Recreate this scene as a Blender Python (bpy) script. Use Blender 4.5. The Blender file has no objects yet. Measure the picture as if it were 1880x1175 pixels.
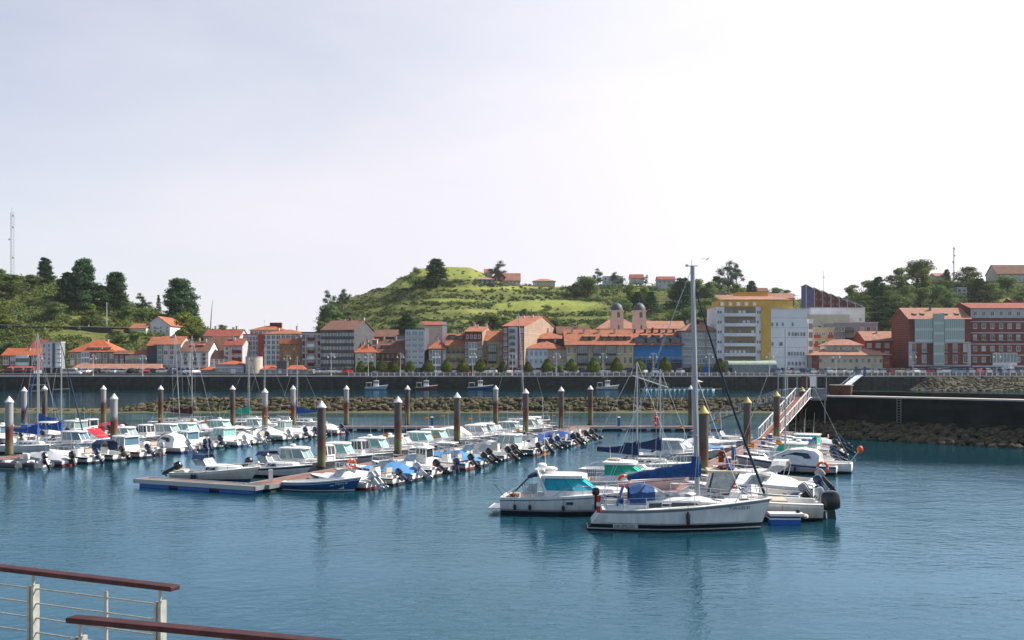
import bpy, math, random
from math import radians as R, sin, cos, pi, sqrt, atan2
from mathutils import Vector, Matrix, noise
rnd = random.Random(11)
F = 1850.0; H = 8.9; HY = 666.0; CXP = 940.0      # focal length in photo pixels, eye height, horizon row, centre column
def WX(px, Y): return (px - CXP) / F * Y
def ZA(py, Y): return H + (HY - py) / F * Y
def YZ(py, z=0.0): return F * (H - z) / (py - HY)
QZ = 4.45                                          # level of the far quay
scene = bpy.context.scene
COL = scene.collection

# ---------------------------------------------------------------- materials
MATS = {}
def nd(nt, t, **kw):
    n = nt.nodes.new(t)
    for k, v in kw.items():
        if k in n.inputs: n.inputs[k].default_value = v
        else: setattr(n, k, v)
    return n
def mat(name, col, rough=0.6, metal=0.0, var=0.0, scale=2.0, bump=0.0, spec=0.5, kind=None, col2=None, alpha=None, coat=0.0):
    key = name
    if key in MATS: return MATS[key]
    m = bpy.data.materials.new(name); m.use_nodes = True
    nt = m.node_tree; b = nt.nodes['Principled BSDF']; L = nt.links.new
    b.inputs['Base Color'].default_value = (*col, 1); b.inputs['Roughness'].default_value = rough
    b.inputs['Metallic'].default_value = metal; b.inputs['Specular IOR Level'].default_value = spec
    if coat: b.inputs['Coat Weight'].default_value = coat
    tc = nd(nt, 'ShaderNodeTexCoord')
    if kind is None and var > 0:
        n1 = nd(nt, 'ShaderNodeTexNoise', Scale=scale, Detail=6.0, Roughness=0.65)
        L(tc.outputs['Object'], n1.inputs['Vector'])
        cr = nd(nt, 'ShaderNodeValToRGB')
        d = col2 or tuple(c * (1 - var) for c in col); e = tuple(min(1, c * (1 + var * .5)) for c in col)
        cr.color_ramp.elements[0].color = (*d, 1); cr.color_ramp.elements[0].position = 0.32
        cr.color_ramp.elements[1].color = (*e, 1); cr.color_ramp.elements[1].position = 0.66
        L(n1.outputs['Fac'], cr.inputs['Fac']); L(cr.outputs['Color'], b.inputs['Base Color'])
        if bump:
            bp = nd(nt, 'ShaderNodeBump', Strength=bump, Distance=0.05); L(n1.outputs['Fac'], bp.inputs['Height']); L(bp.outputs['Normal'], b.inputs['Normal'])
    if kind == 'tiles':      # clay roof tiles: rows down the slope plus weathering
        w = nd(nt, 'ShaderNodeTexWave', Scale=1.1, Distortion=0.6); w.bands_direction = 'X'
        n1 = nd(nt, 'ShaderNodeTexNoise', Scale=0.45, Detail=8.0, Roughness=0.75); n2 = nd(nt, 'ShaderNodeTexNoise', Scale=2.2, Detail=4.0)
        for q in (w, n1, n2): L(tc.outputs['Object'], q.inputs['Vector'])
        cr = nd(nt, 'ShaderNodeValToRGB'); d = col2 or tuple(c * .45 for c in col)
        cr.color_ramp.elements[0].color = (*d, 1); cr.color_ramp.elements[0].position = .40
        cr.color_ramp.elements[1].color = (*col, 1); cr.color_ramp.elements[1].position = .58
        mx = nd(nt, 'ShaderNodeMixRGB', Fac=0.45); L(n1.outputs['Fac'], mx.inputs[1]); L(n2.outputs['Fac'], mx.inputs[2]); L(mx.outputs[0], cr.inputs['Fac'])
        mm = nd(nt, 'ShaderNodeMixRGB', Fac=0.45); mm.blend_type = 'MULTIPLY'
        L(cr.outputs[0], mm.inputs[1]); L(w.outputs['Color'], mm.inputs[2]); L(mm.outputs[0], b.inputs['Base Color'])
        bp = nd(nt, 'ShaderNodeBump', Strength=.5, Distance=0.08); L(w.outputs['Fac'], bp.inputs['Height']); L(bp.outputs['Normal'], b.inputs['Normal'])
    if kind == 'brick' or kind == 'stone' or kind == 'plank':
        br = nd(nt, 'ShaderNodeTexBrick', Scale=1.0)
        br.inputs['Color1'].default_value = (*col, 1); br.inputs['Color2'].default_value = (*(col2 or tuple(c * .7 for c in col)), 1)
        br.inputs['Mortar'].default_value = (*tuple(c * .55 for c in col), 1)
        if kind == 'stone': br.inputs['Brick Width'].default_value = 1.6; br.inputs['Row Height'].default_value = .7; br.inputs['Mortar Size'].default_value = .04
        if kind == 'brick': br.inputs['Brick Width'].default_value = .9; br.inputs['Row Height'].default_value = .4; br.inputs['Mortar Size'].default_value = .03
        mp = nd(nt, 'ShaderNodeMapping')
        if kind == 'plank': br.inputs['Brick Width'].default_value = .14; br.inputs['Row Height'].default_value = 9.; br.inputs['Mortar Size'].default_value = .012
        else: mp.inputs['Rotation'].default_value = (R(90), 0, 0)
        L(tc.outputs['Object'], mp.inputs['Vector']); L(mp.outputs[0], br.inputs['Vector'])
        n1 = nd(nt, 'ShaderNodeTexNoise', Scale=scale, Detail=6.0); L(tc.outputs['Object'], n1.inputs['Vector'])
        mm = nd(nt, 'ShaderNodeMixRGB', Fac=var or .5); mm.blend_type = 'MULTIPLY'
        cr = nd(nt, 'ShaderNodeValToRGB'); cr.color_ramp.elements[0].position = .3; cr.color_ramp.elements[1].position = .62
        cr.color_ramp.elements[0].color = (.25, .25, .25, 1)
        L(n1.outputs['Fac'], cr.inputs[0]); L(br.outputs['Color'], mm.inputs[1]); L(cr.outputs[0], mm.inputs[2]); L(mm.outputs[0], b.inputs['Base Color'])
    if kind == 'hull':       # gelcoat with faint scum and streaks near the waterline
        n1 = nd(nt, 'ShaderNodeTexNoise', Scale=3.0, Detail=6.0); mp = nd(nt, 'ShaderNodeMapping'); mp.inputs['Scale'].default_value = (1, 1, .25)
        L(tc.outputs['Object'], mp.inputs[0]); L(mp.outputs[0], n1.inputs['Vector'])
        cr = nd(nt, 'ShaderNodeValToRGB'); cr.color_ramp.elements[0].position = .3; cr.color_ramp.elements[1].position = .6
        cr.color_ramp.elements[0].color = (*tuple(c * .8 for c in col), 1); cr.color_ramp.elements[1].color = (*col, 1)
        L(n1.outputs['Fac'], cr.inputs[0]); L(cr.outputs[0], b.inputs['Base Color'])
    if alpha is not None: b.inputs['Alpha'].default_value = alpha
    MATS[key] = m
    return m
white = mat('gelcoat_white', (.82, .82, .80), .28, kind='hull', coat=.3)
cream = mat('gelcoat_cream', (.66, .61, .52), .35, kind='hull')
pinkw = mat('gelcoat_worn', (.62, .55, .52), .45, kind='hull')
greyh = mat('gelcoat_grey', (.33, .36, .40), .35, kind='hull')
navyh = mat('gelcoat_navy', (.015, .035, .10), .25, kind='hull')
blueh = mat('hull_blue', (.010, .075, .22), .25, kind='hull', coat=.3)
lblueh = mat('hull_pale_blue', (.30, .46, .60), .35, kind='hull')
antif = mat('antifouling_dark', (.012, .014, .022), .8, var=.4, scale=4)
antib = mat('antifouling_blue', (.015, .05, .16), .7, var=.4, scale=4)
redb = mat('antifouling_red', (.20, .02, .015), .7, var=.4, scale=4)
deckm = mat('deck_white', (.80, .79, .76), .5, var=.12, scale=3)
teak = mat('teak', (.34, .20, .11), .6, var=.4, scale=9)
glassd = mat('glass_dark', (.012, .018, .028), .06, spec=.9)
glassb = mat('glass_sky', (.10, .20, .28), .08, spec=.9)
glassg = mat('glass_greenish', (.22, .33, .33), .12, spec=.8)
clear = mat('clear_vinyl', (.42, .46, .47), .15, var=.35, scale=5)
steel = mat('stainless', (.62, .62, .64), .25, metal=.9)
alu = mat('aluminium', (.36, .37, .38), .45, metal=.6)
rub = mat('rubber', (.012, .012, .014), .7)
teal = mat('canvas_teal', (.01, .42, .52), .7, var=.25, scale=4)
green = mat('canvas_green', (.005, .42, .28), .7, var=.25, scale=4)
palet = mat('canvas_pale_teal', (.22, .50, .48), .6, var=.3, scale=5)
navy = mat('canvas_navy', (.008, .03, .10), .8, var=.4, scale=5)
royal = mat('canvas_blue', (.012, .08, .33), .75, var=.3, scale=4)
sky_c = mat('canvas_light_blue', (.10, .32, .62), .75, var=.25, scale=4)
redc = mat('canvas_red', (.55, .01, .02), .7, var=.2, scale=4)
maroon = mat('canvas_maroon', (.06, .012, .02), .8, var=.3, scale=4)
tarpw = mat('tarp_white', (.74, .73, .71), .7, var=.18, scale=2.5, bump=.4)
tarpg = mat('tarp_grey', (.42, .44, .47), .7, var=.2, scale=2.5, bump=.4)
orange = mat('orange_plastic', (.80, .09, .012), .5)
redp = mat('red_plastic', (.62, .015, .012), .45)
whitep = mat('white_paint', (.76, .76, .75), .5, var=.1, scale=6)
yellowp = mat('yellow_paint', (.72, .45, .03), .5, var=.2, scale=3)
blackm = mat('black_paint', (.010, .010, .012), .35, coat=.3)
greym = mat('grey_paint', (.30, .31, .33), .4, var=.1, scale=4)
silver = mat('silver_paint', (.45, .47, .50), .3, metal=.4)
navyp = mat('navy_paint', (.008, .025, .09), .3, coat=.4)
bluep = mat('blue_paint', (.01, .13, .36), .5, var=.2, scale=3)
floatb = mat('float_blue', (.005, .10, .42), .5, var=.3, scale=2)
beige = mat('beige_vinyl', (.55, .45, .34), .6, var=.2, scale=3)
flagy = mat('flag_yellow', (.80, .42, .02), .8); flagr = mat('flag_red', (.60, .01, .01), .8)

# ---------------------------------------------------------------- mesh builder
class MB:
    def __init__(s): s.v = []; s.f = []; s.m = []; s.mats = []; s.T = None
    def mi(s, m):
        if m not in s.mats: s.mats.append(m)
        return s.mats.index(m)
    def add(s, vs, fs, m):
        o = len(s.v)
        s.v += [tuple(s.T @ Vector(p)) for p in vs] if s.T else [tuple(p) for p in vs]
        i = s.mi(m)
        for f in fs: s.f.append([o + k for k in f]); s.m.append(i)
    def box(s, x0, x1, y0, y1, z0, z1, m, tx=1.0, ty=1.0):
        cx, cy = (x0 + x1) / 2, (y0 + y1) / 2; a, b = (x1 - x0) / 2, (y1 - y0) / 2
        vs = [(x0, y0, z0), (x1, y0, z0), (x1, y1, z0), (x0, y1, z0)] + [(cx + i * a * tx, cy + j * b * ty, z1) for i, j in ((-1, -1), (1, -1), (1, 1), (-1, 1))]
        s.add(vs, [(3, 2, 1, 0), (4, 5, 6, 7), (0, 1, 5, 4), (1, 2, 6, 5), (2, 3, 7, 6), (3, 0, 4, 7)], m)
    def bar(s, p, q, w, h, m):
        p, q = Vector(p), Vector(q); d = (q - p).normalized(); up = Vector((0, 0, 1)) if abs(d.z) < .95 else Vector((0, 1, 0))
        a = d.cross(up).normalized() * w / 2; b = a.cross(d).normalized() * h / 2
        s.add([p - a - b, p + a - b, p + a + b, p - a + b, q - a - b, q + a - b, q + a + b, q - a + b], [(3, 2, 1, 0), (4, 5, 6, 7), (0, 1, 5, 4), (1, 2, 6, 5), (2, 3, 7, 6), (3, 0, 4, 7)], m)
    def tube(s, pts, r, m, n=5, r2=None):
        pts = [Vector(p) for p in pts]; r2 = r if r2 is None else r2; rings = []; N = len(pts)
        for i, p in enumerate(pts):
            d = (pts[min(i + 1, N - 1)] - pts[max(i - 1, 0)]).normalized(); up = Vector((0, 0, 1)) if abs(d.z) < .9 else Vector((1, 0, 0))
            a = d.cross(up).normalized(); b = a.cross(d).normalized(); rr = r + (r2 - r) * i / max(1, N - 1)
            rings.append([p + a * cos(2 * pi * k / n) * rr + b * sin(2 * pi * k / n) * rr for k in range(n)])
        s.loft(rings, m, caps=True)
    def loft(s, rings, m, caps=False, closed=True, strips=None):
        n = len(rings[0]); vs = [p for r in rings for p in r]; K = n if closed else n - 1
        if strips is None:
            fs = [(i * n + k, i * n + (k + 1) % n, (i + 1) * n + (k + 1) % n, (i + 1) * n + k) for i in range(len(rings) - 1) for k in range(K)]
            if caps: fs += [tuple(range(n))[::-1], tuple((len(rings) - 1) * n + k for k in range(n))]
            s.add(vs, fs, m)
        else:
            o = len(s.v); s.v += [tuple(s.T @ Vector(p)) for p in vs] if s.T else [tuple(p) for p in vs]
            for i in range(len(rings) - 1):
                for k in range(K):
                    s.f.append([o + i * n + k, o + i * n + (k + 1) % n, o + (i + 1) * n + (k + 1) % n, o + (i + 1) * n + k]); s.m.append(s.mi(strips[k]))
    def lathe(s, prof, m, n=12, c=(0, 0, 0), axis='z'):
        rings = []
        for r, z in prof:
            ring = []
            for k in range(n):
                a = 2 * pi * k / n
                p = (cos(a) * r, sin(a) * r, z) if axis == 'z' else ((z, cos(a) * r, sin(a) * r) if axis == 'x' else (cos(a) * r, z, -sin(a) * r))
                ring.append((p[0] + c[0], p[1] + c[1], p[2] + c[2]))
            rings.append(ring)
        s.loft(rings, m, caps=True)
    def torus(s, c, Rr, r, m, n=20, k=7, normal='y', m2=None):
        rings = []
        for i in range(n + 1):
            a = 2 * pi * i / n; ring = []
            for j in range(k):
                b = 2 * pi * j / k; q = Rr + r * cos(b); p = (q * cos(a), r * sin(b), q * sin(a)) if normal == 'y' else (q * cos(a), q * sin(a), r * sin(b))
                if normal == 'x': p = (r * sin(b), q * cos(a), q * sin(a))
                ring.append((p[0] + c[0], p[1] + c[1], p[2] + c[2]))
            rings.append(ring)
        for i in range(n):
            s.loft(rings[i:i + 2], m2 if (m2 and i % (n // 4) == 0) else m)
    def quad(s, a, b, c, d, m): s.add([a, b, c, d], [(0, 1, 2, 3)], m)
    def blob(s, c, rx, ry, rz, m, n=8, k=5, seed=0, amp=.0):
        r_ = random.Random(seed); rings = []
        for i in range(k + 1):
            t = pi * i / k; ring = []
            for j in range(n):
                a = 2 * pi * j / n; q = 1 + r_.uniform(-amp, amp)
                ring.append((c[0] + rx * sin(t) * cos(a) * q, c[1] + ry * sin(t) * sin(a) * q, c[2] - rz * cos(t) * (1 + r_.uniform(-amp, amp) * .5)))
            rings.append(ring)
        s.loft(rings, m)
    def mesh(s, name, smooth=False):
        me = bpy.data.meshes.new(name); me.from_pydata(s.v, [], s.f); me.polygons.foreach_set('material_index', s.m)
        for m in s.mats: me.materials.append(m)
        if smooth:
            me.polygons.foreach_set('use_smooth', [True] * len(me.polygons)); me.update()
            try: me.set_sharp_from_angle(angle=R(38))
            except Exception: pass
        me.update(); return me
    def build(s, name, parent=None, label=None, smooth=False, loc=None, rz=None):
        return link(name, s.mesh(name, smooth), parent, label, loc, rz)
def link(name, me, parent=None, label=None, loc=None, rz=None):
    o = bpy.data.objects.new(name, me); COL.objects.link(o)
    if parent: o.parent = parent
    if label: o['label'] = label
    if loc: o.location = loc
    if rz is not None: o.rotation_euler = (0, 0, rz)
    return o
def tag(o, label, cat, group=None):
    n = len(label.split())
    if n > 16 or n < 4: print('LABEL LENGTH', n, label)
    o['label'] = label; o['category'] = cat
    if group: o['group'] = group
    return o
def thing(name, label, cat, loc=(0, 0, 0), rz=0.0, group=None):
    o = bpy.data.objects.new(name, None); COL.objects.link(o); o.empty_display_size = .3
    o.location = loc; o.rotation_euler = (0, 0, rz)
    return tag(o, label, cat, group)
def struct(name, mb, smooth=False):
    o = mb.build(name, smooth=smooth); o['kind'] = 'structure'; return o
def copy_tree(o, loc=None, rz=None, label=None, parent=None, sc=None):
    c = o.copy(); COL.objects.link(c)
    if parent: c.parent = parent
    if loc is not None: c.location = loc
    if rz is not None: c.rotation_euler = (0, 0, rz)
    if sc is not None: c.scale = sc if hasattr(sc, '__len__') else (sc, sc, sc)
    if label: c['label'] = label
    for ch in KIDS(o): copy_tree(ch, parent=c)
    return c
def KIDS(o): return [x for x in o.children]
def text(s, size, m, parent, M, name='lettering'):
    cu = bpy.data.curves.new(name, 'FONT'); cu.body = s; cu.size = size; cu.extrude = .004; cu.align_x = 'LEFT'; cu.resolution_u = 2
    t = bpy.data.objects.new(name + '_tmp', cu); COL.objects.link(t)
    dg = bpy.context.evaluated_depsgraph_get(); me = bpy.data.meshes.new_from_object(t.evaluated_get(dg))
    bpy.data.objects.remove(t); me.transform(M); me.materials.clear(); me.materials.append(m)
    return link(name, me, parent)
ORD = 'first second third fourth fifth sixth seventh eighth ninth tenth eleventh twelfth thirteenth fourteenth fifteenth sixteenth seventeenth eighteenth nineteenth twentieth'.split()
ORD += ['twenty-' + w for w in ORD[:9]] + ['thirtieth'] + ['thirty-' + w for w in ORD[:9]] + ['fortieth'] + ['forty-' + w for w in ORD[:9]]
# ---------------------------------------------------------------- boats (bow +x, port +y, waterline z=0)
class Boat: pass
def hull_fn(L, B, fs, fb, tw=.86, rake=.7, deep=.3, full=.42, p=2.2, ts=0.0):
    def hw(u):
        if u < full: return B / 2 * (tw + (1 - tw) * sin(u / full * pi / 2))
        t = (u - full) / (1 - full); return B / 2 * max(.015, (1 - t ** p)) ** .8
    def sh(u): return fs + (fb - fs) * u ** 1.7
    def xx(u, z): return -L / 2 + (L - rake) * u + rake * (max(z, -.1) / fb) * u ** 4 + ts * (z / fs) * (1 - u) ** 5
    return hw, sh, xx
def make_hull(root, L, B, fs, fb, main, stripe, bottom, boot=None, tw=.86, rake=.7, deep=.3, full=.42, p=2.2, n=14, floor=.28, uc=.5, floorm=None, rubm=None, name='hull', side=.14, ts=0.0, prof=None, strips=None, inb=.97):
    """hull (strips of paint along its side) and deck with an open cockpit aft of uc"""
    hw, sh, xx = hull_fn(L, B, fs, fb, tw, rake, deep, full, p, ts)
    mb = MB(); boot = boot or bottom; rubm = rubm or main
    strips = strips or [bottom, bottom, boot, main, main, stripe, rubm, rubm]
    rows = []
    for i in range(n + 1):
        u = i / n; t = max(0, (u - full) / (1 - full)); s = sh(u); w = hw(u)
        ring = [(0, -deep * (1 - .3 * t)), (.78 * (1 - .45 * t), -.03 - .0 * t), (.86 * (1 - .38 * t), .10), (.90 * (1 - .32 * t), .18), (.965 * (1 - .14 * t), .55 * s + .05), (.99 * (1 - .03 * t), s - .20), (1.0, s - .09), (1.025, s - .07), (1.02, s)]
        if prof: ring = [(f * (1 - g * t), z if z < .5 else (s - (1 - z) if z > .5 else s * .55)) for f, z, g in prof]
        rows.append([(xx(u, z), w * f, z) for f, z in ring])
    for sg in (1, -1):
        rr = [[(x, y * sg, z) for x, y, z in r] for r in rows]
        if sg == 1: rr = [list(r) for r in rr]
        o = len(mb.v); K = len(rr[0])
        for r in rr: mb.v += r
        for i in range(n):
            for k in range(K - 1):
                q = [o + i * K + k, o + (i + 1) * K + k, o + (i + 1) * K + k + 1, o + i * K + k + 1]
                mb.f.append(q if sg == -1 else q[::-1]); mb.m.append(mb.mi(strips[k]))
    r0 = rows[0]
    for k in range(len(r0) - 1):
        a, b = r0[k], r0[k + 1]; mb.add([a, (a[0], -a[1], a[2]), (b[0], -b[1], b[2]), b], [(0, 1, 2, 3)], strips[k])
    h = mb.build(name, root, smooth=True)
    dk = MB(); fm = floorm or deckm
    nc = max(1, int(uc * n)); m = deckm
    for i in range(n):
        u0, u1 = i / n, (i + 1) / n
        def P(u, f, dz=0): s = sh(u); return (xx(u, s), hw(u) * 1.02 * f, s + dz)
        if i >= nc:
            c0, c1 = .06, .06
            for sg in (1, -1):
                a, b, c, d = P(u0, sg), P(u1, sg), P(u1, 0, c1), P(u0, 0, c0)
                dk.add([a, b, c, d], [(0, 1, 2, 3) if sg < 0 else (3, 2, 1, 0)], m)
        else:
            for sg in (1, -1):
                a, b = P(u0, sg), P(u1, sg)
                c = (b[0], b[1] - sg * side, b[2] + .01); d = (a[0], a[1] - sg * side, a[2] + .01)
                dk.add([a, b, c, d], [(0, 1, 2, 3)], m)
                e = (c[0], c[1] * inb, floor); f_ = (d[0], d[1] * inb, floor); dk.add([d, c, e, f_], [(0, 1, 2, 3)], m)
                dk.add([f_, e, (e[0], 0, floor), (f_[0], 0, floor)], [(0, 1, 2, 3)], fm)
    s0 = sh(nc / n); x0 = xx(nc / n, s0); w0 = hw(nc / n) * 1.02
    dk.add([(x0, -w0 + side, floor), (x0, w0 - side, floor), (x0, w0 - side, s0), (x0, 0, s0 + .06), (x0, -w0 + side, s0)], [(0, 1, 2, 3, 4)], m)
    s0 = sh(0); x0 = xx(0, s0); w0 = hw(0) * 1.02
    dk.box(x0 - .01, x0 + .16, -w0 + side, w0 - side, floor - .02, s0 - .04, m)
    dk.build('deck', root, smooth=False)
    b = Boat(); b.hw, b.sh, b.xx, b.L, b.B, b.root, b.fs, b.fb, b.hull, b.uc, b.floor = hw, sh, xx, L, B, root, fs, fb, h, uc, floor
    return b
def ring6(xa, xb, w, z, ft=.7, fx=.6):
    xm = xa + (xb - xa) * fx
    return [(xa, -w, z), (xm, -w, z), (xb, -w * ft, z), (xb, w * ft, z), (xm, w, z), (xa, w, z)]
def make_cabin(b, xa, xb, w, z0, zs, z1, rf=.5, rb=.1, ft=.72, wall=None, glass=None, roof=None, over=.16, tum=.1, backopen=False, name='cabin', rt=.09, frames=None, roundf=.18):
    wall = wall or white; glass = glass or glassd; roof = roof or white
    f = (zs - z0) / (z1 - z0)
    R0 = ring6(xa, xb, w, z0, ft); R1 = ring6(xa + rb * f * .5, xb - rf * f * .35, w - tum * f, zs, ft); R2 = ring6(xa + rb, xb - rf, w - tum, z1, ft)
    mb = MB(); mb.loft([R0, R1], wall); 
    if zs < z1 - .05:
        fr = frames or wall
        for i in range(6):
            mb.bar(R1[i], R2[i], .07, .07, fr)
        for i, j in ((0, 1), (4, 5)): # mid pillar
            mb.bar((Vector(R1[i]) + Vector(R1[j])) / 2, (Vector(R2[i]) + Vector(R2[j])) / 2, .05, .05, fr)
        mb.bar((Vector(R1[2]) + Vector(R1[3])) / 2, (Vector(R2[2]) + Vector(R2[3])) / 2, .05, .05, fr)
    c = mb.build(name, b.root)
    if zs < z1 - .05:
        g = MB(); ins = lambda r: [(x * 1.0, y * .985, z) for x, y, z in r]
        A, B_ = ins(R1), ins(R2)
        for i in range(6):
            if backopen and i == 5: continue
            j = (i + 1) % 6; g.quad(A[i], A[j], B_[j], B_[i], glass)
        g.build('cabin_window', c)
    r = MB(); rr = []
    for dz, e in ((0, over), (rt, over), (rt + .05, over - .12)):
        xf, xr = xb - rf + e + roundf, xa + rb - e; ww = w - tum + e * .6; xm = xr + (xf - xr) * .62
        rr.append([(xr, -ww * .94, z1 + dz), (xr + .1, -ww, z1 + dz), (xm, -ww, z1 + dz), (xf - .22, -ww * .72, z1 + dz), (xf, -ww * .35, z1 + dz), (xf, ww * .35, z1 + dz), (xf - .22, ww * .72, z1 + dz), (xm, ww, z1 + dz), (xr + .1, ww, z1 + dz), (xr, ww * .94, z1 + dz)])
    r.loft(rr, roof, caps=True); ro = r.build('cabin_roof', c, smooth=True)
    return c, ro
def outboard(b, y=0.0, tilt=35, paint=None, s=1.0, name='outboard_motor', leg=None, x=None, z=None, yaw=0):
    """cowling with its leg and propeller, tilted up over the transom"""
    paint = paint or blackm; leg = leg or (blackm if paint in (blackm, greym) else paint)
    x = b.xx(0, .4) if x is None else x; z = b.fs - .05 if z is None else z
    T = Matrix.Translation((x - .08, y, z)) @ Matrix.Rotation(R(yaw), 4, 'Z') @ Matrix.Rotation(R(tilt), 4, 'Y') @ Matrix.Scale(s, 4)
    mb = MB(); mb.T = T
    prof = [(.0, .30, .12), (.04, .40, .16), (.22, .44, .185), (.42, .42, .18), (.52, .32, .14), (.56, .15, .07)]
    rings = []
    for z_, lx, ly in prof:
        rings.append([(-.30 + lx * .62 * sx - .0, ly * sy, z_ + .12) for sx, sy in ((-1, -.55), (-.6, -1), (.5, -1), (1, -.6), (1, .6), (.5, 1), (-.6, 1), (-1, .55))])
    mb.loft(rings, paint, caps=True)
    band = MB(); band.T = T
    o = mb.build(name, b.root, smooth=True)
    lg = MB(); lg.T = T
    lg.box(-.42, -.16, -.075, .075, -.55, .14, leg, .8, 1.1); lg.box(-.12, .06, -.11, .11, -.30, .10, leg)
    lg.box(-.62, -.12, -.11, .11, -.58, -.55, leg); lg.lathe([(.01, -.5), (.06, -.42), (.07, -.2), (.05, -.05), (.01, 0)], leg, 8, (0, 0, -.78), 'x')
    lg.add([(-.40, 0, -1.02), (-.22, 0, -1.02), (-.14, .02, -.55), (-.42, .02, -.55), (-.14, -.02, -.55), (-.42, -.02, -.55)], [(0, 1, 2, 3), (1, 0, 5, 4), (0, 3, 5), (1, 4, 2)], leg)
    for k in range(3):
        a = 2 * pi * k / 3; lg.add([(-.52, 0, -.78), (-.50, cos(a) * .19 - sin(a) * .06, -.78 + sin(a) * .19 + cos(a) * .06), (-.56, cos(a) * .19 + sin(a) * .06, -.78 + sin(a) * .19 - cos(a) * .06)], [(0, 1, 2)], leg)
    lg.build('leg', o)
    return o
def rail(b, u0=.5, u1=.985, h=.42, posts=4, lean=.0, r=.022, m=None, mid=True, name='guard_rail'):
    mb = MB(); m = m or steel; n = 8; P = {}
    for sg in (1, -1):
        top = []
        for i in range(n + 1):
            u = u0 + (u1 - u0) * i / n; s = b.sh(u); w = max(.06, b.hw(u) - .08)
            top.append((b.xx(u, s) + lean * i / n, sg * w, s + h * (min(1, i / 1.5) if i < 2 else 1) + .02))
        P[sg] = top
        for i in range(posts + 1):
            k = round(i * n / posts); q = top[k]
            if k == 0: continue
            u = u0 + (u1 - u0) * k / n; mb.tube([(q[0], q[1], b.sh(u)), q], r * .85, m, 4)
    mb.tube(P[1] + P[-1][::-1], r, m, 5)
    return mb.build(name, b.root)
def fender(b, u, sg=-1, m=None, z=.25, h=.5, r=.09):
    mb = MB(); m = m or whitep; s = b.sh(u); x = b.xx(u, z); y = sg * (b.hw(u) + r)
    mb.lathe([(.02, -h / 2), (r, -h / 2 + .08), (r, h / 2 - .08), (.02, h / 2)], m, 7, (x, y, z + .1)); mb.tube([(x, y, z + .1 + h / 2), (x, sg * b.hw(u) * .98, s + .02)], .012, rub, 3)
    mb.build('fender', b.root, smooth=True)
def antenna(b, x, y, z, h=1.8, flag=None, m=None):
    mb = MB(); mb.tube([(x, y, z), (x - .05 * h, y, z + h)], .016, m or whitep, 4, .008); mb.build('antenna', b.root)
    if flag: flagon(b, x - .04 * h, y, z + h * .7, flag)
def flagon(b, x, y, z, s=.4):
    mb = MB(); n = 5
    for j, (t0, t1, m) in enumerate(((0, .25, flagr), (.25, .75, flagy), (.75, 1, flagr))):
        for i in range(n):
            a0, a1 = i / n, (i + 1) / n; g = lambda a: .05 * sin(a * 7)
            mb.quad((x - a0 * s, y + g(a0), z + t0 * s * .66 - a0 * .06), (x - a1 * s, y + g(a1), z + t0 * s * .66 - a1 * .06), (x - a1 * s, y + g(a1), z + t1 * s * .66 - a1 * .06), (x - a0 * s, y + g(a0), z + t1 * s * .66 - a0 * .06), m)
    mb.build('flag', b.root)
def windscreen(b, x, w, z, h, m=None, rake=.35, wrap=.8, frame=None):
    mb = MB(); m = m or clear; A = [(x - wrap, -w), (x - .1, -w * .95), (x + .12, -w * .5), (x + .12, w * .5), (x - .1, w * .95), (x - wrap, w)]
    B_ = [(a - rake, y * .88) for a, y in A]
    for i in range(5):
        mb.quad((*A[i], z), (*A[i + 1], z), (*B_[i + 1], z + h), (*B_[i], z + h * (.75 if i in (0,) else 1)), m)
    for i in range(6): mb.bar((*A[i], z), (*B_[i], z + h), .035, .035, frame or alu)
    mb.tube([(*q, z + h) for q in B_], .022, frame or alu, 4)
    mb.build('windscreen', b.root)
def console(b, x=-.3, cm=None, top=False, seat=True):
    z = b.floor; mb = MB(); cm = cm or white
    mb.box(x - .3, x + .35, -.36, .36, z, z + .95, cm, .75, .9); mb.box(x - .16, x + .02, -.3, .3, z + .9, z + 1.0, blackm)
    mb.quad((x + .22, -.3, z + .93), (x + .22, .3, z + .93), (x + .08, .26, z + 1.3), (x + .08, -.26, z + 1.3), glassb)
    c = mb.build('console', b.root)
    if seat:
        mb = MB(); mb.box(x - 1.15, x - .7, -.4, .4, z, z + .5, cm); mb.box(x - 1.15, x - .7, -.4, .4, z + .5, z + .6, beige); mb.box(x - 1.2, x - 1.12, -.4, .4, z + .6, z + .95, beige); mb.build('seat', b.root)
    if top:
        mb = MB()
        for sx in (-.35, .4):
            for sy in (-.5, .5): mb.tube([(x + sx, sy * .9, z), (x + sx * 1.2, sy, z + 1.85)], .028, steel, 5)
        mb.box(x - .8, x + .8, -.68, .68, z + 1.85, z + 1.93, top, .97, .97); mb.build('canopy', b.root)
    return c
def tarp(b, m, u0=.02, u1=.93, ridge=.55, peak=.45, name='cover'):
    mb = MB(); n = 12; rings = []
    for i in range(n + 1):
        u = u0 + (u1 - u0) * i / n; t = i / n; s = b.sh(u); w = b.hw(u) + .05; x = b.xx(u, s)
        hgt = ridge * (1 - abs(t - peak) / max(peak, 1 - peak)) ** .8 + .06 + .05 * sin(i * 2.3)
        sag = .07 * sin(i * 3.1) * rnd.uniform(.4, 1)
        rings.append([(x, -w, s - .16 + .05 * sin(i * 1.9)), (x, -w * .99, s + .03), (x, -w * .5, s + hgt * .55 + sag), (x, 0, s + hgt), (x, w * .5, s + hgt * .55 - sag), (x, w * .99, s + .03), (x, w, s - .16)])
    mb.loft(rings, m, closed=False)
    for r in (rings[0], rings[-1]): mb.add(r, [tuple(range(7))], m)
    return mb.build(name, b.root, smooth=True)
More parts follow.
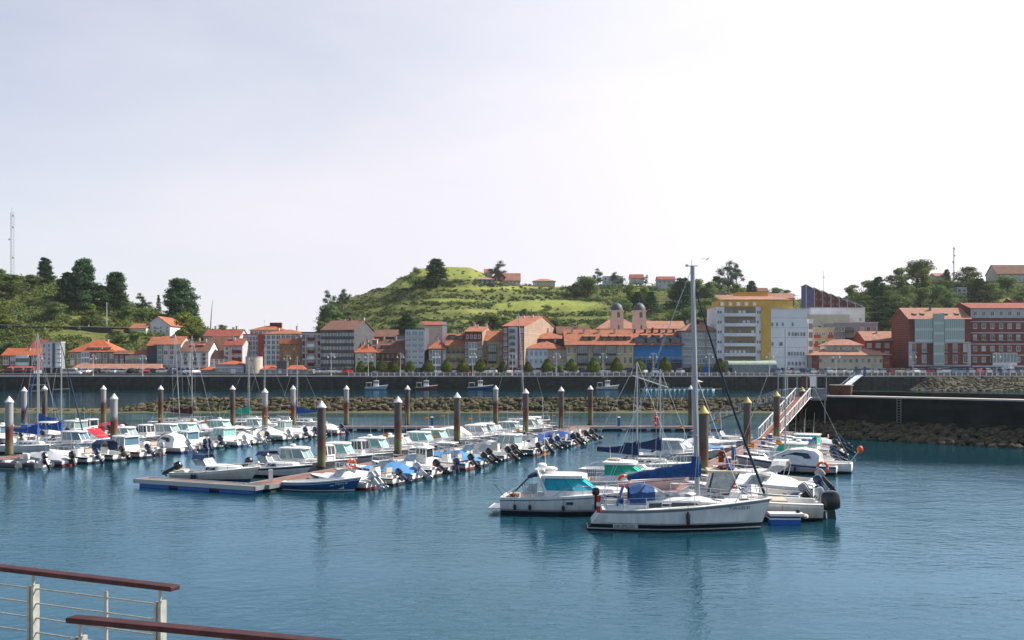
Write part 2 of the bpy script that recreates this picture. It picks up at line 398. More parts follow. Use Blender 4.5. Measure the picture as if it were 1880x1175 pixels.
def sternseat(b):
    mb = MB(); z = b.floor; x = b.xx(0, .4) + .2
    w = b.hw(.08) - .3
    mb.box(x, x + .42, -w, w, z, z + .38, white); mb.box(x + .02, x + .4, -w + .02, w - .02, z + .38, z + .46, rnd.choice([beige, navy, whitep]))
    mb.build('seat', b.root)
def clutter(b, k=4):
    ms = [orange, beige, navy, whitep, greym, royal, redp, tarpw, silver]
    for _ in range(k):
        mb = MB()
        u = rnd.uniform(.08, max(.12, b.uc - .05)); x = b.xx(u, .5); y = rnd.uniform(-.6, .6) * b.hw(u); s = rnd.uniform(.1, .25)
        if rnd.random() < .5: mb.box(x - s, x + s, y - s * .7, y + s * .7, b.floor, b.floor + rnd.uniform(.2, .6), rnd.choice(ms), .85, .85)
        else: mb.blob((x, y, b.floor + s * .7), s, s, s * .8, rnd.choice(ms), 7, 4)
        mb.build('gear', b.root)
def boat_root(X, Y, rz, label, cat='motorboat', group=None, name='motorboat'):
    return thing(name, label, cat, (X, Y, 0), rz, group)
ENG = dict(k=blackm, n=navyp, s=silver, w=whitep, g=greym)
ENGN = dict(k='black', n='navy', s='silver', w='white', g='grey')
def motorboat(X, Y, rz, kind, where, L=5.6, hullm=None, stripe=None, bottom=None, eng='k', tilt=None, twin=False, acc=None, group=None, label=None):
    """kind: P pilothouse, W small wheelhouse, C cuddy with screen, O open with console, T covered, K sleek cruiser, F fishing boat"""
    hullm = hullm or rnd.choice([white, white, white, white, cream, pinkw]); stripe = stripe or rnd.choice([hullm, hullm, hullm, navyh, blueh, redp, greym]); bottom = bottom or rnd.choice([antif, antib, antif, redb])
    hn = {white: 'white', cream: 'cream', pinkw: 'off-white', greyh: 'grey', navyh: 'navy', blueh: 'blue', lblueh: 'pale blue'}.get(hullm, 'white')
    en = (ENGN[eng] + (' outboards' if twin else ' outboard')) if eng else ''
    an = {teal: 'teal', green: 'green', palet: 'pale teal', navy: 'navy', royal: 'blue', sky_c: 'light blue', redc: 'red', tarpw: 'white', tarpg: 'grey', glassg: 'greenish', glassb: 'blue', glassd: 'dark', clear: 'clear', beige: 'beige'}
    B = L * rnd.uniform(.40, .425) if L < 6.3 else L * .365
    fs = rnd.uniform(.52, .62) * (L / 5.6) ** .6; fb = fs + rnd.uniform(.28, .42) * (L / 5.6) ** .7
    desc = {'P': f'{hn} boat with {an.get(acc, "dark")} wheelhouse windows', 'W': f'{hn} boat with small upright wheelhouse', 'C': f'{hn} cabin boat with windscreen', 'O': f'open {hn} boat with console', 'T': f'{hn} boat under {an.get(acc, "white")} cover', 'K': f'sleek {hn} cruiser with {an.get(acc, "red")} screen cover', 'H': f'{hn} boat with {an.get(acc, "blue")} spray hood'}[kind]
    lab = label or f'{desc}, {where}'
    if len(lab.split()) <= 13 and en and not label: lab = f'{desc} and {en}, {where}'
    root = boat_root(X, Y, rz, lab, 'motorboat' if kind != 'K' else 'motor cruiser', group, 'motorboat' if kind != 'K' else 'motor_cruiser')
    uc = {'P': .42, 'W': .45, 'C': .45, 'O': .66, 'T': .62, 'K': .25, 'H': .5}[kind]
    b = make_hull(root, L, B, fs, fb, hullm, stripe, bottom, uc=uc, rubm=rnd.choice([hullm, rub, greym, hullm]), floorm=rnd.choice([deckm, deckm, beige]), rake=rnd.uniform(.55, .95))
    zf = b.sh(uc)
    if kind == 'P':
        w = B / 2 - .22; xa = b.xx(.34, .5); xb = b.xx(.72, .5)
        make_cabin(b, xa, xb, w, zf - .35, zf + .42, zf + 1.18, rf=.55, rb=.02, wall=white, glass=acc or glassg, ft=.66, backopen=False)
        if rnd.random() < .5:
            mb = MB(); mb.lathe([(.16, 0), (.24, .04), (.24, .14), (.14, .18)], whitep, 9, (xa + .6, 0, zf + 1.36)); mb.box(xa + .5, xa + .7, -.08, .08, zf + 1.3, zf + 1.38, whitep); mb.build('radar', root, smooth=True)
        mb = MB(); w2 = b.hw(.8) * .55; mb.loft([ring6(xb - .1, b.xx(.9, .7), w2, b.sh(.8) - .05, .45), ring6(xb, b.xx(.87, .7), w2 * .85, b.sh(.8) + .22, .4)], white, caps=True); mb.build('foredeck_trunk', root)
        sternseat(b)
    elif kind == 'W':
        w = B * .27; xa = b.xx(.42, .5); xb = b.xx(.62, .5)
        make_cabin(b, xa, xb, w, b.floor, zf + .55, zf + 1.25, rf=.12, rb=.02, ft=.9, wall=white, glass=acc or glassd, over=.14, roundf=.02, tum=.03)
        clutter(b, 4)
    elif kind == 'C':
        w = B / 2 - .25; xa = b.xx(uc - .01, .5); xb = b.xx(.86, .6)
        mb = MB(); mb.loft([ring6(xa, xb, w, zf - .1, .5, .5), ring6(xa, xb - .25, w * .9, zf + .36, .45, .5), ring6(xa, xb - .9, w * .8, zf + .44, .5, .5)], white, caps=True); c = mb.build('cabin', root)
        for sg in (1, -1):
            g = MB(); g.quad((xa + .25, sg * w * .965, zf + .12), (xa + 1.1, sg * w * .965, zf + .12), (xa + 1.0, sg * w * .915, zf + .32), (xa + .3, sg * w * .915, zf + .32), glassd)
            g.build('cabin_window', c)
        windscreen(b, xa + .35, w * .86, zf + .43, .5, acc if acc in (glassb, glassg, glassd) else clear, wrap=.9)
        if acc in (navy, royal, tarpw, sky_c):
            mb = MB(); z = zf + 1.15; x0 = xa - .95
            mb.loft([[(x, -w * .9, z - .28 * q), (x, -w * .55, z + .05), (x, w * .55, z + .05), (x, w * .9, z - .28 * q)] for x, q in ((x0, 1), (x0 + .5, .8), (xa + .05, 1.2))], acc, closed=False)
            for sg in (1, -1): mb.tube([(x0, sg * w * .9, z - .3), (x0 + .2, sg * (w + .1), zf)], .02, steel, 4)
            mb.build('bimini', root)
        sternseat(b); clutter(b, 2)
    elif kind == 'O':
        console(b, b.xx(.42, .4), top=acc if acc else False); sternseat(b); clutter(b, 3)
    elif kind == 'H':
        w = B / 2 - .22; xa = b.xx(uc, .5); xb = b.xx(.84, .6)
        mb = MB(); mb.loft([ring6(xa, xb, w, zf - .1, .5, .5), ring6(xa + .05, xb - .4, w * .86, zf + .36, .45, .5)], white, caps=True); mb.build('cabin', root)
        mb = MB(); x0 = xa - 1.1; rr = []
        for x, hgt, ww in ((x0, 1.0, .95), (x0 + .5, 1.12, .93), (xa + .1, .98, .88), (xa + .75, .36, .8)):
            rr.append([(x, -w * ww, zf + .1), (x, -w * ww * .98, zf + hgt * .75), (x, -w * ww * .6, zf + hgt), (x, w * ww * .6, zf + hgt), (x, w * ww * .98, zf + hgt * .75), (x, w * ww, zf + .1)])
        mb.loft(rr[:3], acc or navy, closed=False); mb.loft(rr[2:], clear, closed=False); mb.build('spray_hood', root)
        clutter(b, 2)
    elif kind == 'T':
        if rnd.random() < .6:
            w = B / 2 - .3; windscreen(b, b.xx(.62, .5), w, zf + .1, .5, clear)
        tarp(b, acc or tarpw, ridge=rnd.uniform(.45, .75), peak=rnd.uniform(.4, .62), u1=rnd.uniform(.72, .93))
    elif kind == 'K':
        w = B / 2 - .2; xa = b.xx(.16, .6); xb = b.xx(.76, .7); z0 = zf - .1
        prof = [(0, 0), (.02, .95), (.1, 1.28), (.3, 1.42), (.55, 1.3), (.8, .6), (1, .1)]
        rings = []
        for t, hh in prof:
            x = xa + (xb - xa) * t; ww = w * (1 - .45 * t * t); rings.append([(x, -ww, z0), (x, -ww * .97, z0 + hh * .45), (x, -ww * .72, z0 + hh * .92), (x, 0, z0 + hh), (x, ww * .72, z0 + hh * .92), (x, ww * .97, z0 + hh * .45), (x, ww, z0)])
        mb = MB(); mb.loft(rings, white, closed=False); mb.add(rings[0], [tuple(range(7))], white); c = mb.build('cabin', root, smooth=True)
        for sg in (1, -1):
            g = MB()
            pts = [(xa + (xb - xa) * t, sg * (w * (1 - .45 * t * t) * k), z0 + hh) for t, k, hh in ((.14, .99, .62), (.2, .885, 1.0), (.42, .855, 1.06), (.66, .85, .72), (.6, .91, .5))]
            g.add([(p[0], p[1] + sg * .03, p[2]) for p in pts], [tuple(range(5)) if sg < 0 else tuple(range(5))[::-1]], glassd)
            g.build('cabin_window', c)
        mb = MB(); mb.loft([[(x, -ww, z), (x, -ww * .5, z + .09), (x, ww * .5, z + .09), (x, ww, z)] for x, ww, z in ((xa + (xb - xa) * .52, w * .7, z0 + 1.27), (xa + (xb - xa) * .8, w * .55, z0 + .62), (xa + (xb - xa) * .9, w * .42, z0 + .38))], acc or redc, closed=False); mb.build('screen_cover', c)
        clutter(b, 1)
    if kind != 'T' or rnd.random() < .4: rail(b, u0=uc + .05, h=rnd.uniform(.3, .45))
    if eng:
        tl = tilt if tilt is not None else rnd.choice([8, 30, 48, 58, 62])
        for yy in ((-.28, .28) if twin else (0,)): outboard(b, yy, tl, ENG[eng], s=rnd.uniform(.92, 1.12) if not twin else .95)
    for _ in range(rnd.randint(0, 2)): fender(b, rnd.uniform(.15, .65), -1, rnd.choice([whitep, navy, whitep, rub]))
    if rnd.random() < .3: fender(b, rnd.uniform(.2, .5), 1, rnd.choice([whitep, navy]))
    if rnd.random() < .8: antenna(b, b.xx(uc, .5), rnd.uniform(-.5, .5), zf + .4, rnd.uniform(1.6, 3.0), flag=.42 if rnd.random() < .35 else None)
    return b
def sailboat(X, Y, rz, label, L=7.5, B=2.5, top=11.5, cover=None, hullm=None, furl=None, mastlean=(0, 0), boomup=.25, mx=.08, group=None, stripe=None):
    hullm = hullm or white
    root = boat_root(X, Y, rz, label, 'sailboat', group, 'sailboat')
    b = make_hull(root, L, B, .8, 1.05, hullm, stripe or hullm, antif, uc=.32, tw=.62, rake=.9, deep=.45, full=.45, p=1.8, floor=.45, side=.28)
    xa = b.xx(.33, .8); xb = b.xx(.76, .9); w = B * .27
    mb = MB(); mb.loft([ring6(xa, xb, w, b.sh(.4) - .05, .5, .5), ring6(xa + .1, xb - .5, w * .88, b.sh(.4) + .38, .5, .5)], white, caps=True); c = mb.build('coachroof', root)
    for sg in (1, -1):
        for k in range(3): g = MB(); x = xa + .5 + k * .6; g.quad((x, sg * (w * .955 + .012), b.sh(.4) + .14), (x + .42, sg * (w * .955 + .012), b.sh(.4) + .14), (x + .42, sg * (w * .925 + .012), b.sh(.4) + .26), (x, sg * (w * .925 + .012), b.sh(.4) + .26), glassd); g.build('cabin_window', c)
    z0 = b.sh(.5) + .35; mxx = mx * L; tp = (mxx + mastlean[0], mastlean[1], top)
    mb = MB(); mb.tube([(mxx, 0, z0), tp], .075, alu, 7, .055); m_ = mb.build('mast', root, smooth=True)
    sp = MB(); hh = z0 + (top - z0) * .52; sp.bar((mxx + mastlean[0] * .5, -B * .42, hh), (mxx + mastlean[0] * .5, B * .42, hh), .04, .025, alu); sp.build('spreader', m_)
    bl = L * .42; bz = z0 + .75
    mb = MB(); mb.tube([(mxx - .08, 0, bz), (mxx - bl, 0, bz + boomup)], .05, alu, 6); bo = mb.build('boom', root)
    if cover:
        mb = MB(); rings = []
        for i in range(8):
            t = i / 7; x = mxx + .12 - (bl + .1) * t; zc = bz + boomup * t; hgt = .85 * (1 - t) ** 2.2 + .24; ww = .17 * (1 - .5 * t)
            rings.append([(x, -ww, zc - .06), (x, -ww * .8, zc + hgt * .5), (x, 0, zc + hgt), (x, ww * .8, zc + hgt * .5), (x, ww, zc - .06), (x, 0, zc - .12)])
        mb.loft(rings, cover, caps=True); mb.build('sail_cover', bo, smooth=True)
    mb = MB(); bow = (b.xx(.99, 1), 0, b.fb + .05); st = (b.xx(0, .8) + .1, 0, b.fs + .1)
    t8 = Vector(tp); mb.tube([tp, st], .012, steel, 3)
    if not furl: mb.tube([tp, bow], .012, steel, 3)
    for sg in (1, -1):
        mb.tube([tp, (mxx + mastlean[0] * .5, sg * B * .42, hh), (mxx - .1, sg * B * .46, b.sh(.5))], .010, steel, 3)
    mb.build('rigging', root)
    if furl:
        mb = MB(); mb.tube([t8 * .97 + Vector(bow) * .03, (t8 * .5 + Vector(bow) * .5), bow], .035, furl, 6, .075); mb.build('furled_jib', root, smooth=True)
    rail(b, .74, .99, .55, 3); rail(b, .02, .72, .5, 5, r=.012, name='lifeline')
    return b
# ---------------------------------------------------------------- marina layout
DX, DY = .395, .919                                 # the long pontoons run this way; boats lie across them
NA = atan2(-.395, .919)                            # heading of a boat whose bow points right
def XA(Y): return -16.8 + (Y - 71) * .43
def XB(Y): return -40.3 + (Y - 99) * .43
def XC(Y): return XB(Y) - 26.5
def XD(Y): return 11.9 + (Y - 71) * .41
wood = mat('pontoon_planks', (.36, .16, .11), .75, kind='plank', col2=(.27, .12, .085), var=.6, scale=1.2)
woodg = mat('pontoon_grey_planks', (.22, .18, .15), .8, kind='plank', col2=(.26, .22, .19), var=.6, scale=1.2)
def pontoon(label, p, q, w, name='pontoon', dm=None, floats=antif, nf=None, group=None):
    p, q = Vector((*p, 0)), Vector((*q, 0)); d = q - p; L = d.length; a = atan2(d.y, d.x)
    r = thing(name, label, 'pontoon', p, a, group); dm = dm or wood
    mb = MB(); mb.box(.12, L - .12, -w / 2 + .12, w / 2 - .12, .42, .52, dm); mb.build('deck', r)
    mb = MB(); mb.box(0, L, -w / 2, -w / 2 + .12, .26, .56, alu); mb.box(0, L, w / 2 - .12, w / 2, .26, .56, alu); mb.box(0, .12, -w / 2, w / 2, .262, .558, alu); mb.box(L - .12, L, -w / 2, w / 2, .262, .558, alu); mb.build('edge_beam', r)
    n = nf or max(2, int(L / 3.2))
    if n <= 14:
        for k in range(n):
            x = L * (k + .5) / n; mb = MB(); mb.box(x - L / n * .38, x + L / n * .38, -w / 2 + .08, w / 2 - .08, -.3, .30, floats, .98, .9); mb.build('float', r)
    else:
        mb = MB()
        for k in range(n): x = L * (k + .5) / n; mb.box(x - L / n * .38, x + L / n * .38, -w / 2 + .08, w / 2 - .08, -.3, .28, floats, .98, .9)
        mb.build('float_row', r)
    return r
pontoon('long left pontoon with reddish planks between two rows of boats', (XB(86), 86), (XB(131.4), 131.4), 2.2)
pontoon('far left pontoon with reddish planks partly outside the photo', (XC(96), 96), (XC(131.4), 131.4), 2.2)
pontoon('middle pontoon with reddish planks behind the blue rowing boat', (XA(69.2), 69.2), (XA(131.4), 131.4), 2.1)
pontoon('right pontoon with reddish planks running up to the steep gangway', (XD(57.8), 57.8), (XD(122), 122), 2.3)
pontoon('long cross pontoon in front of the rock breakwater', (-95, 133), (24.5, 133), 2.6)
pontoon('grey planked finger pontoon on blue floats at the lower left', (-26.9, 73.1), (-17.0, 68.6), 1.5, dm=woodg, floats=floatb, nf=3)
# piles -----------------------------------------------------------------
def pile_mat(name, top, mid, low):
    m = bpy.data.materials.new(name); m.use_nodes = True; nt = m.node_tree; b = nt.nodes['Principled BSDF']; L = nt.links.new
    b.inputs['Roughness'].default_value = .75
    tc = nd(nt, 'ShaderNodeTexCoord'); sx = nd(nt, 'ShaderNodeSeparateXYZ'); n1 = nd(nt, 'ShaderNodeTexNoise', Scale=1.6, Detail=7.0, Roughness=.7)
    oi = nd(nt, 'ShaderNodeObjectInfo'); L(tc.outputs['Object'], sx.inputs[0]); L(tc.outputs['Object'], n1.inputs['Vector'])
    ma = nd(nt, 'ShaderNodeMath', operation='MULTIPLY_ADD'); ma.inputs[1].default_value = 2.2; L(n1.outputs['Fac'], ma.inputs[0])
    mz = nd(nt, 'ShaderNodeMath', operation='ADD'); L(sx.outputs['Z'], mz.inputs[0]); L(oi.outputs['Random'], mz.inputs[1]); L(mz.outputs[0], ma.inputs[2])
    dv = nd(nt, 'ShaderNodeMath', operation='DIVIDE'); dv.inputs[1].default_value = 8.0; L(ma.outputs[0], dv.inputs[0])
    cr = nd(nt, 'ShaderNodeValToRGB'); e = cr.color_ramp.elements; e[0].position = .22; e[0].color = (*low, 1); e[1].position = .8; e[1].color = (*top, 1)
    for p_, c in ((.40, tuple(x * 1.5 for x in low)), (.52, mid), (.62, tuple(x * .7 for x in mid)), (.68, top)): k = e.new(p_); k.color = (*c, 1)
    L(dv.outputs[0], cr.inputs[0]); L(cr.outputs[0], b.inputs['Base Color'])
    bp = nd(nt, 'ShaderNodeBump', Strength=.5, Distance=.05); L(n1.outputs['Fac'], bp.inputs['Height']); L(bp.outputs[0], b.inputs['Normal'])
    return m
pm1 = pile_mat('pile_steel', (.30, .30, .31), (.13, .045, .03), (.11, .105, .05)); pm2 = pile_mat('pile_dark', (.075, .065, .06), (.10, .045, .03), (.10, .10, .045))
capw = mat('pile_cap_white', (.70, .70, .70), .5, var=.25, scale=3); capy = mat('pile_cap_yellow', (.50, .40, .10), .6, var=.3, scale=4)
PROTO = {}
def pile(X, Y, label, kind, top=5.9, group='mooring piles'):
    k = kind
    if k not in PROTO:
        mb = MB(); n = 20; mb.lathe([(.335, -1.5), (.335, 5.35)], pm1 if kind == 'g' else pm2, n); sh_ = mb.mesh('shaft', True)
        mb = MB(); mb.lathe([(.39, 5.33), (.39, 5.42), (.36, 5.45), (.02, 5.92)], capy if kind == 'y' else capw, n); cp = mb.mesh('cap', True)
        mb = MB(); mb.torus((0, 0, .62), .43, .05, rub, 16, 6, 'z'); mb.bar((.3, -.45, .55), (1.0, -.45, .55), .08, .08, alu); mb.bar((.3, .45, .55), (1.0, .45, .55), .08, .08, alu); gd = mb.mesh('guide_ring')
        PROTO[k] = (sh_, cp, gd)
    r = thing('mooring_pile', label, 'mooring pile', (X, Y, 0), rnd.uniform(-.3, .3), group)
    link('shaft', PROTO[k][0], r); link('cap', PROTO[k][1], r); link('guide_ring', PROTO[k][2], r)
    r.scale = (1, 1, top / 5.92)
for px, X, Y, k, lab in (
    (590, -15.2, 80.4, 'd', 'dark mooring pile with white cone cap beside the blue rowing boat'),
    (730, -10.3, 91, 'd', 'dark white-capped pile on middle pontoon, second from the near end'),
    (840, -5.6, 102.8, 'd', 'dark white-capped pile on middle pontoon, third from the near end'),
    (965, 1.6, 118, 'd', 'dark white-capped pile on middle pontoon, fourth from the near end'),
    (1030, 6.2, 127, 'd', 'dark white-capped pile on middle pontoon, fifth from the near end'),
    (1290, 13.5, 71, 'y', 'yellow-capped pile directly behind the tall sailboat mast'),
    (1373, 20.9, 89.5, 'y', 'thick dark pile with yellow cap right of the tall mast'),
    (1427, 28.1, 107, 'y', 'yellow-capped dark pile left of the steep gangway'),
    (1464, 36.3, 126, 'y', 'yellow-capped dark pile in front of the steep gangway'),
    (19, -45.4, 91, 'g', 'grey and rust pile with pointed white cap at left edge'),
    (209, -39.1, 99, 'g', 'grey and rust pile standing among the left boats, nearest of its row'),
    (487, -29.6, 120.7, 'g', 'grey and rust pile at the far end of left pontoon'),
    (46, -61.0, 126, 'g', 'grey pile behind the leftmost sailboat mast')):
    pile(X, Y, lab, k)
i = 0
for px, k in ((82, 'd'), (190, 'g'), (295, 'd'), (427, 'd'), (538, 'g'), (636, 'g'), (748, 'd'), (910, 'g'), (1084, 'd'), (1268, 'd')):
    pile(WX(px, 135), 135.0, f'pile of the far row before the breakwater, {ORD[i]} from the left', k); i += 1
# pedestals --------------------------------------------------------------
def pedestal(px, Y, m, lab, h=1.15):
    mb = MB(); x = WX(px, Y); r = thing('service_pedestal', lab, 'service pedestal', (x, Y, .52), .3, 'service pedestals on the pontoons')
    mb.box(-.15, .15, -.15, .15, 0, h, m, .9, .9); mb.build('post', r); mb = MB(); mb.box(-.19, .19, -.19, .19, h, h + .1, whitep if m is not whitep else greym, .7, .7); mb.build('cap', r)
for px, Y, lab in ((1270, 72, 'blue service pedestal just left of the tall sailboat mast'), (1235, 69.5, 'blue service pedestal half hidden behind the blue sail cover'), (1337, 76.5, 'blue service pedestal standing on the reddish planks right of the mast'),
                   (1347, 87, 'blue service pedestal beside the thick yellow-capped pile'), (1401, 96.5, 'blue service pedestal right of the thick yellow-capped pile'), (1414, 101.5, 'small dark blue pedestal near the far yellow-capped pile'),
                   (1136, 133.3, 'blue post on the cross pontoon near its right part'), (793, 133.3, 'blue post on the cross pontoon behind the middle boats')):
    pedestal(px, Y, bluep, lab)
pedestal(497, 70.6, whitep, 'white service pedestal at the near end of middle pontoon', .8)
r = thing('fire_post', 'red fire post with hoop on the far cross pontoon', 'fire post', (WX(1205, 133), 133, .52))
mb = MB(); mb.box(-.2, .2, -.2, .2, 0, 1.5, redp, .8, .8); mb.build('post', r); mb = MB(); mb.torus((0, -.28, .8), .42, .09, orange, 18, 6, 'y', whitep); mb.build('hoop', r)
r = thing('hose_reel', 'rusty brown hose reel on the right pontoon', 'hose reel', (WX(1324, 85), 85, .52))
mb = MB(); mb.box(-.2, .2, -.18, .18, 0, 1.0, mat('rust_paint', (.25, .07, .03), .7, var=.4, scale=6), .8, .8); mb.build('post', r); mb = MB(); mb.torus((0, -.25, .65), .28, .08, MATS['rust_paint'], 14, 6); mb.build('reel', r)
def lifebuoy(x, y, z, lab, ang=0, m=redp, R0=.34):
    mb = MB(); mb.torus((0, 0, 0), R0, .1, m, 24, 8, 'y', whitep); o = mb.build('lifebuoy', smooth=True); o.location = (x, y, z); o.rotation_euler = (0, .2, ang); tag(o, lab, 'lifebuoy')
# rows -------------------------------------------------------------------
def row(XF, side, Y0, step, codes, pname, L0=5.6, count0=1, lim=None):
    """moor boats one beside the other along a pontoon; side +1 = right of it (bow left)"""
    k = 0; Y = Y0
    for c in codes:
        kind, opt = c[0], (c[1] if len(c) > 1 else {})
        if kind == '-': Y += step; continue
        opt = dict(opt); L = opt.pop('L', L0 + rnd.uniform(-.5, .6)); off = 1.15 + L / 2 + rnd.uniform(-.2, .35)
        Y += (L - L0) * .1
        X, YY = XF(Y) + side * off * .919, Y - side * off * .395
        hd = NA + (pi if side > 0 else 0) + rnd.uniform(-.05, .05)
        where = f'{ORD[k]} from near end, {"right" if side > 0 else "left"} side of {pname} pontoon'
        motorboat(X, YY, hd, kind, where, L=L, group=f'boats on the {"right" if side > 0 else "left"} side of the {pname} pontoon', **opt)
        k += 1; Y += step + (L - L0) * .12
D_ = dict
row(XA, 1, 73.6, 2.62, [('T', D_(acc=tarpw, eng='s', twin=True, tilt=42, L=5.4)), ('O', D_(hullm=cream, eng='n', tilt=50, L=5.6)), ('T', D_(acc=sky_c, eng='s', tilt=50, L=5.8)), ('C', D_(eng='k', tilt=55)), ('W', D_(eng='n', tilt=8, L=5.6)), ('O', D_(eng='k', tilt=40, acc=whitep, stripe=blueh)),
    ('T', D_(acc=sky_c, eng='k', tilt=55)), ('C', D_(eng='k', tilt=50)), ('H', D_(eng='k', acc=tarpg, tilt=45)), ('O', D_(eng='k', twin=True, tilt=52)), ('P', D_(hullm=lblueh, eng='k', tilt=30, acc=glassg, L=6.4)), ('C', D_(eng='g', tilt=40)), ('O', D_(eng='k', tilt=52)), ('T', D_(acc=royal, eng='n', tilt=45)), ('O', D_(hullm=white, stripe=blueh, eng='k', tilt=52)), ('T', D_(acc=royal, eng='k', tilt=50)), ('O', D_(eng='k', tilt=58)), ('O', D_(eng='k', tilt=58, L=5.0))], 'middle')
row(XA, -1, 77.2, 2.62, [('C', D_(acc=navy, eng='k', tilt=58, L=6.2, stripe=navyh)), ('P', D_(acc=glassg, L=6.6, eng='w')), ('W', D_(L=5.6, eng='w')), ('P', D_(acc=palet, L=6.4)), ('W', D_(L=6.2, eng='w')), ('P', D_(acc=palet, L=6.8)), ('P', D_(acc=clear, L=6.2)), ('C', D_(acc=tarpw, L=6.0)), ('P', D_(acc=palet, L=6.6)), ('P', D_(acc=palet, L=6.8)), ('P', D_(acc=clear, L=6.3)), ('K', D_(acc=tarpw, L=7.2)), ('P', D_(acc=clear, L=6.4)), ('P', D_(acc=glassg, L=6.2)), ('C', D_(acc=redc)), ('P', D_(acc=glassg)), ('T', D_(acc=tarpw)), ('P', D_(acc=glassg)), ('P', D_(acc=clear))], 'middle')
row(XB, 1, 89.6, 2.55, [('T', D_(acc=tarpg, hullm=greyh, eng='k', tilt=15)), ('O', D_(hullm=white, eng='n', tilt=35)), ('H', D_(acc=navy, eng='k', tilt=45, hullm=cream)), ('P', D_(acc=glassb, eng='n', tilt=48, L=6.4)), ('O', D_(eng='s', tilt=10)), ('K', D_(acc=maroon, eng='s', tilt=40, L=6.2, hullm=pinkw)), ('P', D_(eng='n', twin=True, tilt=20, acc=glassb)), ('C', D_(eng='n', tilt=40, acc=glassg)), ('P', D_(eng='w', tilt=30, acc=palet)), ('T', D_(acc=tarpw, eng='s', tilt=45)), ('O', D_(eng='n', tilt=50)), ('T', D_(acc=tarpw, eng='s', tilt=40)), ('W', D_(eng='n', tilt=35, acc=glassg, L=6.2)), ('T', D_(acc=tarpw, eng='n', tilt=50)), ('C', D_(eng='k', tilt=40)), ('T', D_(acc=tarpw, eng='n', tilt=45))], 'left')
row(XB, -1, 92.0, 2.7, [('-',), ('-',), ('-',), ('P', D_(acc=glassb, L=6.4)), ('K', D_(acc=redc, L=8.2, eng=None)), ('P', D_(acc=glassg, L=6.6)), ('W', D_(L=6.2)), ('P', D_(acc=glassg, L=6.6)), ('P', D_(acc=palet, L=6.2)), ('C', D_(acc=tarpw)), ('P', D_(acc=palet)), ('T', D_(acc=tarpw)), ('P', D_(acc=glassg)), ('C', D_(acc=royal))], 'left')
row(XC, 1, 113, 2.8, [('P', D_(acc=glassb, L=6.4)), ('C', D_(acc=royal)), ('P', D_(acc=navy, L=6.6)), ('P', D_(acc=glassg, L=6.8)), ('W', D_(L=6.2)), ('T', D_(acc=redc))], 'far left')
row(XD, -1, 88.0, 3.0, [('P', D_(acc=clear, L=7.0, eng='k', tilt=40)), ('H', D_(acc=sky_c, L=6.0)), ('T', D_(acc=sky_c, L=5.6)), ('O', D_(L=5.6, acc=redc)), ('T', D_(acc=tarpw, L=6.4)), ('O', D_(L=5.4)), ('C', D_(acc=navy, L=5.6))], 'right')
row(XD, 1, 66.2, 3.35, [('C', D_(acc=beige, L=7.4, eng='g', tilt=35, twin=True)), ('T', D_(acc=tarpw, L=8.0, eng='n', tilt=30)), ('C', D_(acc=tarpw, L=7.8, eng='g', tilt=40)), ('-',), ('-',), ('K', D_(acc=clear, L=8.2, eng=None)), ('P', D_(acc=green, L=7.6, eng='n', tilt=50)), ('O', D_(acc=whitep, L=7, eng='n', tilt=50)), ('C', D_(acc=royal, L=7, eng='k', tilt=55)), ('P', D_(acc=green, L=7.2, eng='k', tilt=50)), ('O', D_(L=6.5, eng='k', tilt=50)), ('T', D_(acc=tarpg, L=6.5, eng='n', tilt=50)), ('O', D_(L=6, eng='k', tilt=50))], 'right')
# sailboats --------------------------------------------------------------
sailboat(WX(60, 98.5), 98.5, NA + .05, 'small white sailboat with blue sail cover, leftmost tall mast', L=7.6, top=ZA(610, 97), cover=royal, furl=None)
sailboat(WX(104, 103.5), 103.5, NA, 'white sailboat with blue sail cover beside the red-covered cruiser', L=8.0, top=ZA(631, 101), cover=royal, furl=navy)
sailboat(WX(78, 119), 119, NA + pi, 'white sailboat with short mast and blue cover behind the left boats', L=7.0, top=ZA(655, 119), cover=royal, furl=royal)
sailboat(WX(292, 131.5), 138.0, NA + .1, 'sailboat with tall grey mast leaning slightly to the left', L=8.0, top=ZA(613, 136), cover=None, mastlean=(-.75, 0))
sailboat(WX(345, 138), 138.0, -.1, 'sailboat with maroon sail cover behind the left boats', L=7.2, top=ZA(617, 137), cover=maroon)
sailboat(WX(450, 138), 138.0, .1, 'small sailboat whose short white mast carries an orange flag', L=6.5, top=ZA(655, 137.5), cover=green)
sailboat(WX(494, 138.5), 138.5, pi + .1, 'white sailboat with thick pale mast behind the grey pile', L=7.4, top=ZA(636, 137.5), cover=None)
sailboat(WX(553, 138), 138.0, pi, 'sailboat with bright blue sail cover near the breakwater', L=7.0, top=ZA(654, 137.5), cover=royal, furl=None)
sailboat(WX(955, 137.5), 138.2, .15, 'white sailboat with tall slightly bent mast behind the middle boats', L=8.4, top=ZA(575, 137.5), cover=None, mastlean=(-.9, 0))
sailboat(23.2, 83.4, NA + pi, 'white sailboat with tall slim mast among the right boats', L=9.4, B=3.0, top=ZA(604, 84), cover=None, furl=None, mx=.06)
sailboat(8.9, 76.4, NA, 'sailboat with dark navy boom cover behind the big blue cover', L=7.6, top=9.0, cover=navy, furl=None)
sailboat(11.3, 80.6, NA, 'low sailboat with navy cover and small red-yellow flags', L=7.2, top=8.4, cover=navy, furl=None)

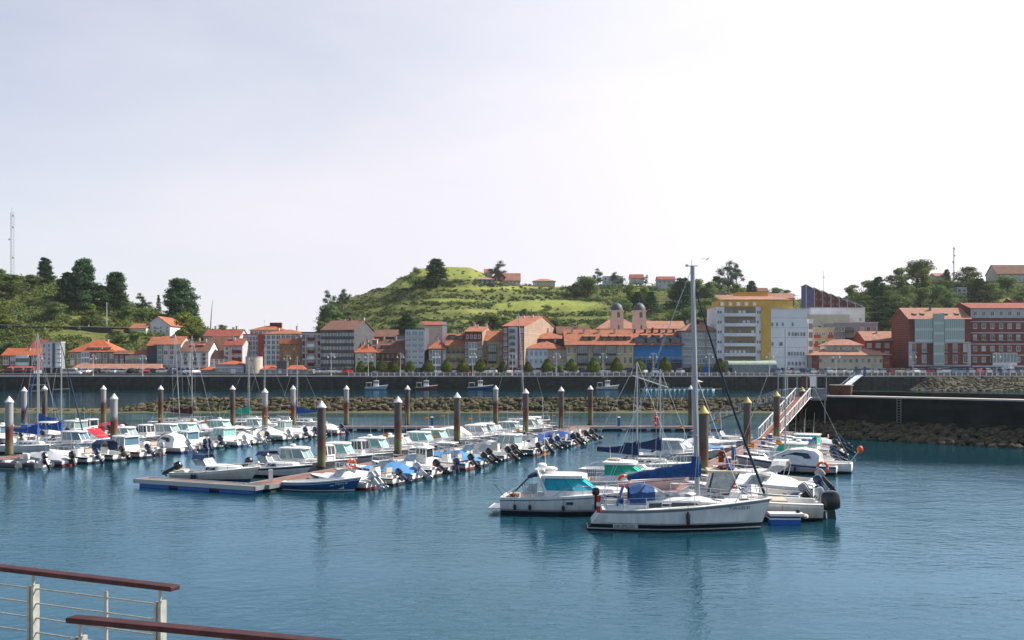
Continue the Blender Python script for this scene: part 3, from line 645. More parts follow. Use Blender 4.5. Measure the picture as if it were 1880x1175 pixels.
# hero sailboat ----------------------------------------------------------
dark_band = mat('band_black', (.012, .018, .022), .35)
def hero_sail():
    root = boat_root(8.95, 54.4, R(-2.5), 'large white sailboat with blue boom cover and tall grey mast, nearest right', 'sailboat', None, 'sailboat')
    P = [(0, -.5, 0), (.74, -.04, .35), (.82, .07, .34), (.84, .13, .33), (.86, .18, .32), (.90, .34, .28), (.97, .44, .12), (.99, .82, .05), (1.0, .93, 0), (1.015, .95, 0), (1.01, 1.0, 0)]
    S = [antif, antif, white, dark_band, dark_band, white, white, mat('line_grey', (.22, .24, .27), .4), alu, alu]
    b = make_hull(root, 9.9, 3.1, 1.08, 1.62, white, white, antif, uc=.32, tw=.66, rake=.55, deep=.5, full=.46, p=1.75, n=22, floor=.7, side=.34, ts=.85, prof=P, strips=S)
    # coachroof
    xa, xb = -1.75, 3.0; w = .95; z = 1.22
    mb = MB(); R_ = []
    for x, hh, ww in ((xa, .62, 1.0), (xa + 1.6, .60, 1.0), (xa + 2.7, .52, .96), (xa + 3.6, .30, .86), (xb, .06, .6)):
        zz = 1.08 + .12 * (x - xa) / 4.7 * 1.4
        R_.append([(x, -w * ww * 1.04, zz - .1), (x, -w * ww, zz + hh * .72), (x, -w * ww * .8, zz + hh), (x, 0, zz + hh + .05), (x, w * ww * .8, zz + hh), (x, w * ww, zz + hh * .72), (x, w * ww * 1.04, zz - .1)])
    mb.loft(R_, white, closed=False); mb.add(R_[0], [tuple(range(7))], white); c = mb.build('coachroof', root, smooth=True)
    mb = MB()
    for sg in (1, -1):
        a = [(xa + .12, 1.2), (xa + 1.5, 1.24), (xa + 2.7, 1.30), (xa + 3.55, 1.38)]; t = [(xa + .12, 1.47), (xa + 1.5, 1.47), (xa + 2.5, 1.46), (xa + 2.9, 1.44)]
        for i in range(3):
            y0, y1 = sg * (w * (1.04, 1.035, 1.0, .9)[i] + .012), sg * (w * (1.04, 1.035, 1.0, .9)[i + 1] + .012)
            mb.quad((a[i][0], y0, a[i][1]), (a[i + 1][0], y1, a[i + 1][1]), (t[i + 1][0], y1 * .985, t[i + 1][1]), (t[i][0], y0 * .985, t[i][1]), glassd)
        for k in (1.05,): # opening portlight ring
            x = xa + k; pts = [(x - .25, sg * 1.02, 1.26), (x + .25, sg * 1.02, 1.27), (x + .25, sg * 1.0, 1.44), (x - .25, sg * 1.0, 1.44), (x - .25, sg * 1.02, 1.26)]
            mb.tube(pts, .022, whitep, 4)
    mb.build('cabin_window', c)
    # hatch, vents
    mb = MB(); mb.box(1.9, 2.45, -.28, .28, 1.60, 1.68, glassd); mb.box(3.3, 3.75, -.25, .25, 1.52, 1.60, glassd); mb.build('hatch', root)
    # mast and boom
    mx, top = 1.05, ZA(489, 54.4)
    mb = MB(); mb.lathe([(.112, 1.75), (.115, 8), (.095, top)], alu, 12, (0, 0, 0)); me = mb.mesh('mast', True)
    for v in me.vertices: v.co.x = v.co.x * 1.25 + mx - .26 * (v.co.z - 1.75) / (top - 1.75)
    mast = link('mast', me, root)
    mb = MB(); mb.box(mx - .62, mx + .02, -.03, .03, top, top + .04, alu); mb.tube([(mx - .3, 0, top), (mx - .3, 0, top + .35)], .012, rub, 3); mb.box(mx - .64, mx - .5, -.06, .06, top - .02, top + .1, whitep); mb.bar((mx - .16, -1.05, 8.2), (mx - .16, 1.05, 8.2), .08, .03, alu); mb.bar((mx - .08, -.8, 5.0), (mx - .08, .8, 5.0), .08, .03, alu); mb.build('spreader', mast)
    mb = MB(); mb.tube([(mx - .1, 0, 3.02), (mx - 3.75, 0, 2.74)], .06, alu, 7); bo = mb.build('boom', root)
    mb = MB(); rings = []; n = 12
    for i in range(n + 1):
        t = i / n; x = mx + .18 - 3.95 * t; zc = 3.0 - .30 * t; hh = .46 * (1 - t) ** .9 + .16 + .03 * sin(i * 2.1); ww = .2 * (1 - .5 * t) + .02 * sin(i * 1.7)
        rings.append([(x, -ww * .6, zc - .22 * (1 - t * .4)), (x, -ww, zc), (x, -ww * .75, zc + hh * .6), (x, 0, zc + hh), (x, ww * .75, zc + hh * .6), (x, ww, zc), (x, ww * .6, zc - .22 * (1 - t * .4))])
    mb.loft(rings, navysail, caps=True); mb.loft([[(mx - .08 + .24 * cos(a), .22 * sin(a), z_) for a in [2 * pi * k / 8 for k in range(8)]] for z_ in (2.75, 3.0, 3.5, 3.85)], navysail); mb.build('sail_cover', bo, smooth=True)
    # spray hood
    mb = MB(); rr = []
    for x, hh, ww in ((-2.65, 1.0, .98), (-2.0, 1.14, .95), (-1.3, .98, .9)):
        rr.append([(x + (.0 if k else 0), y * ww, zz) for k, (y, zz) in enumerate(((-1.02, 1.2), (-.98, 1.2 + hh * .72), (-.6, 1.2 + hh), (.6, 1.2 + hh), (.98, 1.2 + hh * .72), (1.02, 1.2)))])
    mb.loft(rr, navysail, closed=False)
    fr = [[(-.35, y * .82, zz) for y, zz in ((-1.0, 1.62), (-.95, 1.66), (-.55, 1.7), (.55, 1.7), (.95, 1.66), (1.0, 1.62))]]
    mb.loft([rr[2]] + fr, clear, closed=False); mb.build('spray_hood', root)
    # forestay with furled jib, rigging
    bow = b.xx(.985, 1.5)
    mb = MB(); p0, p1 = Vector((mx - .25, 0, top - .75)), Vector((bow - .1, 0, 1.85)); pts = [p0.lerp(p1, t) - Vector((0, 0, .45 * sin(pi * t))) for t in (0, .2, .4, .6, .8, 1)]
    jib = mat('jib_navy', (.006, .016, .045), .8, var=.4, scale=5); mb.tube(pts[:2], .03, jib, 6, .05); mb.tube(pts[1:], .055, jib, 7, .075); mb.tube([pts[-1], (bow, 0, 1.66)], .03, steel, 5); mb.lathe([(.12, 0), (.12, .14), (.05, .18)], alu, 8, (bow - .09, 0, 1.72)); mb.build('furled_jib', root, smooth=True)
    mb = MB(); tp = (mx - .26, 0, top)
    for sg in (1, -1):
        mb.tube([tp, (mx - .16, sg * 1.05, 8.2), (mx - .08, sg * 1.25, 1.45)], .010, steel, 3); mb.tube([(mx - .12, 0, 8.1), (mx - .08, sg * .8, 5.0), (mx - .35, sg * 1.2, 1.45)], .008, steel, 3)
        mb.tube([tp, (-4.1, sg * .9, 1.4)], .010, steel, 3)
    mb.tube([(mx - .1, 0, 5.0), (-3.6, 0, 2.65)], .008, steel, 3); mb.tube([(mx, 0, 8), (3.4, .05, 1.75)], .012, whitep, 3); mb.build('rigging', root)
    # pulpit, stanchions, pushpit
    rail(b, .82, .985, .6, 2, r=.02, name='pulpit')
    for u in (.18, .32, .46, .6, .72):
        for sg in (1, -1):
            mb = MB(); s = b.sh(u); mb.tube([(b.xx(u, s), sg * (b.hw(u) - .06), s), (b.xx(u, s), sg * (b.hw(u) - .06), s + .62)], .014, steel, 4); mb.build('stanchion', root)
    mb = MB()
    for sg in (1, -1):
        for dz in (.6, .34): mb.tube([(b.xx(u, 1), sg * (b.hw(u) - .06), b.sh(u) + dz) for u in (.05, .18, .32, .46, .6, .72, .84)], .008, steel, 3)
    mb.build('lifeline', root)
    mb = MB(); x0 = -4.0; t = [(x0 + 1.0, -1.02, 1.85), (x0 + .1, -.95, 1.85), (x0, -.6, 1.85), (x0, .6, 1.85), (x0 + .1, .95, 1.85), (x0 + 1.0, 1.02, 1.85)]
    mb.tube(t, .02, steel, 5)
    for q in t: mb.tube([(q[0], q[1], 1.1), q], .016, steel, 4)
    mb.build('pushpit', root)
    # cockpit coamings, wheel, lines, dodger fabric
    for sg in (1, -1): mb = MB(); mb.box(-3.9, -1.75, sg * .95 - .09, sg * .95 + .09, 1.05, 1.36, white, .98, .7); mb.build('coaming', root)
    mb = MB(); mb.tube([(-4.0, -.3, 1.75), (-3.0, -.35, 1.62), (-2.5, -.4, 1.6)], .035, navy, 6); mb.build('dock_line', root); mb = MB(); mb.blob((-3.1, -.6, 1.5), .18, .14, .15, royal, 8, 5, 3, .2); mb.build('gear', root); mb = MB(); mb.blob((-.2, -.3, 1.9), .7, .35, .09, tarpw, 10, 5, 4, .25); mb.build('folded_cloth', root); mb = MB(); mb.blob((.6, -.2, 1.86), .35, .4, .1, tarpw, 10, 5, 8, .3); mb.build('folded_cloth', root)
    mb = MB(); mb.lathe([(.05, .35), (.1, .5), (.11, .95), (.04, 1.1)], rub, 8, (.35, -1.62, 0)); mb.tube([(.35, -1.62, 1.1), (.35, -1.5, 1.5)], .012, rub, 3); mb.build('fender', root, smooth=True)
    # auxiliary outboard clamped to the pushpit, red danbuoy
    outboard(b, -.75, 0, blackm, s=.72, name='outboard_motor', x=-4.15, z=1.75, yaw=0)
    mb = MB(); mb.box(-4.42, -4.22, -1.2, -1.05, .95, 1.85, redp, .8, .8); mb.box(-4.425, -4.215, -1.21, -1.04, 1.3, 1.5, whitep, .95, .95); mb.build('rescue_case', root)
    mb = MB(); mb.bar((-3.35, -1.0, 1.3), (-3.0, -.9, 2.35), .3, .05, bluep); mb.build('rudder_blade', root)
    # lettering
    def put(s, size, x, z, m, name):
        t = (x + 4.95) / 9.9; y = -(b.hw(max(0, t)) + .02) 
        yy2 = -(b.hw(min(1, (x + size * len(s) * .6 + 4.95) / 9.9)) + .02); ang = atan2(yy2 - y, size * len(s) * .6)
        text(s, size, m, b.hull, Matrix.Translation((x, y, z)) @ Matrix.Rotation(ang, 4, 'Z') @ Matrix.Rotation(R(90 if z > .6 else 84), 4, 'X'), name)
    lp = MB(); u = .15; lp.quad((-3.55, -b.hw(.142) * .885 - .012, .155), (-2.25, -b.hw(.272) * .885 - .012, .155), (-2.25, -b.hw(.272) * .91 - .02, .39), (-3.55, -b.hw(.142) * .91 - .02, .39), white); lp.build('nameplate', b.hull)
    put('586 SPECIAL', .21, -3.5, .20, dark_band, 'lettering'); put('7\u00aa-VI-5-42-97', .24, 2.55, 1.12, dark_band, 'lettering')
    return b
navysail = mat('sail_cover_blue', (.012, .075, .24), .75, var=.5, scale=3, bump=.5)
hero_sail()

def hero_cruiser(X, Y, rz, L, fab, label, arch=True):
    root = boat_root(X, Y, rz, label, 'cabin cruiser', None, 'cabin_cruiser')
    P = [(0, -.35, 0), (.84, -.03, .4), (.9, .12, .36), (.92, .2, .32), (.94, .30, .28), (.97, .44, .15), (.995, .80, .04), (1.0, .84, .02), (1.02, .86, 0), (1.02, 1.0, 0)]
    b = make_hull(root, L, 2.85, .98, 1.42, white, white, antif, uc=.36, tw=.9, rake=1.1, n=18, floor=.5, side=.2, prof=P, strips=[antif, antif, antif, mat('rub_grey', (.3, .3, .3), .5), white, white, navyp, white, white], p=2.4)
    z = b.sh(.4)
    cb, ro = make_cabin(b, b.xx(.35, .8), b.xx(.735, .8), 1.12, z - .1, z + .34, z + 1.05, rf=1.15, rb=.02, glass=fab, frames=fab, ft=.62, over=.2, rt=.16, tum=.14, roundf=.28)
    mb = MB(); mb.loft([ring6(b.xx(.70, .9), b.xx(.93, 1), .8, b.sh(.8) - .08, .4), ring6(b.xx(.71, .9), b.xx(.9, 1), .68, b.sh(.8) + .22, .35)], white, caps=True); mb.build('foredeck_trunk', root)
    if arch:
        x = b.xx(.33, .8); mb = MB()
        for sg in (1, -1): mb.bar((x + .3, sg * 1.15, z), (x - .25, sg * .95, z + 1.5), .35, .1, white)
        mb.box(x - .5, x + .1, -.98, .98, z + 1.42, z + 1.55, white, .9, .98); mb.blob((x - .15, 0, z + 1.72), .3, .3, .14, whitep, 12, 5); mb.blob((x + .35, 0, z + 1.5), .45, .35, .16, whitep, 10, 5); mb.build('radar_arch', root)
        mb = MB(); mb.loft([[(x - .9, y, z + zz) for y, zz in ((-1.0, .98), (-.7, 1.16), (.7, 1.16), (1.0, .98))], [(x - .1, y, z + zz) for y, zz in ((-1.0, 1.2), (-.7, 1.36), (.7, 1.36), (1.0, 1.2))]], navy, closed=False); mb.tube([(x - .9, -1, z + 1.0), (x - 1.9, -1.1, z)], .025, navy, 5); mb.tube([(x - .9, 1, z + 1.0), (x - 1.9, 1.1, z)], .025, navy, 5); mb.build('bimini', root)
        mb = MB(); mb.quad((x - 1.25, -.9, z + .1), (x - .35, -.95, z + .1), (x - .3, -.9, z + .75), (x - .75, -.88, z + .6), clear); mb.build('side_curtain', root)
        antenna(b, x, .6, z + 1.5, 4.2); flagon(b, x + .1, .9, z + 2.2, .35)
    else:
        mb = MB(); mb.blob((b.xx(.42, 1), 0, z + 1.34), .5, .4, .1, beige, 10, 5, 2, .1); mb.build('roof_rack', root); antenna(b, b.xx(.37, 1), .4, z + 1.2, 1.0)
    for u in (.12, .24, .50): fender(b, u, -1, rub, .35, .35)
    mb = MB(); x0 = b.xx(0, .5); mb.box(x0 - .75, x0 + .02, -1.05, 1.05, .22, .32, white, .98, .96); mb.build('swim_platform', root)
    mb = MB(); mb.box(b.xx(.02, .8) + .15, b.xx(.02, .8) + .75, -.95, .95, .5, 1.02, beige); mb.build('seat', root)
    mb = MB()
    for k in range(5): q = -.6 + k * .16; mb.tube([(b.xx(.22, 1) + q * .5, -.4 + q * .2, .9), (b.xx(.22, 1) + q * .9 + .1, -.5, 1.75)], .014, rub, 3)
    mb.tube([(b.xx(.03, 1), -1.1, 1.0), (b.xx(0, 1) - .35, -1.15, 1.75)], .016, rub, 4); mb.tube([(b.xx(.1, 1), -1.1, 1.0), (b.xx(.06, 1) - .35, -1.15, 1.55)], .016, rub, 4); mb.blob((b.xx(.1, 1), -.9, 1.08), .22, .2, .1, orange, 8, 4); mb.build('fishing_rods', root)
    g = MB(); zz = .72; y = -b.hw(.55) - .012; g.box(b.xx(.52, .7), b.xx(.57, .7), y - .02, y + .05, zz - .07, zz + .07, glassd); g.build('porthole', b.hull)
    rail(b, .42, .985, .5, 5); rail(b, .02, .3, .3, 3, r=.016, name='pushpit')
    return b
hero_cruiser(WX(1056, 59.6), 59.9, R(-9), 8.6, teal, 'white cabin cruiser with teal canvas windows behind the large sailboat')
hero_cruiser(WX(1160, 66.5), 67.6, R(-16), 7.6, green, 'white cabin boat with green canvas windows behind the teal one', arch=False)

def hero_right():
    root = boat_root(13.35, 58.3, R(-7) + pi, 'large cream open boat with huge black outboard at the right', 'motorboat', None, 'motorboat')
    b = make_hull(root, 8.6, 2.9, .95, 1.35, cream, white, antif, uc=.55, tw=.92, rake=1.1, n=18, floor=.45, side=.25)
    # cabin console with clear curtain framed in navy, beige hard top
    mb = MB(); mb.box(.1, 1.9, -.85, .85, .45, 1.5, white, .92, .92); mb.box(1.9, 3.2, -.7, .7, .9, 1.45, white, .8, .8); c = mb.build('cabin', root)
    mb = MB(); mb.box(.2, 2.1, -1.0, 1.0, 2.62, 2.72, beige, .95, .95); mb.build('cabin_roof', c)
    mb = MB()
    for sg in (1, -1):
        A, B_, C_, D2 = (.3, sg * .95, 2.6), (1.75, sg * .95, 2.6), (2.0, sg * .85, 1.5), (.9, sg * .85, 1.35)
        mb.quad(A, B_, C_, D2, clear)
        for p, q in ((A, D2), (D2, C_)): mb.bar(p, q, .16, .05, navy)
        mb.bar(B_, C_, .07, .05, navy)
    mb.quad((1.8, -.92, 2.6), (1.8, .92, 2.6), (2.1, .8, 1.5), (2.1, -.8, 1.5), clear); mb.build('curtain', c)
    mb = MB(); mb.box(-2.4, -1.6, -.9, .9, .45, 1.0, cream); mb.box(-2.4, -1.6, -.88, .88, 1.0, 1.08, beige); mb.box(-.9, -.3, -.6, .6, .45, 1.25, cream, .9, .9); mb.build('seat', root)
    mb = MB(); mb.blob((1.1, .1, 2.85), .35, .3, .14, maroon, 9, 4, 1, .3); mb.blob((.7, .4, 2.82), .2, .2, .12, royal, 8, 4, 2, .3); mb.box(1.4, 1.7, -.3, .1, 2.72, 2.9, whitep); mb.build('gear', root)
    outboard(b, .1, 6, blackm, s=1.95, z=.22)
    outboard(b, -.9, 25, silver, s=1.0, z=.9)
    rail(b, .45, .985, .5, 4); fender(b, .3, 1, whitep); antenna(b, .5, 0, 2.7, 2.4)
hero_right()
# small float beside it
r = thing('floating_step', 'small floating step with blue float and orange end', 'pontoon', (WX(1412, 55.6), 55.7, 0), R(-3))
mb = MB(); mb.box(0, 1.85, -.45, .45, .48, .62, whitep); mb.box(-.01, 1.6, -.46, .46, .38, .478, navy); mb.box(-.02, 1.65, -.47, .47, .30, .378, whitep); mb.build('deck', r)
mb = MB(); mb.box(.05, 1.65, -.42, .42, -.25, .298, floatb); mb.build('float', r); mb = MB(); mb.blob((1.95, -.1, .45), .2, .4, .14, beige, 9, 5); mb.blob((1.62, 0, .72), .18, .15, .1, blackm, 8, 4); mb.build('fender', r)
# blue rowing boat
def rowboat():
    root = boat_root(WX(592, 70.3), 70.2, R(-7), 'blue wooden rowing boat with white gunwale at the pontoon end', 'rowing boat', None, 'rowing_boat')
    P = [(0, -.25, 0), (.7, -.03, .3), (.78, .05, .3), (.80, .11, .3), (.88, .24, .25), (.97, .5, .1), (.99, .80, .05), (1.0, .84, .03), (1.01, .90, 0), (1.05, .93, 0), (1.04, 1.0, 0)]
    b = make_hull(root, 5.6, 1.9, .62, .98, blueh, blueh, antif, uc=.84, tw=.45, rake=.5, n=18, floor=.2, side=.1, inb=.78, full=.5, p=1.7, prof=P, strips=[antif, antif, whitep, blueh, blueh, blueh, whitep, blueh, whitep, whitep], floorm=mat('rowboat_inside', (.42, .52, .56), .6, var=.2, scale=4))
    for x in (-1.6, -.4, .9):
        mb = MB(); w = b.hw((x + 2.8) / 5.6) - .08; mb.box(x - .12, x + .12, -w, w, .42, .46, whitep); mb.build('seat', root)
    mb = MB(); mb.blob((.3, -.1, .5), .6, .3, .14, sky_c, 9, 4, 5, .3); mb.blob((1.6, 0, .62), .4, .3, .1, tarpg, 9, 4, 6, .3); mb.build('gear', root)
    y = -b.hw(.74) - .03; ang = atan2(b.hw(.74) - b.hw(.9), .9)
    text('7\u00aa-GI-4-1-34', .17, whitep, b.hull, Matrix.Translation((1.15, y * .99, .47)) @ Matrix.Rotation(ang, 4, 'Z') @ Matrix.Rotation(R(-6), 4, 'Y') @ Matrix.Rotation(R(82), 4, 'X'))
rowboat()
# boat lying behind the finger pontoon
b = motorboat(WX(398, 76.0), 76.3, R(-12), 'C', 'x', L=6.9, eng='k', tilt=62, acc=navy, stripe=white, label='white cabin boat with navy-framed hood moored at the grey finger pontoon')
# inflatables at the lower left
def inflatable(px, Y, rz, lab, L=4.2, em='k', eng_t=10):
    root = boat_root(WX(px, Y), Y, rz, lab, 'inflatable boat', None, 'inflatable_boat')
    mb = MB(); r_ = .24; w = .75
    for sg in (1, -1): mb.tube([(-L / 2, sg * w, .3), (L * .2, sg * w, .3), (L * .38, sg * w * .7, .36), (L / 2, 0, .46)], r_, greyp, 9)
    mb.build('tube', root, smooth=True)
    mb = MB(); mb.box(-L / 2 + .15, L * .3, -w, w, .0, .2, greym); mb.box(-L / 2 + .1, -L / 2 + .2, -w + .1, w - .1, .1, .65, whitep); mb.build('hull', root)
    b = Boat(); b.root = root; b.xx = lambda u, z: -L / 2 + .1; b.fs = .65; b.floor = .2
    mb = MB(); mb.box(-.3, .1, -.4, .4, .2, .6, tarpw); mb.build('seat', root)
    outboard(b, 0, eng_t, ENG[em], s=1.0)
greyp = mat('inflatable_grey', (.06, .065, .075), .6, var=.2, scale=3)
inflatable(12, 85.6, pi + NA, 'dark grey inflatable with white outboard at the left edge', em='w', eng_t=5)
inflatable(52, 85.8, pi + NA - .1, 'dark grey inflatable with black outboard in the lower left', em='k', eng_t=30)
# buoys, lifebuoys
lifebuoy(WX(645, 76), 76.0, 1.25, 'orange lifebuoy on the open cream boat by the pile', .6, orange)
lifebuoy(WX(1145, 63.5), 63.2, ZA(884, 63.2), 'red and white lifebuoy left of the large sail cover', .1, orange, .36)
lifebuoy(WX(1336, 60.5), 60.3, ZA(891, 60.3), 'bright red lifebuoy right of the tall mast', 0, redp, .37)
lifebuoy(WX(1510, 76), 76.0, ZA(859, 76), 'orange lifebuoy on the white covered boat at right', .2, orange, .42)
mb = MB(); mb.blob((0, 0, 0), .25, .22, .3, orange, 12, 7); mb.tube([(0, 0, 0), (-1.0, 0, -1.3)], .03, whitep, 4); o = mb.build('marker_buoy', smooth=True); o.location = (WX(1579, 81), 81.0, ZA(825, 81)); tag(o, 'round orange buoy on a stick at the stern of right sailboat', 'buoy')
# ---------------------------------------------------------------- water, ground, quay
def water_mat():
    m = bpy.data.materials.new('water'); m.use_nodes = True; nt = m.node_tree; L = nt.links.new
    for n in list(nt.nodes): nt.nodes.remove(n)
    out = nd(nt, 'ShaderNodeOutputMaterial'); tc = nd(nt, 'ShaderNodeTexCoord')
    def nz(sc, sx, sy, det, rot=0):
        mp = nd(nt, 'ShaderNodeMapping'); mp.inputs['Scale'].default_value = (sx, sy, 1); mp.inputs['Rotation'].default_value = (0, 0, R(rot))
        n = nd(nt, 'ShaderNodeTexNoise', Scale=sc, Detail=det, Roughness=.6, Distortion=.4); L(tc.outputs['Object'], mp.inputs[0]); L(mp.outputs[0], n.inputs['Vector']); return n
    a = nz(1.5, 1.0, 1.35, 4, 12); b = nz(.35, .9, 1.3, 3, -8); c = nz(4.5, 1.0, 1.2, 2, 20)
    m1 = nd(nt, 'ShaderNodeMath', operation='MULTIPLY_ADD'); m1.inputs[1].default_value = 1.6; L(b.outputs['Fac'], m1.inputs[0]); L(a.outputs['Fac'], m1.inputs[2])
    m2 = nd(nt, 'ShaderNodeMath', operation='MULTIPLY_ADD'); m2.inputs[1].default_value = .22; L(c.outputs['Fac'], m2.inputs[0]); L(m1.outputs[0], m2.inputs[2])
    bp = nd(nt, 'ShaderNodeBump', Strength=WATER_BUMP, Distance=.25); L(m2.outputs[0], bp.inputs['Height'])
    # calm and ruffled patches
    pz = nz(.035, .5, 1.6, 3, 10); cr = nd(nt, 'ShaderNodeMapRange'); cr.inputs['From Min'].default_value = .35; cr.inputs['From Max'].default_value = .65; cr.inputs['To Min'].default_value = WATER_BUMP * .55; cr.inputs['To Max'].default_value = WATER_BUMP * 1.35
    L(pz.outputs['Fac'], cr.inputs[0]); L(cr.outputs[0], bp.inputs['Strength'])
    gl = nd(nt, 'ShaderNodeBsdfGlossy', Roughness=.07); gl.inputs['Color'].default_value = WATER_TINT; L(bp.outputs[0], gl.inputs['Normal'])
    df = nd(nt, 'ShaderNodeBsdfDiffuse'); df.inputs['Color'].default_value = WATER_BODY
    fr = nd(nt, 'ShaderNodeFresnel', IOR=1.6); L(bp.outputs[0], fr.inputs['Normal'])
    mx = nd(nt, 'ShaderNodeMixShader'); L(fr.outputs[0], mx.inputs[0]); L(df.outputs[0], mx.inputs[1]); L(gl.outputs[0], mx.inputs[2]); L(mx.outputs[0], out.inputs['Surface'])
    return m
WATER_BUMP = .13; WATER_TINT = (.54, .80, 1.0, 1); WATER_BODY = (.006, .044, .062, 1)
mb = MB(); mb.quad((-2500, -200, 0), (2500, -200, 0), (2500, 2500, 0), (-2500, 2500, 0), water_mat()); struct('water', mb)
asph = mat('asphalt', (.11, .11, .11), .9, var=.25, scale=.3); pave = mat('paving', (.34, .32, .29), .85, var=.2, scale=.5)
earth = mat('ground_far', (.10, .12, .05), .95, var=.4, scale=.02)
QY = 336.0
mb = MB(); mb.quad((-2400, QY + .5, QZ - .02), (2400, QY + .5, QZ - .02), (2400, 2400, QZ - .02), (-2400, 2400, QZ - .02), earth); struct('ground', mb)
mb = MB(); mb.box(-400, 400, QY + 5.002, QY + 13.998, QZ - .2, QZ + .8, asph); struct('road', mb)
mb = MB(); mb.box(-400, 400, QY + .6, QY + 5, QZ - .05, QZ + .1, pave); mb.box(-400, 400, QY + 14, QY + 40, QZ - .05, QZ + .12, pave); struct('promenade', mb)
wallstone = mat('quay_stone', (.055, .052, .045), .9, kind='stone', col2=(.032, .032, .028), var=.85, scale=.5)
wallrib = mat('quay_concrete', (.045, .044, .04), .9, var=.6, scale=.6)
coping = mat('coping', (.52, .49, .44), .8, var=.25, scale=.5)
weed = mat('weed_band', (.028, .034, .016), .9, var=.5, scale=.8)
def qwall(label, x0, x1, rib):
    r = thing('quay_wall', label, 'quay wall', (0, 0, 0), 0)
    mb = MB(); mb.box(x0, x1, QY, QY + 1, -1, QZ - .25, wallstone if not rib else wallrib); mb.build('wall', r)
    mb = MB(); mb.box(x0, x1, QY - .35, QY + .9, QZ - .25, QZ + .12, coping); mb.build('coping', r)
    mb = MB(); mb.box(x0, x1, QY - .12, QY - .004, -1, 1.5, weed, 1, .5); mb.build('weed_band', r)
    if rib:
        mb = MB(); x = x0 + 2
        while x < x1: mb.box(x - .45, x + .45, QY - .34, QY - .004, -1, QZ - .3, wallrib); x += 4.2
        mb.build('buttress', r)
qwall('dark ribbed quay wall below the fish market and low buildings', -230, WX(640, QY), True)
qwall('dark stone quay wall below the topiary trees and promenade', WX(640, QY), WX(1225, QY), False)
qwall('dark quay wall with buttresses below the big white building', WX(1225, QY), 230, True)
# stone bank at the far right
rockm = mat('rock', (.12, .09, .055), .95, var=.75, scale=1.3, col2=(.02, .017, .012), bump=.6)
rockw = mat('rock_weedy', (.075, .07, .028), .95, var=.8, scale=1.1, col2=(.012, .013, .007), bump=.6)
rocks_b = mat('rock_bank', (.062, .052, .028), .95, var=.6, scale=.6, col2=(.025, .022, .013), bump=.6)
def rock(mb, x, y, z, s, m, r_):
    n = 6; rings = []; a0 = r_.uniform(0, 6)
    sx, sy, sz = s * r_.uniform(.7, 1.3), s * r_.uniform(.7, 1.2), s * r_.uniform(.45, .8)
    for t, q in ((-.9, .55), (-.35, 1), (.35, .92), (.85, .5)):
        rings.append([(x + cos(a0 + 2 * pi * k / n) * sx * q * r_.uniform(.78, 1.12) + t * .15 * s, y + sin(a0 + 2 * pi * k / n) * sy * q * r_.uniform(.78, 1.12), z + t * sz * r_.uniform(.85, 1.1)) for k in range(n)])
    mb.loft(rings, m, caps=True)
def sheet(name, f, us, vs, m, smooth=True, kind='structure'):
    mb = MB(); n = len(us)
    pts = [f(u, v) for v in vs for u in us]
    mb.add(pts, [(j * n + i, j * n + i + 1, (j + 1) * n + i + 1, (j + 1) * n + i) for j in range(len(vs) - 1) for i in range(n - 1)], m)
    o = mb.build(name, smooth=smooth); o['kind'] = kind; return o
fr = lambda a, b, n: [a + (b - a) * i / n for i in range(n + 1)]
def bankf(u, v): # v 0 foot .. 1 top
    return (u, QY - 16 + 15.5 * v + 1.5 * noise.noise(Vector((u * .2, v * 4, 0))), max(-.5, -.3 + v * (QZ - .1) * min(1, max(0, (u - WX(1700, 320)) / 7)) ))
sheet('stone_bank', bankf, fr(WX(1690, 320), 260, 60), fr(0, 1, 10), rocks_b)
r_ = random.Random(5); mb = MB()
for i in range(900):
    v = r_.random(); u = r_.uniform(WX(1708, 320), 200); p = bankf(u, v); rock(mb, p[0], p[1], p[2] + .05, r_.uniform(.3, .75), rocks_b, r_)
o = mb.build('bank_stones'); o['kind'] = 'stuff'
# low breakwater of dumped rock in the river
def bw(x):  # rock height fades to a mud flat at the left
    t = min(1, max(0, (x - WX(215, 182)) / 10)); return .45 + 1.65 * t
def bwf(x, v):
    prof = [(-.4, 176.5), (.12, 179), (.35, 180.6), (bw(x) * .5 + .1, 182.0), (bw(x) * .95, 184.0), (bw(x), 186), (.3, 189), (-.5, 191)]
    z, y = prof[v]; n_ = noise.noise(Vector((x * .35, y * .7, 1))); return (x, y + n_ * .6 + .7 * noise.noise(Vector((x * .05, 0, 3))), z + n_ * .28 * (0 if v in (0, 7) else 1))
mud = mat('mudflat', (.085, .068, .034), .95, var=.65, scale=.35, col2=(.06, .07, .022), bump=.5)
sheet('breakwater_bed', bwf, fr(-175, WX(1500, 180), 260), list(range(8)), mud)
mb = MB(); r_ = random.Random(9)
x = WX(225, 182)
while x < WX(1500, 180):
    for k in range(7):
        v = r_.random(); y = 180.6 + v * 4.4; z = .35 + min(1, v * 1.5) * (bw(x) - .35)
        rock(mb, x + r_.uniform(-.5, .5), y, z + r_.uniform(-.1, .15), r_.uniform(.35, .85), rockw if r_.random() < .5 + v * .4 else rockm, r_)
    if r_.random() < .8: rock(mb, x, 179.6 + r_.random() * 1.5, .3, r_.uniform(.12, .3), mud, r_)
    x += .42
for i in range(160): rock(mb, r_.uniform(-150, WX(225, 182)), r_.uniform(179, 186), .45, r_.uniform(.1, .4), mud, r_)
o = mb.build('breakwater_rocks'); o['kind'] = 'stuff'
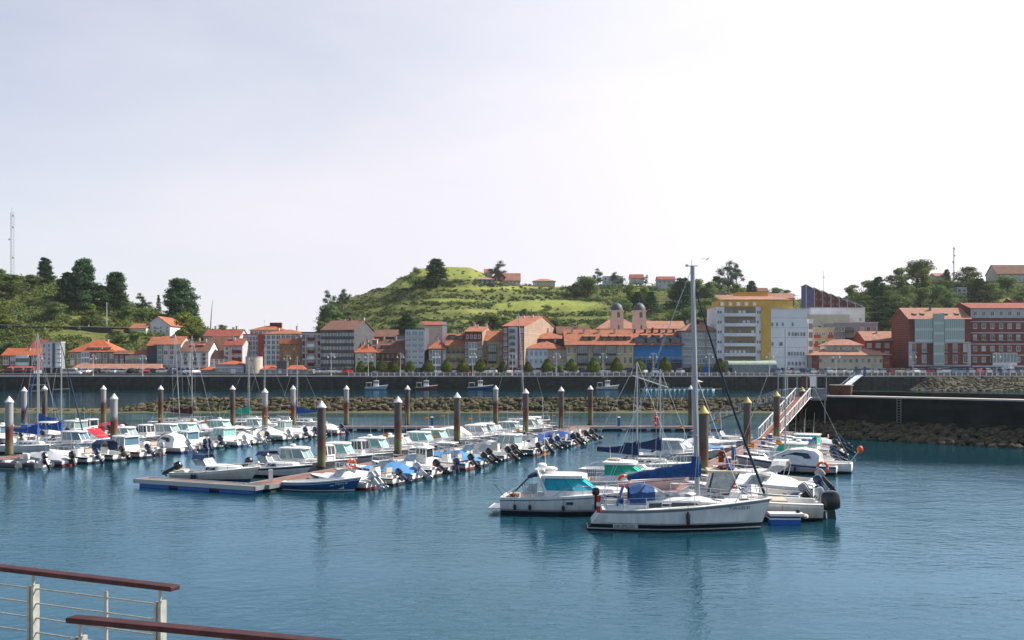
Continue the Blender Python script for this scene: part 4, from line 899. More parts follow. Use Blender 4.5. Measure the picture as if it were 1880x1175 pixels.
# pier on the right
PX0, PY0, PX1, PY1 = WX(1512, 123.5), 123.5, WX(1880, 104.5) + 22, 104.5 - 12.5
def pier():
    r = thing('pier', 'dark stone pier wall with pale path on top, far right', 'pier', (PX0, PY0, 0), atan2(PY1 - PY0, PX1 - PX0)); L = sqrt((PX1 - PX0) ** 2 + (PY1 - PY0) ** 2)
    pw = mat('pier_stone', (.032, .03, .027), .95, kind='stone', col2=(.016, .016, .014), var=.85, scale=.35)
    mb = MB(); mb.box(0, L, 0, 6, -1, 4.72, pw); mb.build('wall', r)
    mb = MB(); mb.box(-.1, L, -.15, 2.6, 4.72, 4.9, coping); mb.build('path', r)
    mb = MB(); mb.box(0, L, 2.6, 3.3, 4.725, 5.42, pw); mb.build('parapet', r)
    mb = MB(); mb.box(0, L, -.1, -.003, -1, 2.1, weed, 1, .4); mb.build('weed_band', r)
    for x in (9, 23):
        mb = MB(); [mb.tube([(x + q, -.22, .8), (x + q, -.22, 4.9)], .03, alu, 4) for q in (0, .45)]; [mb.tube([(x, -.22, 1 + k * .32), (x + .45, -.22, 1 + k * .32)], .02, alu, 4) for k in range(12)]; mb.build('ladder', r)
    mb = MB(); mb.box(-4.5, 0, .6, 5.6, -1, 4.3, pw); mb.build('pier_head', r)
    mb = MB(); mb.box(-.0, 2.6, 2.0, 2.58, 4.9, 6.1, mat('rust_wall', (.12, .05, .035), .9, var=.5, scale=2)); mb.box(-.1, 2.7, 1.95, 2.62, 6.1, 6.2, coping); mb.build('low_wall', r)
pier()
mb = MB(); r_ = random.Random(21); L = sqrt((PX1 - PX0) ** 2 + (PY1 - PY0) ** 2); ux, uy = (PX1 - PX0) / L, (PY1 - PY0) / L
for i in range(900):
    s = r_.uniform(-4.5, L - 1); d = r_.random() ** .9; w = 2.2 + s * .045; x = PX0 + ux * s + uy * d * (w + 1.4); y = PY0 + uy * s - ux * d * (w + 1.4)
    rock(mb, x, y, 1.75 * (1 - d) - .05 + r_.uniform(-.1, .15), r_.uniform(.25, .72), rockm if r_.random() < .7 else rockw, r_)
o = mb.build('pier_rocks'); o['kind'] = 'stuff'
# platform and gangways
def truss(mb, p, q, h, m, n=10, r=.045):
    p, q = Vector(p), Vector(q); up = Vector((0, 0, h)); mb.tube([p, q], r, m, 4); mb.tube([p + up, q + up], r, m, 4)
    for i in range(n + 1):
        a = p.lerp(q, i / n); mb.tube([a, a + up], r * .7, m, 4)
        if i < n: b_ = p.lerp(q, (i + 1) / n); mb.tube([a, b_ + up] if i % 2 else [a + up, b_], r * .6, m, 4)
def gangway(lab, p, q, w, h, n, deckm, side=None, handr=None):
    r = thing('gangway', lab, 'gangway', (0, 0, 0)); d = (Vector(q) - Vector(p)).normalized(); s = Vector((d.y, -d.x, 0)).normalized() * w / 2
    mb = MB(); mb.bar(Vector(p) + Vector((0, 0, .05)), Vector(q) + Vector((0, 0, .05)), w - .15, .06, deckm); mb.build('walkway', r)
    for sg in (1, -1):
        mb = MB(); truss(mb, Vector(p) + s * sg, Vector(q) + s * sg, h, side or alu, n); mb.build('side_truss', r)
        if handr: mb = MB(); mb.bar(Vector(p) + s * sg + Vector((0, 0, h)), Vector(q) + s * sg + Vector((0, 0, h)), .09, .09, handr); mb.build('handrail', r)
gangway('steep ramp gangway with white sides and reddish tread at right', (XD(109), 109, .6), (WX(1476, 122), 122.3, 4.7), 1.7, 1.15, 16, wood, whitep, whitep)
gangway('long aluminium truss gangway rising to the right above the water', (WX(1293, 134), 134, .7), (WX(1437, 127), 127, 4.5), 1.4, 1.1, 12, alu)
def platform():
    x0, x1 = WX(1440, 124), WX(1511, 124); r = thing('landing_platform', 'grey metal landing platform with gate at the top of gangway', 'platform', (0, 0, 0))
    mb = MB(); mb.box(x0, x1, 122.6, 127, 4.35, 4.6, greym); mb.build('floor', r)
    mb = MB()
    for x in fr(x0, x1, 4): mb.tube([(x, 122.65, 4.6), (x, 122.65, 7.4)], .06, alu, 5)
    mb.tube([(x0, 122.65, 7.4), (x1, 122.65, 7.4)], .06, alu, 5); mb.tube([(x0, 122.65, 5.75), (x1, 122.65, 5.75)], .05, alu, 5); mb.build('frame', r); mb = MB(); mb.tube([(x0, 126.9, 7.4), (x1, 126.9, 7.4)], .06, alu, 5); [mb.tube([(x, 126.9, 4.6), (x, 126.9, 7.4)], .06, alu, 5) for x in fr(x0, x1, 4)]; mb.build('frame', r)
    pn = mat('mesh_panel', (.30, .31, .32), .6, metal=.3, alpha=.55)
    for a, b_ in ((x0, x0 + 1.4), (x0 + 3.0, x1)): mb = MB(); mb.box(a, b_, 122.55, 122.6, 4.3, 5.7, pn); mb.build('panel', r)
    for k, x in enumerate((x0 + 2.9, x0 + 4.0)): 
        mb = MB(); mb.box(x, x + .85, 126.85, 126.88, 5.9, 7.2, [MATS['rust_wall'], whitep][k]); mb.build('notice_board', r)
    for x in (x0 + .1, x1 - .1): mb = MB(); mb.tube([(x, 122.9, 4.35), (x, 122.9, -.5)], .09, alu, 6); mb.build('leg', r)
platform()
gangway('distant aluminium gangway going down to the moored pedal boats', (WX(1226, 327), 327, .9), (WX(1162, 335), 335, 4.6), 1.6, 1.2, 14, alu)
gangway('blue-sided gangway sloping down from the far right quay', (WX(1548, 320), 320, .8), (WX(1578, 335), 335, 4.8), 2.2, 1.0, 8, whitep, bluep)
r = thing('gangway_portal', 'blue-grey portal posts at the head of the blue-sided gangway', 'portal', (WX(1580, 335.3), 335.3, QZ))
mb = MB(); mb.box(-1.9, -1.2, -.2, .2, 0, 3.2, mat('portal_blue', (.05, .12, .20), .6, var=.3, scale=2)); mb.build('post', r); mb = MB(); mb.box(1.0, 1.7, -.2, .2, 0, 3.2, MATS['portal_blue']); mb.build('post', r)
pontoon('far floating pontoon carrying the row of pedal boats', (WX(1175, 326), 326), (WX(1325, 326), 326), 2.0, floats=antif)
# pedal boats in a row
for i in range(15):
    r = thing('pedal_boat', f'small pale green pedal boat at the far quay, {ORD[i]} from the left', 'pedal boat', (WX(1186 + i * 8.6, 323), 323.0, 0), R(60), 'pedal boats moored side by side')
    c = [mat('pedal_mint', (.45, .55, .54), .5), whitep, mat('pedal_teal', (.06, .22, .28), .4)]
    mb = MB()
    for sg in (1, -1): mb.loft([[(x, sg * .5 + a * ww, z0 + b_ * .22) for a, b_ in ((-1, -1), (1, -1), (1.1, 1), (-1.1, 1))] for x, ww, z0 in ((-1.3, .15, .15), (0, .25, .12), (.9, .22, .16), (1.5, .05, .3))], c[0] if i % 3 else c[1], caps=True)
    mb.box(-1.2, 1.0, -.55, .55, .3, .42, c[1]); mb.build('hull', r)
    mb = MB(); mb.box(-.7, -.2, -.5, .5, .42, .7, c[2]); mb.box(-.85, -.7, -.5, .5, .42, 1.1, c[2]); mb.build('seat', r)
r = thing('parasol', 'beige parasol on the pedal boat pontoon by the pile', 'parasol', (WX(1282, 327), 327, .5))
mb = MB(); mb.tube([(0, 0, 0), (0, 0, 2.4)], .04, alu, 5); mb.build('pole', r); mb = MB(); mb.lathe([(1.7, 2.2), (.9, 2.5), (.05, 2.85)], beige, 8); mb.build('canopy', r)
# fishing boats at the far quay
def fishing(px, lab, hm, L, wheel_x=.05, flip=1, mast=True):
    root = boat_root(WX(px, 331), 331.5, 0 if flip > 0 else pi, lab, 'fishing boat', 'fishing boats moored at the far quay', 'fishing_boat')
    b = make_hull(root, L, L * .33, .9, 1.6, hm, whitep, antif, uc=.45, rake=.8)
    x = b.xx(.5 + wheel_x, .8); make_cabin(b, x - .9, x + .7, .85, .6, 2.1, 2.9, rf=.15, ft=.9, over=.12)
    mb = MB(); mb.box(b.xx(.06, 1), b.xx(.3, 1), -1, 1, 2.3, 2.4, whitep); 
    for xx_ in (.07, .29):
        for y in (-.9, .9): mb.tube([(b.xx(xx_, 1), y, .5), (b.xx(xx_, 1), y, 2.3)], .05, alu, 4)
    mb.build('shelter', root); clutter(b, 5)
    if mast: mb = MB(); mb.tube([(x, 0, 2.9), (x, 0, 5.6)], .06, alu, 5); mb.tube([(x, 0, 4.6), (x - 1.6, 0, 3.8)], .04, alu, 4); mb.build('mast', root)
fishing(691, 'small white fishing boat moored at the far quay wall, leftmost', lblueh, 7.6); fishing(783, 'small dark red fishing boat with white wheelhouse at far quay', mat('hull_dark_red', (.16, .015, .015), .5), 7.4)
fishing(882, 'blue fishing boat at the far quay wall', blueh, 8.6); fishing(1116, 'pale grey fishing boat left of the distant gangway', mat('hull_lightgrey', (.42, .46, .46), .5), 7.6)
# quay railing
def qrail(px0, px1, lab):
    x0, x1 = WX(px0, QY), WX(px1, QY); r = thing('quay_railing', lab, 'railing', (x0, QY + .3, QZ + .12), 0, 'railings along the far quay'); L = x1 - x0; n = max(2, round(L / 2.0))
    mb = MB()
    for z in (1.0, .55): mb.box(0, L, -.05, .05, z, z + .07, whitep)
    mb.build('rail', r)
    pm = MB(); pm.box(-.1, .1, -.08, .08, 0, 1.1, whitep); me = pm.mesh('post')
    for i in range(n + 1): link('post', me, r, loc=(L * i / n, -.001, 0))
qrail(640, 745, 'white quay railing in front of the dark red house'); qrail(747, 905, 'white quay railing below the brick house with white windows'); qrail(907, 1068, 'white quay railing below the large brick-coloured gable')
qrail(1070, 1160, 'white quay railing below the yellow galleried houses'); qrail(1185, 1440, 'white quay railing below the blue house and grey house'); qrail(1440, 1572, 'white quay railing in front of the long cream building'); qrail(1590, 1900, 'white quay railing in front of the parked cars, far right')
# lamps
def lamp_meshes():
    mb = MB(); mb.lathe([(.16, 0), (.12, .3), (.075, .8), (.06, 7.2)], whitep, 8); pole = mb.mesh('pole', True)
    mb = MB(); mb.tube([(-1.1, 0, 6.4), (-1.0, 0, 7.2), (-.45, 0, 7.5), (0, 0, 7.1), (.45, 0, 7.5), (1.0, 0, 7.2), (1.1, 0, 6.4)], .05, whitep, 5); mb.tube([(0, 0, 7), (0, 0, 7.9)], .04, whitep, 5); arm = mb.mesh('arm', True)
    mb = MB(); mb.blob((0, 0, 0), .3, .3, .32, mat('lamp_globe', (.72, .73, .72), .25), 10, 6); mb.lathe([(.33, .12), (.2, .3), (.03, .38)], greym, 8); gl = mb.mesh('lamp_globe', True); return pole, arm, gl
LM = lamp_meshes()
lamps = [(72, 'by the tall white-blue house'), (171, 'in front of the arcaded market hall, left'), (262, 'in front of the arcaded market hall, right'), (349, 'in front of the white balconied house'), (527, 'beside the orange-roofed low building'), (608, 'in front of the grey banded block'), (676, 'before the cream orange-roofed house'), (735, 'before the dark red house'), (800, 'before the beige house with white gallery'), (868, 'before the brick house with white windows'), (941, 'before the red and white striped block'), (1022, 'before the slate grey house'), (1107, 'before the yellow galleried houses'), (1199, 'before the blue house'), (1302, 'before the grey-beige house'), (1413, 'before the barrel-roofed pavilion'), (1535, 'before the long cream building'), (1676, 'before the brick house with glass gallery'), (1830, 'beside the fountain')]
for px, w in lamps:
    r = thing('street_lamp', f'white two-armed quay lamp {w}', 'street lamp', (WX(px, QY + 1.2), QY + 1.2, QZ + .1), rnd.uniform(-.3, .3), 'lamps along the far quay')
    link('pole', LM[0], r); link('arm', LM[1], r)
    for sx in (-1.1, 1.1): link('lamp_globe', LM[2], r, loc=(sx, 0, 6.15))
    if px < 600: r.scale = (.9, .9, .92)
# cars
def car_meshes(k):
    cols = {'white': (.72, .72, .72), 'silver': (.52, .54, .56), 'black': (.012, .012, .014), 'red': (.45, .012, .012), 'dark blue': (.015, .03, .09), 'grey': (.14, .15, .16), 'pale yellow': (.65, .58, .28), 'light blue': (.20, .32, .45)}
    m = mat('car_' + k, cols[k], .3, metal=.2 if k not in ('white', 'pale yellow') else 0, coat=.5)
    body = [(-2.05, .32), (-2.1, .62), (-2.0, .92), (-1.3, 1.0), (1.05, .98), (1.8, .84), (2.08, .66), (2.1, .34)]
    mb = MB(); rings = [[(x * q, y, z * (1 if q == 1 else .98)) for x, z in body] for y, q in ((-.86, .97), (-.8, 1), (.8, 1), (.86, .97))]; mb.loft(rings, m, caps=True)
    rf = [(-1.75, .98), (-1.2, 1.42), (-.3, 1.5), (.35, 1.44), (1.1, .98)]
    mb.box(-1.15, .3, -.62, .62, 1.44, 1.50, m, .92, .95); b_ = mb.mesh('body')
    mb = MB(); mb.loft([[(x, y * (1 if z < 1 else .84), z) for x, z in rf] for y in (-.78, .78)], glassd, caps=True); g = mb.mesh('window')
    return b_, g
CM = {k: car_meshes(k) for k in ('white', 'silver', 'black', 'red', 'dark blue', 'grey', 'pale yellow', 'light blue')}
mb = MB(); mb.lathe([(.31, -.1), (.31, .1)], rub, 12, axis='y'); mb.lathe([(.18, -.11), (.18, .11)], silver, 8, axis='y'); WHM = mb.mesh('wheel')
cars = []
for x0, x1, st, ys in ((150, 290, 15, 2), (300, 372, 17, 1), (584, 640, 14, 1), (690, 735, 22, 1), (755, 900, 17, 1), (905, 1010, 24, 1), (1040, 1155, 15, 1), (1160, 1250, 22, 1), (1430, 1880, 14.2, 1), (1595, 1885, 15.5, 2)):
    x = x0
    while x < x1: cars.append((x, QY + (6.5 if ys == 1 else 12))); x += st * rnd.uniform(.9, 1.15)
cnt = {}
cars.sort()
for x, Y in cars:
    k = rnd.choices(list(CM), [30, 30, 6, 8, 9, 9, 2, 10])[0]; cnt[k] = cnt.get(k, 0) + 1
    ahead = Y > QY + 9; kk = k + ('b' if ahead else 'a'); cnt[kk] = cnt.get(kk, 0) + 1
    r = thing('parked_car', f'{k} car parked {"behind the front row" if ahead else "along the far quay"}, {ORD[cnt[kk] - 1]} {k} one from the left', 'car', (WX(x, Y), Y, QZ + .81), rnd.choice([R(90), R(-90), R(60), R(70)]) + rnd.uniform(-.1, .1), 'cars parked along the far quay')
    if rnd.random() < .3: r.rotation_euler[2] = rnd.uniform(-.1, .1)
    link('body', CM[k][0], r); link('window', CM[k][1], r)
    for sx in (-1.3, 1.32):
        for sy in (-.78, .78): link('wheel', WHM, r, loc=(sx, sy, .31))
    s = rnd.uniform(1.0, 1.14); r.scale = (s, s, s * rnd.uniform(1, 1.12))
def van(px, Y, lab, m, rz=0, L=5.5, h=2.3):
    r = thing('van', lab, 'van', (WX(px, Y), Y, QZ + .12), rz)
    mb = MB(); mb.loft([[(x, y * q, z) for x, z in ((-L / 2, .4), (-L / 2, h), (L * .22, h), (L * .38, 1.3), (L / 2, 1.1), (L / 2, .4))] for y, q in ((-1, .96), (-.92, 1.08), (.92, 1.08), (1, .96))], m, caps=True); mb.build('body', r)
    mb = MB()
    for sg in (1, -1): mb.quad((-L * .4, sg * 1.02, 1.35), (L * .3, sg * 1.02, 1.35), (L * .2, sg * 1.0, h - .25), (-L * .4, sg * 1.0, h - .25), glassd)
    mb.quad((L * .385, -.85, 1.36), (L * .385, .85, 1.36), (L * .245, .8, h - .12), (L * .245, -.8, h - .12), glassd); mb.build('window', r)
    for sx in (-L * .3, L * .3):
        for sy in (-.85, .85): link('wheel', WHM, r, loc=(sx, sy, .31))
van(132, QY + 9, 'white van parked left of the arcaded market hall', whitep, 0, 6.5, 2.4); van(1466, QY + 12, 'light blue van with white top near the long cream building', CM['light blue'][0].materials[0], pi, 6.5, 2.6); van(1731, QY + 15, 'grey-green coach behind the parked cars at right', mat('coach_grey', (.10, .13, .12), .4), 0, 10, 3.2)
# fountain
r = thing('fountain', 'fountain spraying white water beside the red brick hotel', 'fountain', (WX(1850, QY + 16), QY + 16, QZ + .1))
mb = MB(); mb.lathe([(3.6, 0), (3.6, .5), (3.3, .5), (3.3, .2), (.1, .2)], coping, 20); mb.build('basin', r)
mb = MB(); spray = mat('spray', (.85, .86, .88), .6)
r_ = random.Random(2)
for ring, (rad, hh, n) in enumerate(((2.9, 2.2, 14), (1.6, 2.9, 9), (.3, 3.6, 4))):
    for k in range(n):
        a = 2 * pi * k / n + ring; 
        for t in range(14):
            u = t / 13; q = .15 + (rad - .15) * u; z = .3 + hh * 4 * (u + .08) * (1.02 - u) * .95; s = .05 + .07 * u * r_.uniform(.6, 1.5)
            mb.blob((cos(a) * q + r_.uniform(-.06, .06), sin(a) * q, z), s, s, s * 2.0, spray, 5, 3)
mb.build('water_jet', r)
# people (small, on the far quay)
def person(px, Y, lab, top, legs, step=.18, z=QZ + .12):
    r = thing('person', lab, 'person', (WX(px, Y), Y, z), rnd.uniform(-1, 1), 'people on the far quay')
    skin = mat('skin', (.42, .25, .17), .6); hair = mat('hair_dark', (.03, .02, .015), .8)
    V = [(0, 0, .92), (0, 0, 1.15), (0, 0, 1.40), (0, 0, 1.50), (0, 0.01, 1.64), (.09, 0, .90), (.10, step, .50), (.10, step * .9, .07), (.10, step + .12, .03), (-.09, 0, .90), (-.10, -step, .50), (-.10, -step * 1.4, .08), (-.10, -step * 1.4 + .13, .03), (.19, 0, 1.39), (.24, -.05, 1.12), (.24, .08, .88), (-.19, 0, 1.39), (-.24, .05, 1.12), (-.24, .16, .90)]
    E = [(0, 1), (1, 2), (2, 3), (3, 4), (0, 5), (5, 6), (6, 7), (7, 8), (0, 9), (9, 10), (10, 11), (11, 12), (2, 13), (13, 14), (14, 15), (2, 16), (16, 17), (17, 18)]
    rad = [.13, .13, .14, .055, .10, .085, .06, .042, .04, .085, .06, .042, .04, .06, .045, .033, .06, .045, .033]
    me = bpy.data.meshes.new('body'); me.from_pydata(V, E, []); o = bpy.data.objects.new('body', me); COL.objects.link(o)
    sk = o.modifiers.new('s', 'SKIN'); 
    if not me.skin_vertices: 
        bpy.context.view_layer.objects.active = o
    lay = me.skin_vertices[0].data if me.skin_vertices else None
    if lay:
        for i, q in enumerate(rad): lay[i].radius = (q, q * (.8 if i < 3 else 1))
        lay[0].use_root = True
    ss = o.modifiers.new('u', 'SUBSURF'); ss.levels = 1; ss.render_levels = 1
    dg = bpy.context.evaluated_depsgraph_get(); m2 = bpy.data.meshes.new_from_object(o.evaluated_get(dg)); bpy.data.objects.remove(o)
    m2.materials.clear()
    for q in (skin, top, legs, hair): m2.materials.append(q)
    for p in m2.polygons:
        c = sum((m2.vertices[i].co for i in p.vertices), Vector()) / len(p.vertices)
        p.material_index = 3 if (c.z > 1.66 or (c.z > 1.6 and c.y < 0)) else (0 if (c.z > 1.47 or (abs(c.x) > .2 and c.z < 1.1)) else (2 if c.z < .97 else 1)); p.use_smooth = True
    link('body', m2, r)
for px, w, t, l in ((899, 'in a pale shirt near the blue fishing boat', whitep, navyp), (906, 'in red beside another near the blue fishing boat', redp, greym), (1350, 'in a white top left of the pavilion', whitep, blackm), (1338, 'in a yellow top left of the pavilion', yellowp, greym), (960, 'in dark clothes near the red striped block', navyp, navyp), (1160, 'in a light blue top above the distant gangway', sky_c, greym)):
    person(px, QY + 1.8, f'person standing {w}', t, l)
# railings in the foreground and the terrace they stand on
def wood_rail(p, q, posts, lab, thin=(), kerb=False, tail=0):
    p, q = Vector(p), Vector(q); d = (q - p).normalized(); L = (q - p).length; r = thing('handrail', lab, 'railing', (p.x, p.y, 5.15), atan2(d.y, d.x), 'railings on the near terrace')
    hz = p.z - 5.15; varn = mat('varnished_wood', (.058, .013, .012), .55, var=.55, scale=7, col2=(.03, .007, .007), spec=.3)
    mb = MB(); mb.box(0, L, -.085, .085, hz - .06, hz, varn); me = mb.mesh('top_rail'); o = link('top_rail', me, r)
    bv = o.modifiers.new('b', 'BEVEL'); bv.width = .014; bv.segments = 2
    pg = mat('galvanised_paint', (.40, .41, .36), .5, var=.25, scale=9)
    for s in posts:
        mb = MB(); mb.box(s - .055, s - .022, -.05, .05, 0, hz - .22, pg); mb.box(s + .016, s + .055, -.05, .05, 0, hz - .20, pg); mb.box(s - .022, s + .016, -.03, .03, 0, hz - .235, pg); mb.build('post', r)
        mb = MB(); mb.tube([(s, 0, hz - .25), (s, 0, hz - .062)], .02, pg, 8); mb.box(s - .08, s + .08, -.03, .03, hz - .068, hz - .0605, pg); mb.build('bracket', r)
    for s in thin: mb = MB(); mb.box(s - .022, s + .022, -.012, .012, 0, hz - .17, pg); mb.build('baluster', r)
    for k in range(5):
        z = hz - .25 - k * .19
        if z > .05: mb = MB(); mb.tube([(-tail, 0, z), (max(posts) if posts else L, 0, z)], .012, pg, 8); mb.build('rail', r)
    if kerb: mb = MB(); mb.box(0, 1.2, -.25, -.1, .06, .22, pave); mb.build('kerb', r)
YA, YB = 13.35, 12.2; zr = 6.2
wood_rail((WX(-60, YA), YA + .25, zr), (WX(322, YB), YB, zr), (-1.4, 1.05, 3.2), 'upper dark red wooden handrail on pale posts, farther one', thin=(2.32,), kerb=False)
ya, yb = 10.75, 9.75
wood_rail((WX(130, ya), ya, zr), (WX(700, 9.75) + .9, 9.35, zr), (.12, 1.9, 3.7), 'nearer dark red wooden handrail crossing the bottom left', thin=())
mb = MB(); mb.box(-14, 4, 3.0, 9.3, 4.9, 5.15, pave); mb.add([(-14, 9.3, 5.15), (-14, 14.2, 5.15), (-4.3, 12.3, 5.15), (-4.3, 10.9, 5.15), (4, 9.3, 5.15), (-14, 9.3, 4.9), (-14, 14.2, 4.9), (-4.3, 12.3, 4.9), (-4.3, 10.9, 4.9), (4, 9.3, 4.9)], [(4, 3, 2, 1, 0), (5, 6, 7, 8, 9), (1, 2, 7, 6), (2, 3, 8, 7), (3, 4, 9, 8), (0, 1, 6, 5)], pave)
mb.box(-13.5, 3, 3.5, 9, -.8, 4.9, wallstone); struct('terrace', mb)
# ---------------------------------------------------------------- buildings
ROOF = mat('roof_orange', (.56, .19, .085), .85, kind='tiles', col2=(.27, .09, .05)); ROOFP = mat('roof_pink', (.56, .26, .17), .85, kind='tiles', col2=(.32, .16, .11)); ROOFB = mat('roof_brown', (.27, .12, .075), .9, kind='tiles', col2=(.13, .065, .05)); ROOFR = mat('roof_red', (.45, .09, .05), .85, kind='tiles', col2=(.2, .05, .04)); ROOFX = mat('roof_vivid', (.66, .16, .05), .8, kind='tiles', col2=(.36, .09, .04)); SLATE = mat('slate', (.09, .10, .12), .6, var=.3, scale=2)
def wm(n, c, **k): return mat('wall_' + n, c, .9, var=k.pop('var', .16), scale=k.pop('scale', .35), **k)
Wwhite = wm('white', (.76, .77, .78)); Wcream = wm('cream', (.56, .50, .40)); Wyel = wm('yellow', (.52, .42, .24)); Woch = wm('ochre', (.42, .22, .075)); Wgrey = wm('grey', (.27, .29, .31)); Wdgrey = wm('dark_grey', (.095, .10, .115)); Wred = wm('red', (.36, .055, .045)); Wdred = wm('dark_red', (.15, .035, .03)); Wblue = wm('blue', (.03, .20, .46)); Wgreen = wm('green', (.17, .27, .22)); Wbr = wm('brown_stone', (.28, .22, .16)); Wpink = wm('pink', (.62, .47, .40)); Wpale = wm('pale_blue', (.56, .63, .71)); Wlg = wm('light_grey', (.50, .51, .52))
BRK = mat('brick_red', (.28, .075, .05), .9, kind='brick', col2=(.22, .06, .045), var=.35, scale=.4); BRKT = mat('brick_tan', (.44, .33, .25), .9, kind='stone', col2=(.38, .28, .21), var=.3, scale=.3); BRKC = mat('brick_cream', (.60, .54, .46), .9, kind='stone', col2=(.52, .47, .40), var=.25, scale=.3); BRKG = mat('brick_grey', (.10, .105, .115), .9, kind='stone', col2=(.08, .085, .095), var=.3, scale=.4)
shopm = mat('shop_dark', (.035, .035, .04), .4, var=.5, scale=1.0); railm = mat('balcony_rail', (.02, .022, .03), .5); woodd = mat('dark_wood', (.035, .03, .03), .7)
gallg = mat('gallery_glass', (.18, .24, .26), .15, var=.4, scale=.8, spec=.9)
WMC = {}; BLIND = mat('blind', (.52, .52, .50), .7); CURT = mat('curtain_tan', (.34, .30, .25), .8)
def winmesh(w, h, fm, gm, sill=True, mull=1):
    k = (round(w, 2), round(h, 2), fm.name, gm.name, sill, mull)
    if k not in WMC:
        mb = MB(); t = .1
        mb.box(-w / 2, w / 2, -.02, .05, 0, h, gm)
        mb.box(-w / 2 - t, -w / 2, -.09, .05, -t, h + t, fm); mb.box(w / 2, w / 2 + t, -.09, .05, -t, h + t, fm); mb.box(-w / 2, w / 2, -.09, .05, h, h + t, fm); mb.box(-w / 2, w / 2, -.09, .05, -t, 0, fm)
        for i in range(mull): x = -w / 2 + w * (i + 1) / (mull + 1); mb.box(x - .035, x + .035, -.07, .04, 0, h, fm)
        if sill: mb.box(-w / 2 - .18, w / 2 + .18, -.2, .05, -t - .1, -t - .002, fm)
        WMC[k] = mb.mesh('window')
    return WMC[k]
def balmesh(w, d=.9, m=None, solid=None, h=1.0):
    k = ('b', round(w, 2), d, (m or railm).name, solid.name if solid else '', h)
    if k not in WMC:
        mb = MB(); m = m or railm; mb.box(-w / 2, w / 2, -d, .05, -.14, 0, Wlg if not solid else solid)
        if solid: mb.box(-w / 2, w / 2, -d, -d + .1, .001, h, solid); mb.box(-w / 2, -w / 2 + .1, -d + .101, 0, .001, h, solid); mb.box(w / 2 - .1, w / 2, -d + .101, 0, .001, h, solid)
        else:
            mb.box(-w / 2, w / 2, -d, -d + .05, h - .06, h, m); n = max(4, int(w / .22))
            for i in range(n + 1): x = -w / 2 + .02 + (w - .04) * i / n; mb.box(x - .02, x + .02, -d + .005, -d + .045, 0, h - .06, m)
            for s in (-1, 1): mb.box(s * w / 2 - .03, s * w / 2 + .03, -d, 0, h - .06, h - .001, m)
        WMC[k] = mb.mesh('balcony')
    return WMC[k]
def galmesh(w, h, d=.7, fm=None, gm=None, nb=5, fl=2):
    k = ('g', round(w, 2), round(h, 2), d, (fm or whitep).name, (gm or gallg).name, nb, fl)
    if k not in WMC:
        fm = fm or whitep; gm = gm or gallg; mb = MB(); mb.box(-w / 2, w / 2, -d, .05, -.15, 0, fm); mb.box(-w / 2, w / 2, -d, .05, h, h + .15, fm); mb.box(-w / 2 + .04, w / 2 - .04, -d + .04, .04, .001, h - .001, gm)
        for i in range(nb + 1): x = -w / 2 + w * i / nb; mb.box(x - .06, x + .06, -d, -d + .09, .001, h - .001, fm)
        for j in range(fl): z = h * j / fl; mb.box(-w / 2, w / 2, -d - .02, -d + .02, z, z + .75 * h / fl * .3, fm)
        WMC[k] = mb.mesh('gallery')
    return WMC[k]
def px_solve(X0, Y0, ux, uy, px): k = (px - CXP) / F; return (k * Y0 - X0) / (ux - k * uy)
BLD = []
class Bd: pass
